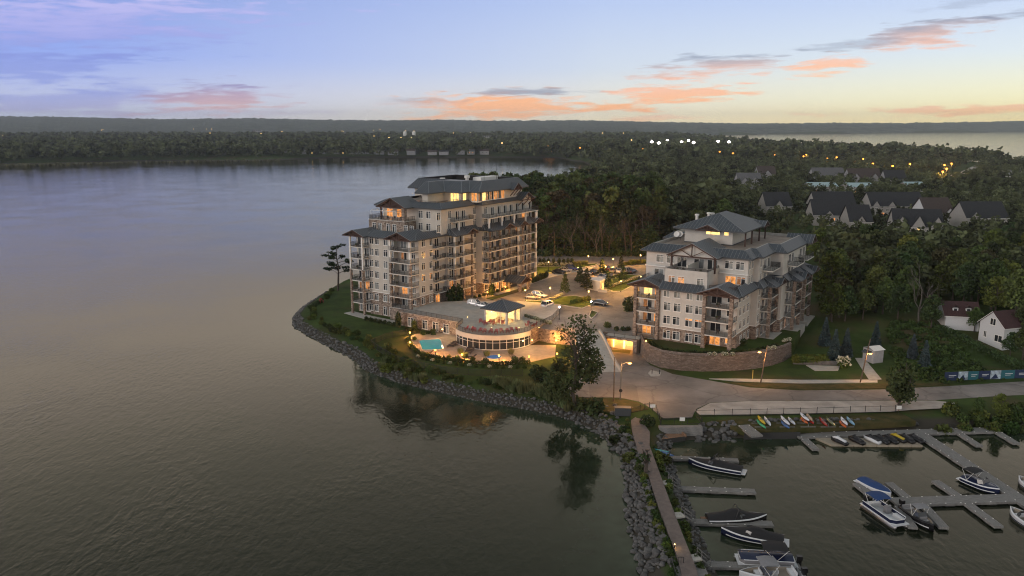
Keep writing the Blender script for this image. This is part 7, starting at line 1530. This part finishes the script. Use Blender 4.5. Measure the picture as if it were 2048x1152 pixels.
for i, (x, y) in enumerate(((145, 350), (378, 363), (415, 360), (548, 362), (630, 377), (708, 370), (870, 313), (890, 378), (940, 383), (1125, 387), (1730, 408), (1835, 420))):
    far_lamp(1000 + x / 3.938, 200 + y / 3.938, 17.5, 'orange street lamp by the inlet, %s from the left' % ORD[i], r=1.5)
for i, (x, y) in enumerate(((1195, 330), (1250, 338), (1318, 320), (1430, 330), (1485, 318), (1525, 335), (1718, 325), (1803, 330))):
    far_lamp(1000 + x / 3.938, 200 + y / 3.938, 24.0, 'white floodlight mast of the far sports field, %s from the left' % ORD[i], 'lampwhite', 2.4, power=60000, col=(1, .9, .85))

def box_building(px, py, z, wpx, hm, dm, wallm, label, lit=None, name='far_building', nwin=5, nfl=2, roof='greyroof'):
    p = at(px, py, z); w_ = wpx * proj(p)[2] / F_PX; g = gz(p.x, p.y); o = thing(name, label, 'building', (p.x, p.y, g))
    MB().b2((-w_ / 2, 0, -2), (w_ / 2, dm, hm)).obj('wall', M[wallm], o); MB().b2((-w_ / 2 - .4, -.4, hm), (w_ / 2 + .4, dm + .4, hm + .6)).obj('roof', M[roof], o)
    for f in range(nfl):
        for k in range(nwin):
            x = -w_ / 2 + w_ * (k + .5) / nwin; zz = hm * (f + .35) / nfl; ww = w_ / nwin * .6; hh = hm / nfl * .5
            ob('window', MB().b2((x - ww / 2, -.06, zz), (x + ww / 2, .02, zz + hh)).mesh('window', M[lit or 'glass']), o)
    return o
box_building(981, 279, 14, 32, 16, 16, 'offwhite', 'long pale building of several storeys on the far shore', None, nwin=8, nfl=4)
for i, px in enumerate((810, 828)):
    p = at(px, 279, 12); tag(MB().lathe([(4.2, -4), (4.2, 24), (4.0, 25), (1, 26)], n=12).obj('white_tower', M['trim'], None, True, (p.x, p.y, 6)), 'white round tower on the far shore, %s of two' % ('left', 'right')[i], 'tower')
box_building(401, 266, 20, 26, 9, 12, 'offwhite', 'brightly lit long building on the far left shore', 'lityel', nwin=6, nfl=1)
box_building(513, 262, 26, 18, 22, 16, 'greywall', 'grey block rising above the far left trees', None, nwin=5, nfl=4)
box_building(1098, 306, 4, 22, 4, 8, 'offwhite', 'row of lit red and white shops at the inlet', 'lit', nwin=6, nfl=1); box_building(1160, 309, 4, 18, 4, 8, 'offwhite', 'low lit building at the inlet right of the shops', 'lit', nwin=5, nfl=1); box_building(1255, 302, 6, 40, 5, 10, 'wht', 'long low white shed beyond the inlet', None, nwin=6, nfl=1); box_building(1205, 308, 5, 14, 4, 8, 'wht', 'small white building with red light by the inlet', 'lit', nwin=3, nfl=1)
cot = [(228, 309), (243, 309), (262, 309), (283, 310), (332, 309), (379, 309), (425, 308), (510, 307), (572, 310), (600, 312), (640, 311), (668, 311), (705, 311), (722, 311), (739, 311), (757, 312), (783, 313), (820, 313), (863, 313), (886, 313), (920, 312), (941, 312), (968, 312)]
for i, (px, py) in enumerate(cot):
    p = at(px, py, 2.0); w_ = random.uniform(9, 15); g = max(gz(p.x, p.y + 12), 1.5); lit_ = i in (1, 2, 21)
    house((p.x + w_ / 2, p.y + 12, g), (p.x + w_ / 2, p.y + 22), w_, random.uniform(3, 5), random.uniform(2, 3.2), random.choice(['offwhite', 'greywall', 'greywall']), random.choice(['greyroof', 'brownroof', 'darkroof']), 'small waterside cottage on the far shore, %s from the left' % ORD[i], 'lake_cottage', [('L', w_ * k, 1.0, 1.8, 1.4, 'lit' if lit_ else 'dark') for k in (.25, .7)])
    HS.append((p.x, p.y + 8, 12))
fl = [(5, 271), (203, 260), (206, 259), (387, 258), (413, 258), (423, 258), (420, 266), (522, 267), (564, 263), (684, 262), (687, 263), (748, 272), (747, 261), (760, 259), (778, 275), (802, 275), (811, 261), (828, 262), (823, 275), (907, 266), (941, 265), (1004, 286), (543, 302), (624, 306), (749, 298), (237, 302), (250, 303), (686, 306), (1205, 266), (1247, 266), (1263, 280)]
for i, (px, py) in enumerate(sorted(fl)): far_lamp(px, py, 31.0 if py < 270 else (24.0 if py < 290 else 8.0), 'tiny lamp among the far shore trees, %d%s from the left' % (i + 1, 'st' if (i + 1) % 10 == 1 and i != 10 else 'nd' if (i + 1) % 10 == 2 and i != 11 else 'rd' if (i + 1) % 10 == 3 and i != 12 else 'th'), 'lampwarm', .9 if py < 290 else .6)
hl = [1531, 1549, 1577, 1583, 1587, 1596, 1676, 1686, 1692, 1710, 1718, 1726, 1737, 1745, 1750, 1762, 1775, 1828]
for i, px in enumerate(hl):
    p = at(px, 250, 35); tag(MB().ball((0, 0, 0), 3.2, 6).tube([(0, 0, -14), (0, 0, -2)], .4, 4).obj('hill_lamp', M['lampwhite'], None, False, (p.x * 5800 / p.y, 5800, 53 - 5800 * (249.5 - 245) / F_PX)), 'tiny white light on the right far hill, %s from the left' % ORD[i], 'street lamp')
# ------------------------------------------------------------------ trees
PROT = {}
for k, ns in (('broad', 3), ('broad_dk', 3), ('broad_lt', 2), ('broad_br', 2), ('tall', 3), ('bare', 3)):
    PROT[k] = [make_tree(k, 100 + i + 10 * len(PROT)) for i in range(ns)]
BASEH = {'broad': 16, 'broad_dk': 16, 'broad_lt': 16, 'broad_br': 16, 'tall': 24, 'bare': 17}
EXC = [poly_xy(q, 4.0) for q in ([(1590, 668), (1650, 655), (1700, 668), (1760, 640), (1868, 634), (1868, 618), (1950, 612), (1950, 660), (2010, 625), (2100, 660), (2200, 850), (1200, 850), (1590, 740)],)]
EXC.append(poly_xy([(1060, 900), (1060, 505), (1310, 505), (1625, 470), (1634, 655), (1600, 900)], 5.0))
rd = poly_xy([(1880, 362), (1945, 348), (1968, 328), (1940, 326), (1905, 345), (1870, 355)], 6.0); EXC.append(rd)
spots = []
def scatter(x0, x1, y0, y1, step, hfun, cond=lambda x, y: True):
    xs = np.arange(x0, x1, step); ys = np.arange(y0, y1, step); X, Y = np.meshgrid(xs, ys); X = X + rng.uniform(-.45, .45, X.shape) * step; Y = Y + rng.uniform(-.45, .45, Y.shape) * step
    D = sdist(X, Y); ok = D > 4
    for e in EXC: ok &= sdist(X, Y, e) < -1.5
    for hx, hy, hr in HS: ok &= ~((np.abs(X - hx) < hr) & (Y > hy - 9 - hr * .4) & (Y < hy + 9))
    Zg = ground(X, Y, D)
    for x, y, z in zip(X[ok], Y[ok], Zg[ok]):
        if not cond(x, y): continue
        u, v, zc = proj((x, y, z + 8))
        if zc < 30 or u < -80 or u > 2130: continue
        spots.append((x, y, z, hfun(x, y)))
def hN(x, y):
    u = x / y
    h = random.uniform(17, 25) if u < .19 else (random.uniform(10, 16) if u < .27 else random.uniform(4.5, 8.5))
    return h * (1 if y < 400 or u > .19 else .62)
scatter(-20, 420, 288, 480, 6.3, hN, lambda x, y: x / y < .66 and not (.27 < x / y < .58 and 318 < y < 470 and random.random() < .4))
scatter(60, 300, 178, 288, 6.0, lambda x, y: random.uniform(8, 13.5), lambda x, y: x > 66)
scatter(-20, 640, 480, 1010, 8.5, lambda x, y: random.uniform(9, 14) if x / y < .2 else random.uniform(5.5, 10), lambda x, y: random.random() < (.93 if x / y < .28 else .7))
near = sorted(spots, key=lambda s: -s[3] / proj(s[:3])[2]); 
# hidden ones behind taller neighbours still count; the 300 that show largest become single trees
KN = {'broad': 'leafy green tree', 'broad_dk': 'dark green tree', 'broad_lt': 'yellow green tree', 'broad_br': 'brownish tree', 'tall': 'tall slim tree', 'bare': 'leafless grey tree'}
for s_ in near[:300]:
    x, y, z, h = s_; u = x / y
    k = random.choices(['broad', 'broad_dk', 'broad_lt', 'broad_br', 'tall', 'bare'], [4, 5.5, .25, 1.0, 4, .3] if u < .19 else [4, 5, 2.4, 1.2, .3, .5])[0]
    zone = 'the wood behind the parking court' if (u < .2 and y > 280) else ('the wood right of the lower block' if y < 288 else 'the trees between the town houses')
    plant(random.choice(PROT[k]), (x, y, z), h / BASEH[k] * random.uniform(.92, 1.08), 'forest_tree', '%s in %s' % (KN[k], zone), '%ss in %s' % (KN[k], zone))
def far_trees(name, sp, nl, size, label, mt):
    Vs, Qs, off = [], [], 0
    P, S = [], []
    for x, y, z, h in sp:
        w_ = h * random.uniform(.5, .75); n = nl; q = ballpts(n) * np.array([w_ / 2, w_ / 2, h * .40]); 
        lob = rng.normal(0, 1, (5, 3)) * [w_ * .22, w_ * .22, h * .16]; q = q * .75 + lob[rng.integers(0, 5, n)]
        q[:, 2] = np.clip(q[:, 2] + h * .58, h * .08, h * 1.02); P.append(q + [x, y, z]); S.append(rng.uniform(.7, 1.3, n) * size * h / 13)
    V, Q = leaves(np.concatenate(P), np.concatenate(S), None, .35)
    return tag(ob(name, np_mesh(name, V, Q, M[mt])), label, None, None, 'stuff')
M['leaf_far'] = mat('distant_leaves', (.072, .084, .040), .9, .85, .06, spec=.1, detail=3)
far_trees('distant_wood', near[300:], 85, 1.9, 'mass of trees of the wood and town gardens', 'leaf_far')
spots = []
scatter(-1100, 640, 1000, 1450, 11, lambda x, y: random.uniform(9, 19), lambda x, y: random.random() < .9 and y > 900)
n1 = len(spots)
scatter(-1700, 640, 1450, 2600, 22, lambda x, y: random.uniform(11, 17))
far_trees('far_shore_wood', spots[:n1], 34, 3.2, 'wooded far shore across the lake', 'leaf_far'); far_trees('far_inland_wood', spots[n1:], 24, 6.0, 'woods rising inland behind the far shore', 'leaf_far')
# reed marsh at the far left
rp2 = []
for i in range(2600):
    x = random.uniform(-760, -330); y = 985 + (x + 760) * .36 + random.gauss(0, 16); rp2.append((x, y, 0))
Pm = np.array(rp2); Dm = sdist(Pm[:, 0], Pm[:, 1]); Pm = Pm[(Dm < 6) & (Dm > -45)]; Pm[:, 2] = .6
V, Q = leaves(Pm, rng.uniform(1.2, 3.0, len(Pm)), None, .3); tag(ob('marsh_reeds', np_mesh('marsh_reeds', V, Q, mat('marsh_reed', (.10, .10, .05), .95, .3, .05))), 'low marsh reeds along the far left shore', None, None, 'stuff')
# bare trunks at the edge of the wood
for i in range(14):
    px = 1085 + i * 15 + random.uniform(-4, 4); p = at(px, random.uniform(506, 514), ZG); plant(PROT['bare'][i % 3], p, random.uniform(.85, 1.25), 'leafless_tree', 'tall leafless tree at the front edge of the wood', 'leafless trees at the wood edge')
p = atg(1838, 646); plant(PROT['bare'][1], p, .95, 'leafless_tree', 'big pale leafless tree left of the white garage', None); p = atg(1862, 640); plant(PROT['bare'][0], p, .75, 'leafless_tree', 'smaller leafless tree beside the white garage', None)
for i, (px, py, k, s_) in enumerate(((1990, 628, 'broad_lt', .62), (2038, 690, 'broad_dk', .55), (1925, 612, 'broad_dk', .7), (1795, 640, 'broad_dk', .55), (1765, 628, 'broad', .6), (1725, 640, 'broad', .5), (1690, 642, 'broad_dk', .55), (1905, 600, 'broad', .85), (1955, 610, 'broad_dk', .85), (2030, 640, 'broad', .8), (1660, 640, 'broad', .5), (2045, 720, 'broad', .45), (1862, 655, 'broad_dk', .5), (1948, 664, 'broad', .38), (2020, 712, 'broad_dk', .34))):
    plant(PROT[k][0], atg(px, py), s_, 'garden_tree', ['yellow green tree behind the white cottage', 'dark tree overhanging the white cottage', 'dark tree behind the red roofed garage', 'dark tree above the overgrown field', 'green tree at the back of the overgrown field', 'green tree behind the grey shed', 'dark tree behind the blue spruces', 'tall green tree left behind the red roofed garage', 'tall dark tree between garage and cottage', 'tall green tree at the right edge above the cottage', 'green tree at the right end of the lower block', 'green tree at the right edge below the cottage', 'dark tree at the left gable of the red roofed garage', 'small green tree between garage and cottage fronts', 'small dark tree before the cottage at the right edge'][i], None)
fp = poly_xy([(1775, 655), (1865, 655), (2010, 745), (1880, 752), (1790, 740)], 3.5); fx = np.array(fp); n_ = 420
X_ = rng.uniform(fx[:, 0].min(), fx[:, 0].max(), n_); Y_ = rng.uniform(fx[:, 1].min(), fx[:, 1].max(), n_); ok = sdist(X_, Y_, fp) > 0; X_, Y_ = X_[ok], Y_[ok]; Zg_ = ground(X_, Y_, sdist(X_, Y_)); PP = []
for x, y, z in zip(X_, Y_, Zg_): r_ = random.uniform(.4, 1.3); PP.append(np.abs(ballpts(70) * [r_, r_, r_ * .7] * [1, 1, 1]) * np.sign(rng.normal(size=(70, 3))) * [1, 1, 0] + np.array([0, 0, 1]) * np.abs(ballpts(70)[:, 2:3]) * r_ * .9 + [x, y, z])
V, Q = leaves(np.concatenate(PP), .4); tag(ob('wild_bushes', np_mesh('wild_bushes', V, Q, M['leaf'])), 'overgrown bushes and weeds filling the field', None, None, 'stuff')
PP = [ballpts(120) * [1.8, 1.5, 1.3] + np.array(at(1075 + i * 4.6, random.uniform(507, 514), ZG)) + [0, 0, 1.2] for i in range(52)]
PP += [ballpts(90) * [2.2, 1.8, 2.6] + np.array(at(1078 + random.random() * 232, random.uniform(500, 512), ZG)) + [0, 0, random.uniform(2, 10)] for i in range(120)]
V, Q = leaves(np.concatenate(PP), .6); tag(ob('undergrowth', np_mesh('undergrowth', V, Q, M['leaf_dk'])), 'dark undergrowth at the foot of the wood', None, None, 'stuff')
# single trees
PN = make_tree('pine', 77); plant(PN, at(676, 580, 2.0), .93, 'lakeside_pine', 'wind shaped lone pine leaning at the water behind the tower', None, 2.6)
def big_tree(p, H, lobes, label, seed, seedb, mt='leaf_dk'):
    rs = np.random.default_rng(seed); t_ = MB(); branches(t_, Vector((0, 0, -.5)), Vector((0, 0, 1)), H * .4, .42, 4, np.random.default_rng(seedb), .40)
    P = [ballpts(n, rs) * [r_, r_, r_ * .9] + [dx, dy, z] for dx, dy, z, r_, n in lobes]
    P = np.concatenate([np.concatenate([q + rs.normal(0, .35, 3) for q in np.array_split(pp, 12)]) for pp in P]); V, Q = leaves(P, rs.uniform(.25, .55, len(P)), rs, .3)
    o = thing('shore_tree', label, 'tree', p); t_.obj('trunk', M['bark'], o); ob('crown', np_mesh('crown', V, Q, M[mt]), o); return o
big_tree(at(1152, 812, 2.0), 19.0, [(0, 0, 4, 1.1, 300), (.6, -.3, 7.0, 2.1, 480), (2.4, 0, 9.3, 2.3, 430), (1.0, .5, 11.2, 2.0, 260), (3.2, .2, 7.4, 1.7, 300), (-1.4, .3, 9.5, 1.9, 170), (1.6, 0, 13.2, 2.2, 260), (2.6, 0, 5.6, 1.6, 220), (-3.6, .4, 4.6, 2.3, 330), (-3, 0, 3.0, 2.2, 400), (-2, .4, 13.6, 2.2, 80), (.5, .4, 15.6, 2.0, 110)], 'large half bare tree standing on the shore before the driveway', 5, 8)
big_tree(at(1800, 812, 2.0), 9.0, [(0, 0, 3.4, 2.0, 1100), (.6, 0, 2.4, 1.6, 600), (-.8, 0, 5.2, 1.6, 420), (.8, 0, 5.6, 1.4, 260)], 'round dark tree with bare top branches beside the road', 6, 9)
big_tree(at(1293, 945, 1.9), 5.0, [(0, 0, 2.6, .7, 50)], 'thin leafless sapling on the causeway path edge', 7, 10)
for i, (px, py, s_, k) in enumerate(((2000, 838, .3, 'broad_lt'), (1955, 832, .22, 'broad'))): plant(PROT[k][0], atg(px, py), s_, 'young_tree', ['young yellow green tree on the bank at the right edge', 'small young tree left of the one at the right edge'][i], None)
# ------------------------------------------------------------------ balcony furniture
bc = MB().b2((-.28, -.28, .36), (.28, .28, .44)).b2((-.28, .22, .44), (.28, .28, .95))
for x in (-.25, .25):
    for y in (-.25, .25): bc.b2((x - .03, y - .03, 0), (x + .03, y + .03, .36))
bcm = bc.mesh('balcony_chair', M['darkwick'])
pm_ = MB().lathe([(.2, 0), (.28, .45), (.26, .45), (.2, .3)], n=8).mesh('pot', M['tan'])
def furn(Bk, r, l, z, nm):
    q = Bk.w(r, l); tag(ob('balcony_chair', bcm, None, (q.x, q.y, z), random.random() * 6.28), 'dark patio chair on a %s' % nm, 'chair', 'chairs on a %s' % nm)
    q = Bk.w(r + random.uniform(-.8, .8), l + random.uniform(-.3, .3)); 
    if random.random() < .5: o = thing('potted_plant', 'potted plant on a %s' % nm, 'plant', (q.x, q.y, z), 0, 'potted plants on a %s' % nm); ob('pot', pm_, o); ob('foliage', SHR['leaf'][0], o, (0, 0, .35), 0, .35)
for z in zf[2:7]: furn(B1, .8, 5.2, z, 'corner balcony of the tall tower'); furn(B1, .4, 18.5, z, 'lake side balcony of the tall tower'); furn(B1, ca + 4, -4.8, z, 'wide balcony of the tall tower'); furn(B1, ca + 10, -4.8, z, 'wide balcony of the tall tower'); furn(B1, ba + 3, -2.8, z, 'middle balcony of the tall tower')
for z in zg[1:4]: furn(B2, -1.5, 3.5, z, 'front right balcony of the lower block'); furn(B2, -1.2, 20, z, 'front left balcony of the lower block')
for l in (14.5, 13.6, 12.5, 8.5): furn(B2, -.3, l, Z6 + .16, 'roof terrace of the lower block')
for l in (10.5, 13, 15.5, 18): furn(B1, 9.5, l, 27.15, 'pergola terrace of the tall tower')
# ------------------------------------------------------------------ rows of look-alikes: say which one
by = {}
for o in C.objects:
    if o.parent is None and 'label' in o and 'category' in o: by.setdefault(o['label'], []).append(o)
for lb, lst in by.items():
    if 2 <= len(lst) <= 45 and 'forest_tree' not in lst[0].name:
        lst.sort(key=lambda o: proj(o.location)[0]); n = len(lst)
        for i, o in enumerate(lst):
            nm = ('leftmost' if i == 0 else 'rightmost' if i == n - 1 else 'second from left' if i == 1 else 'second from right' if i == n - 2 else ORD[i] + ' from left')
            ws = lb.split()
            if len(ws) + len(nm.split()) <= 16: o['label'] = '%s, %s' % (lb, nm)
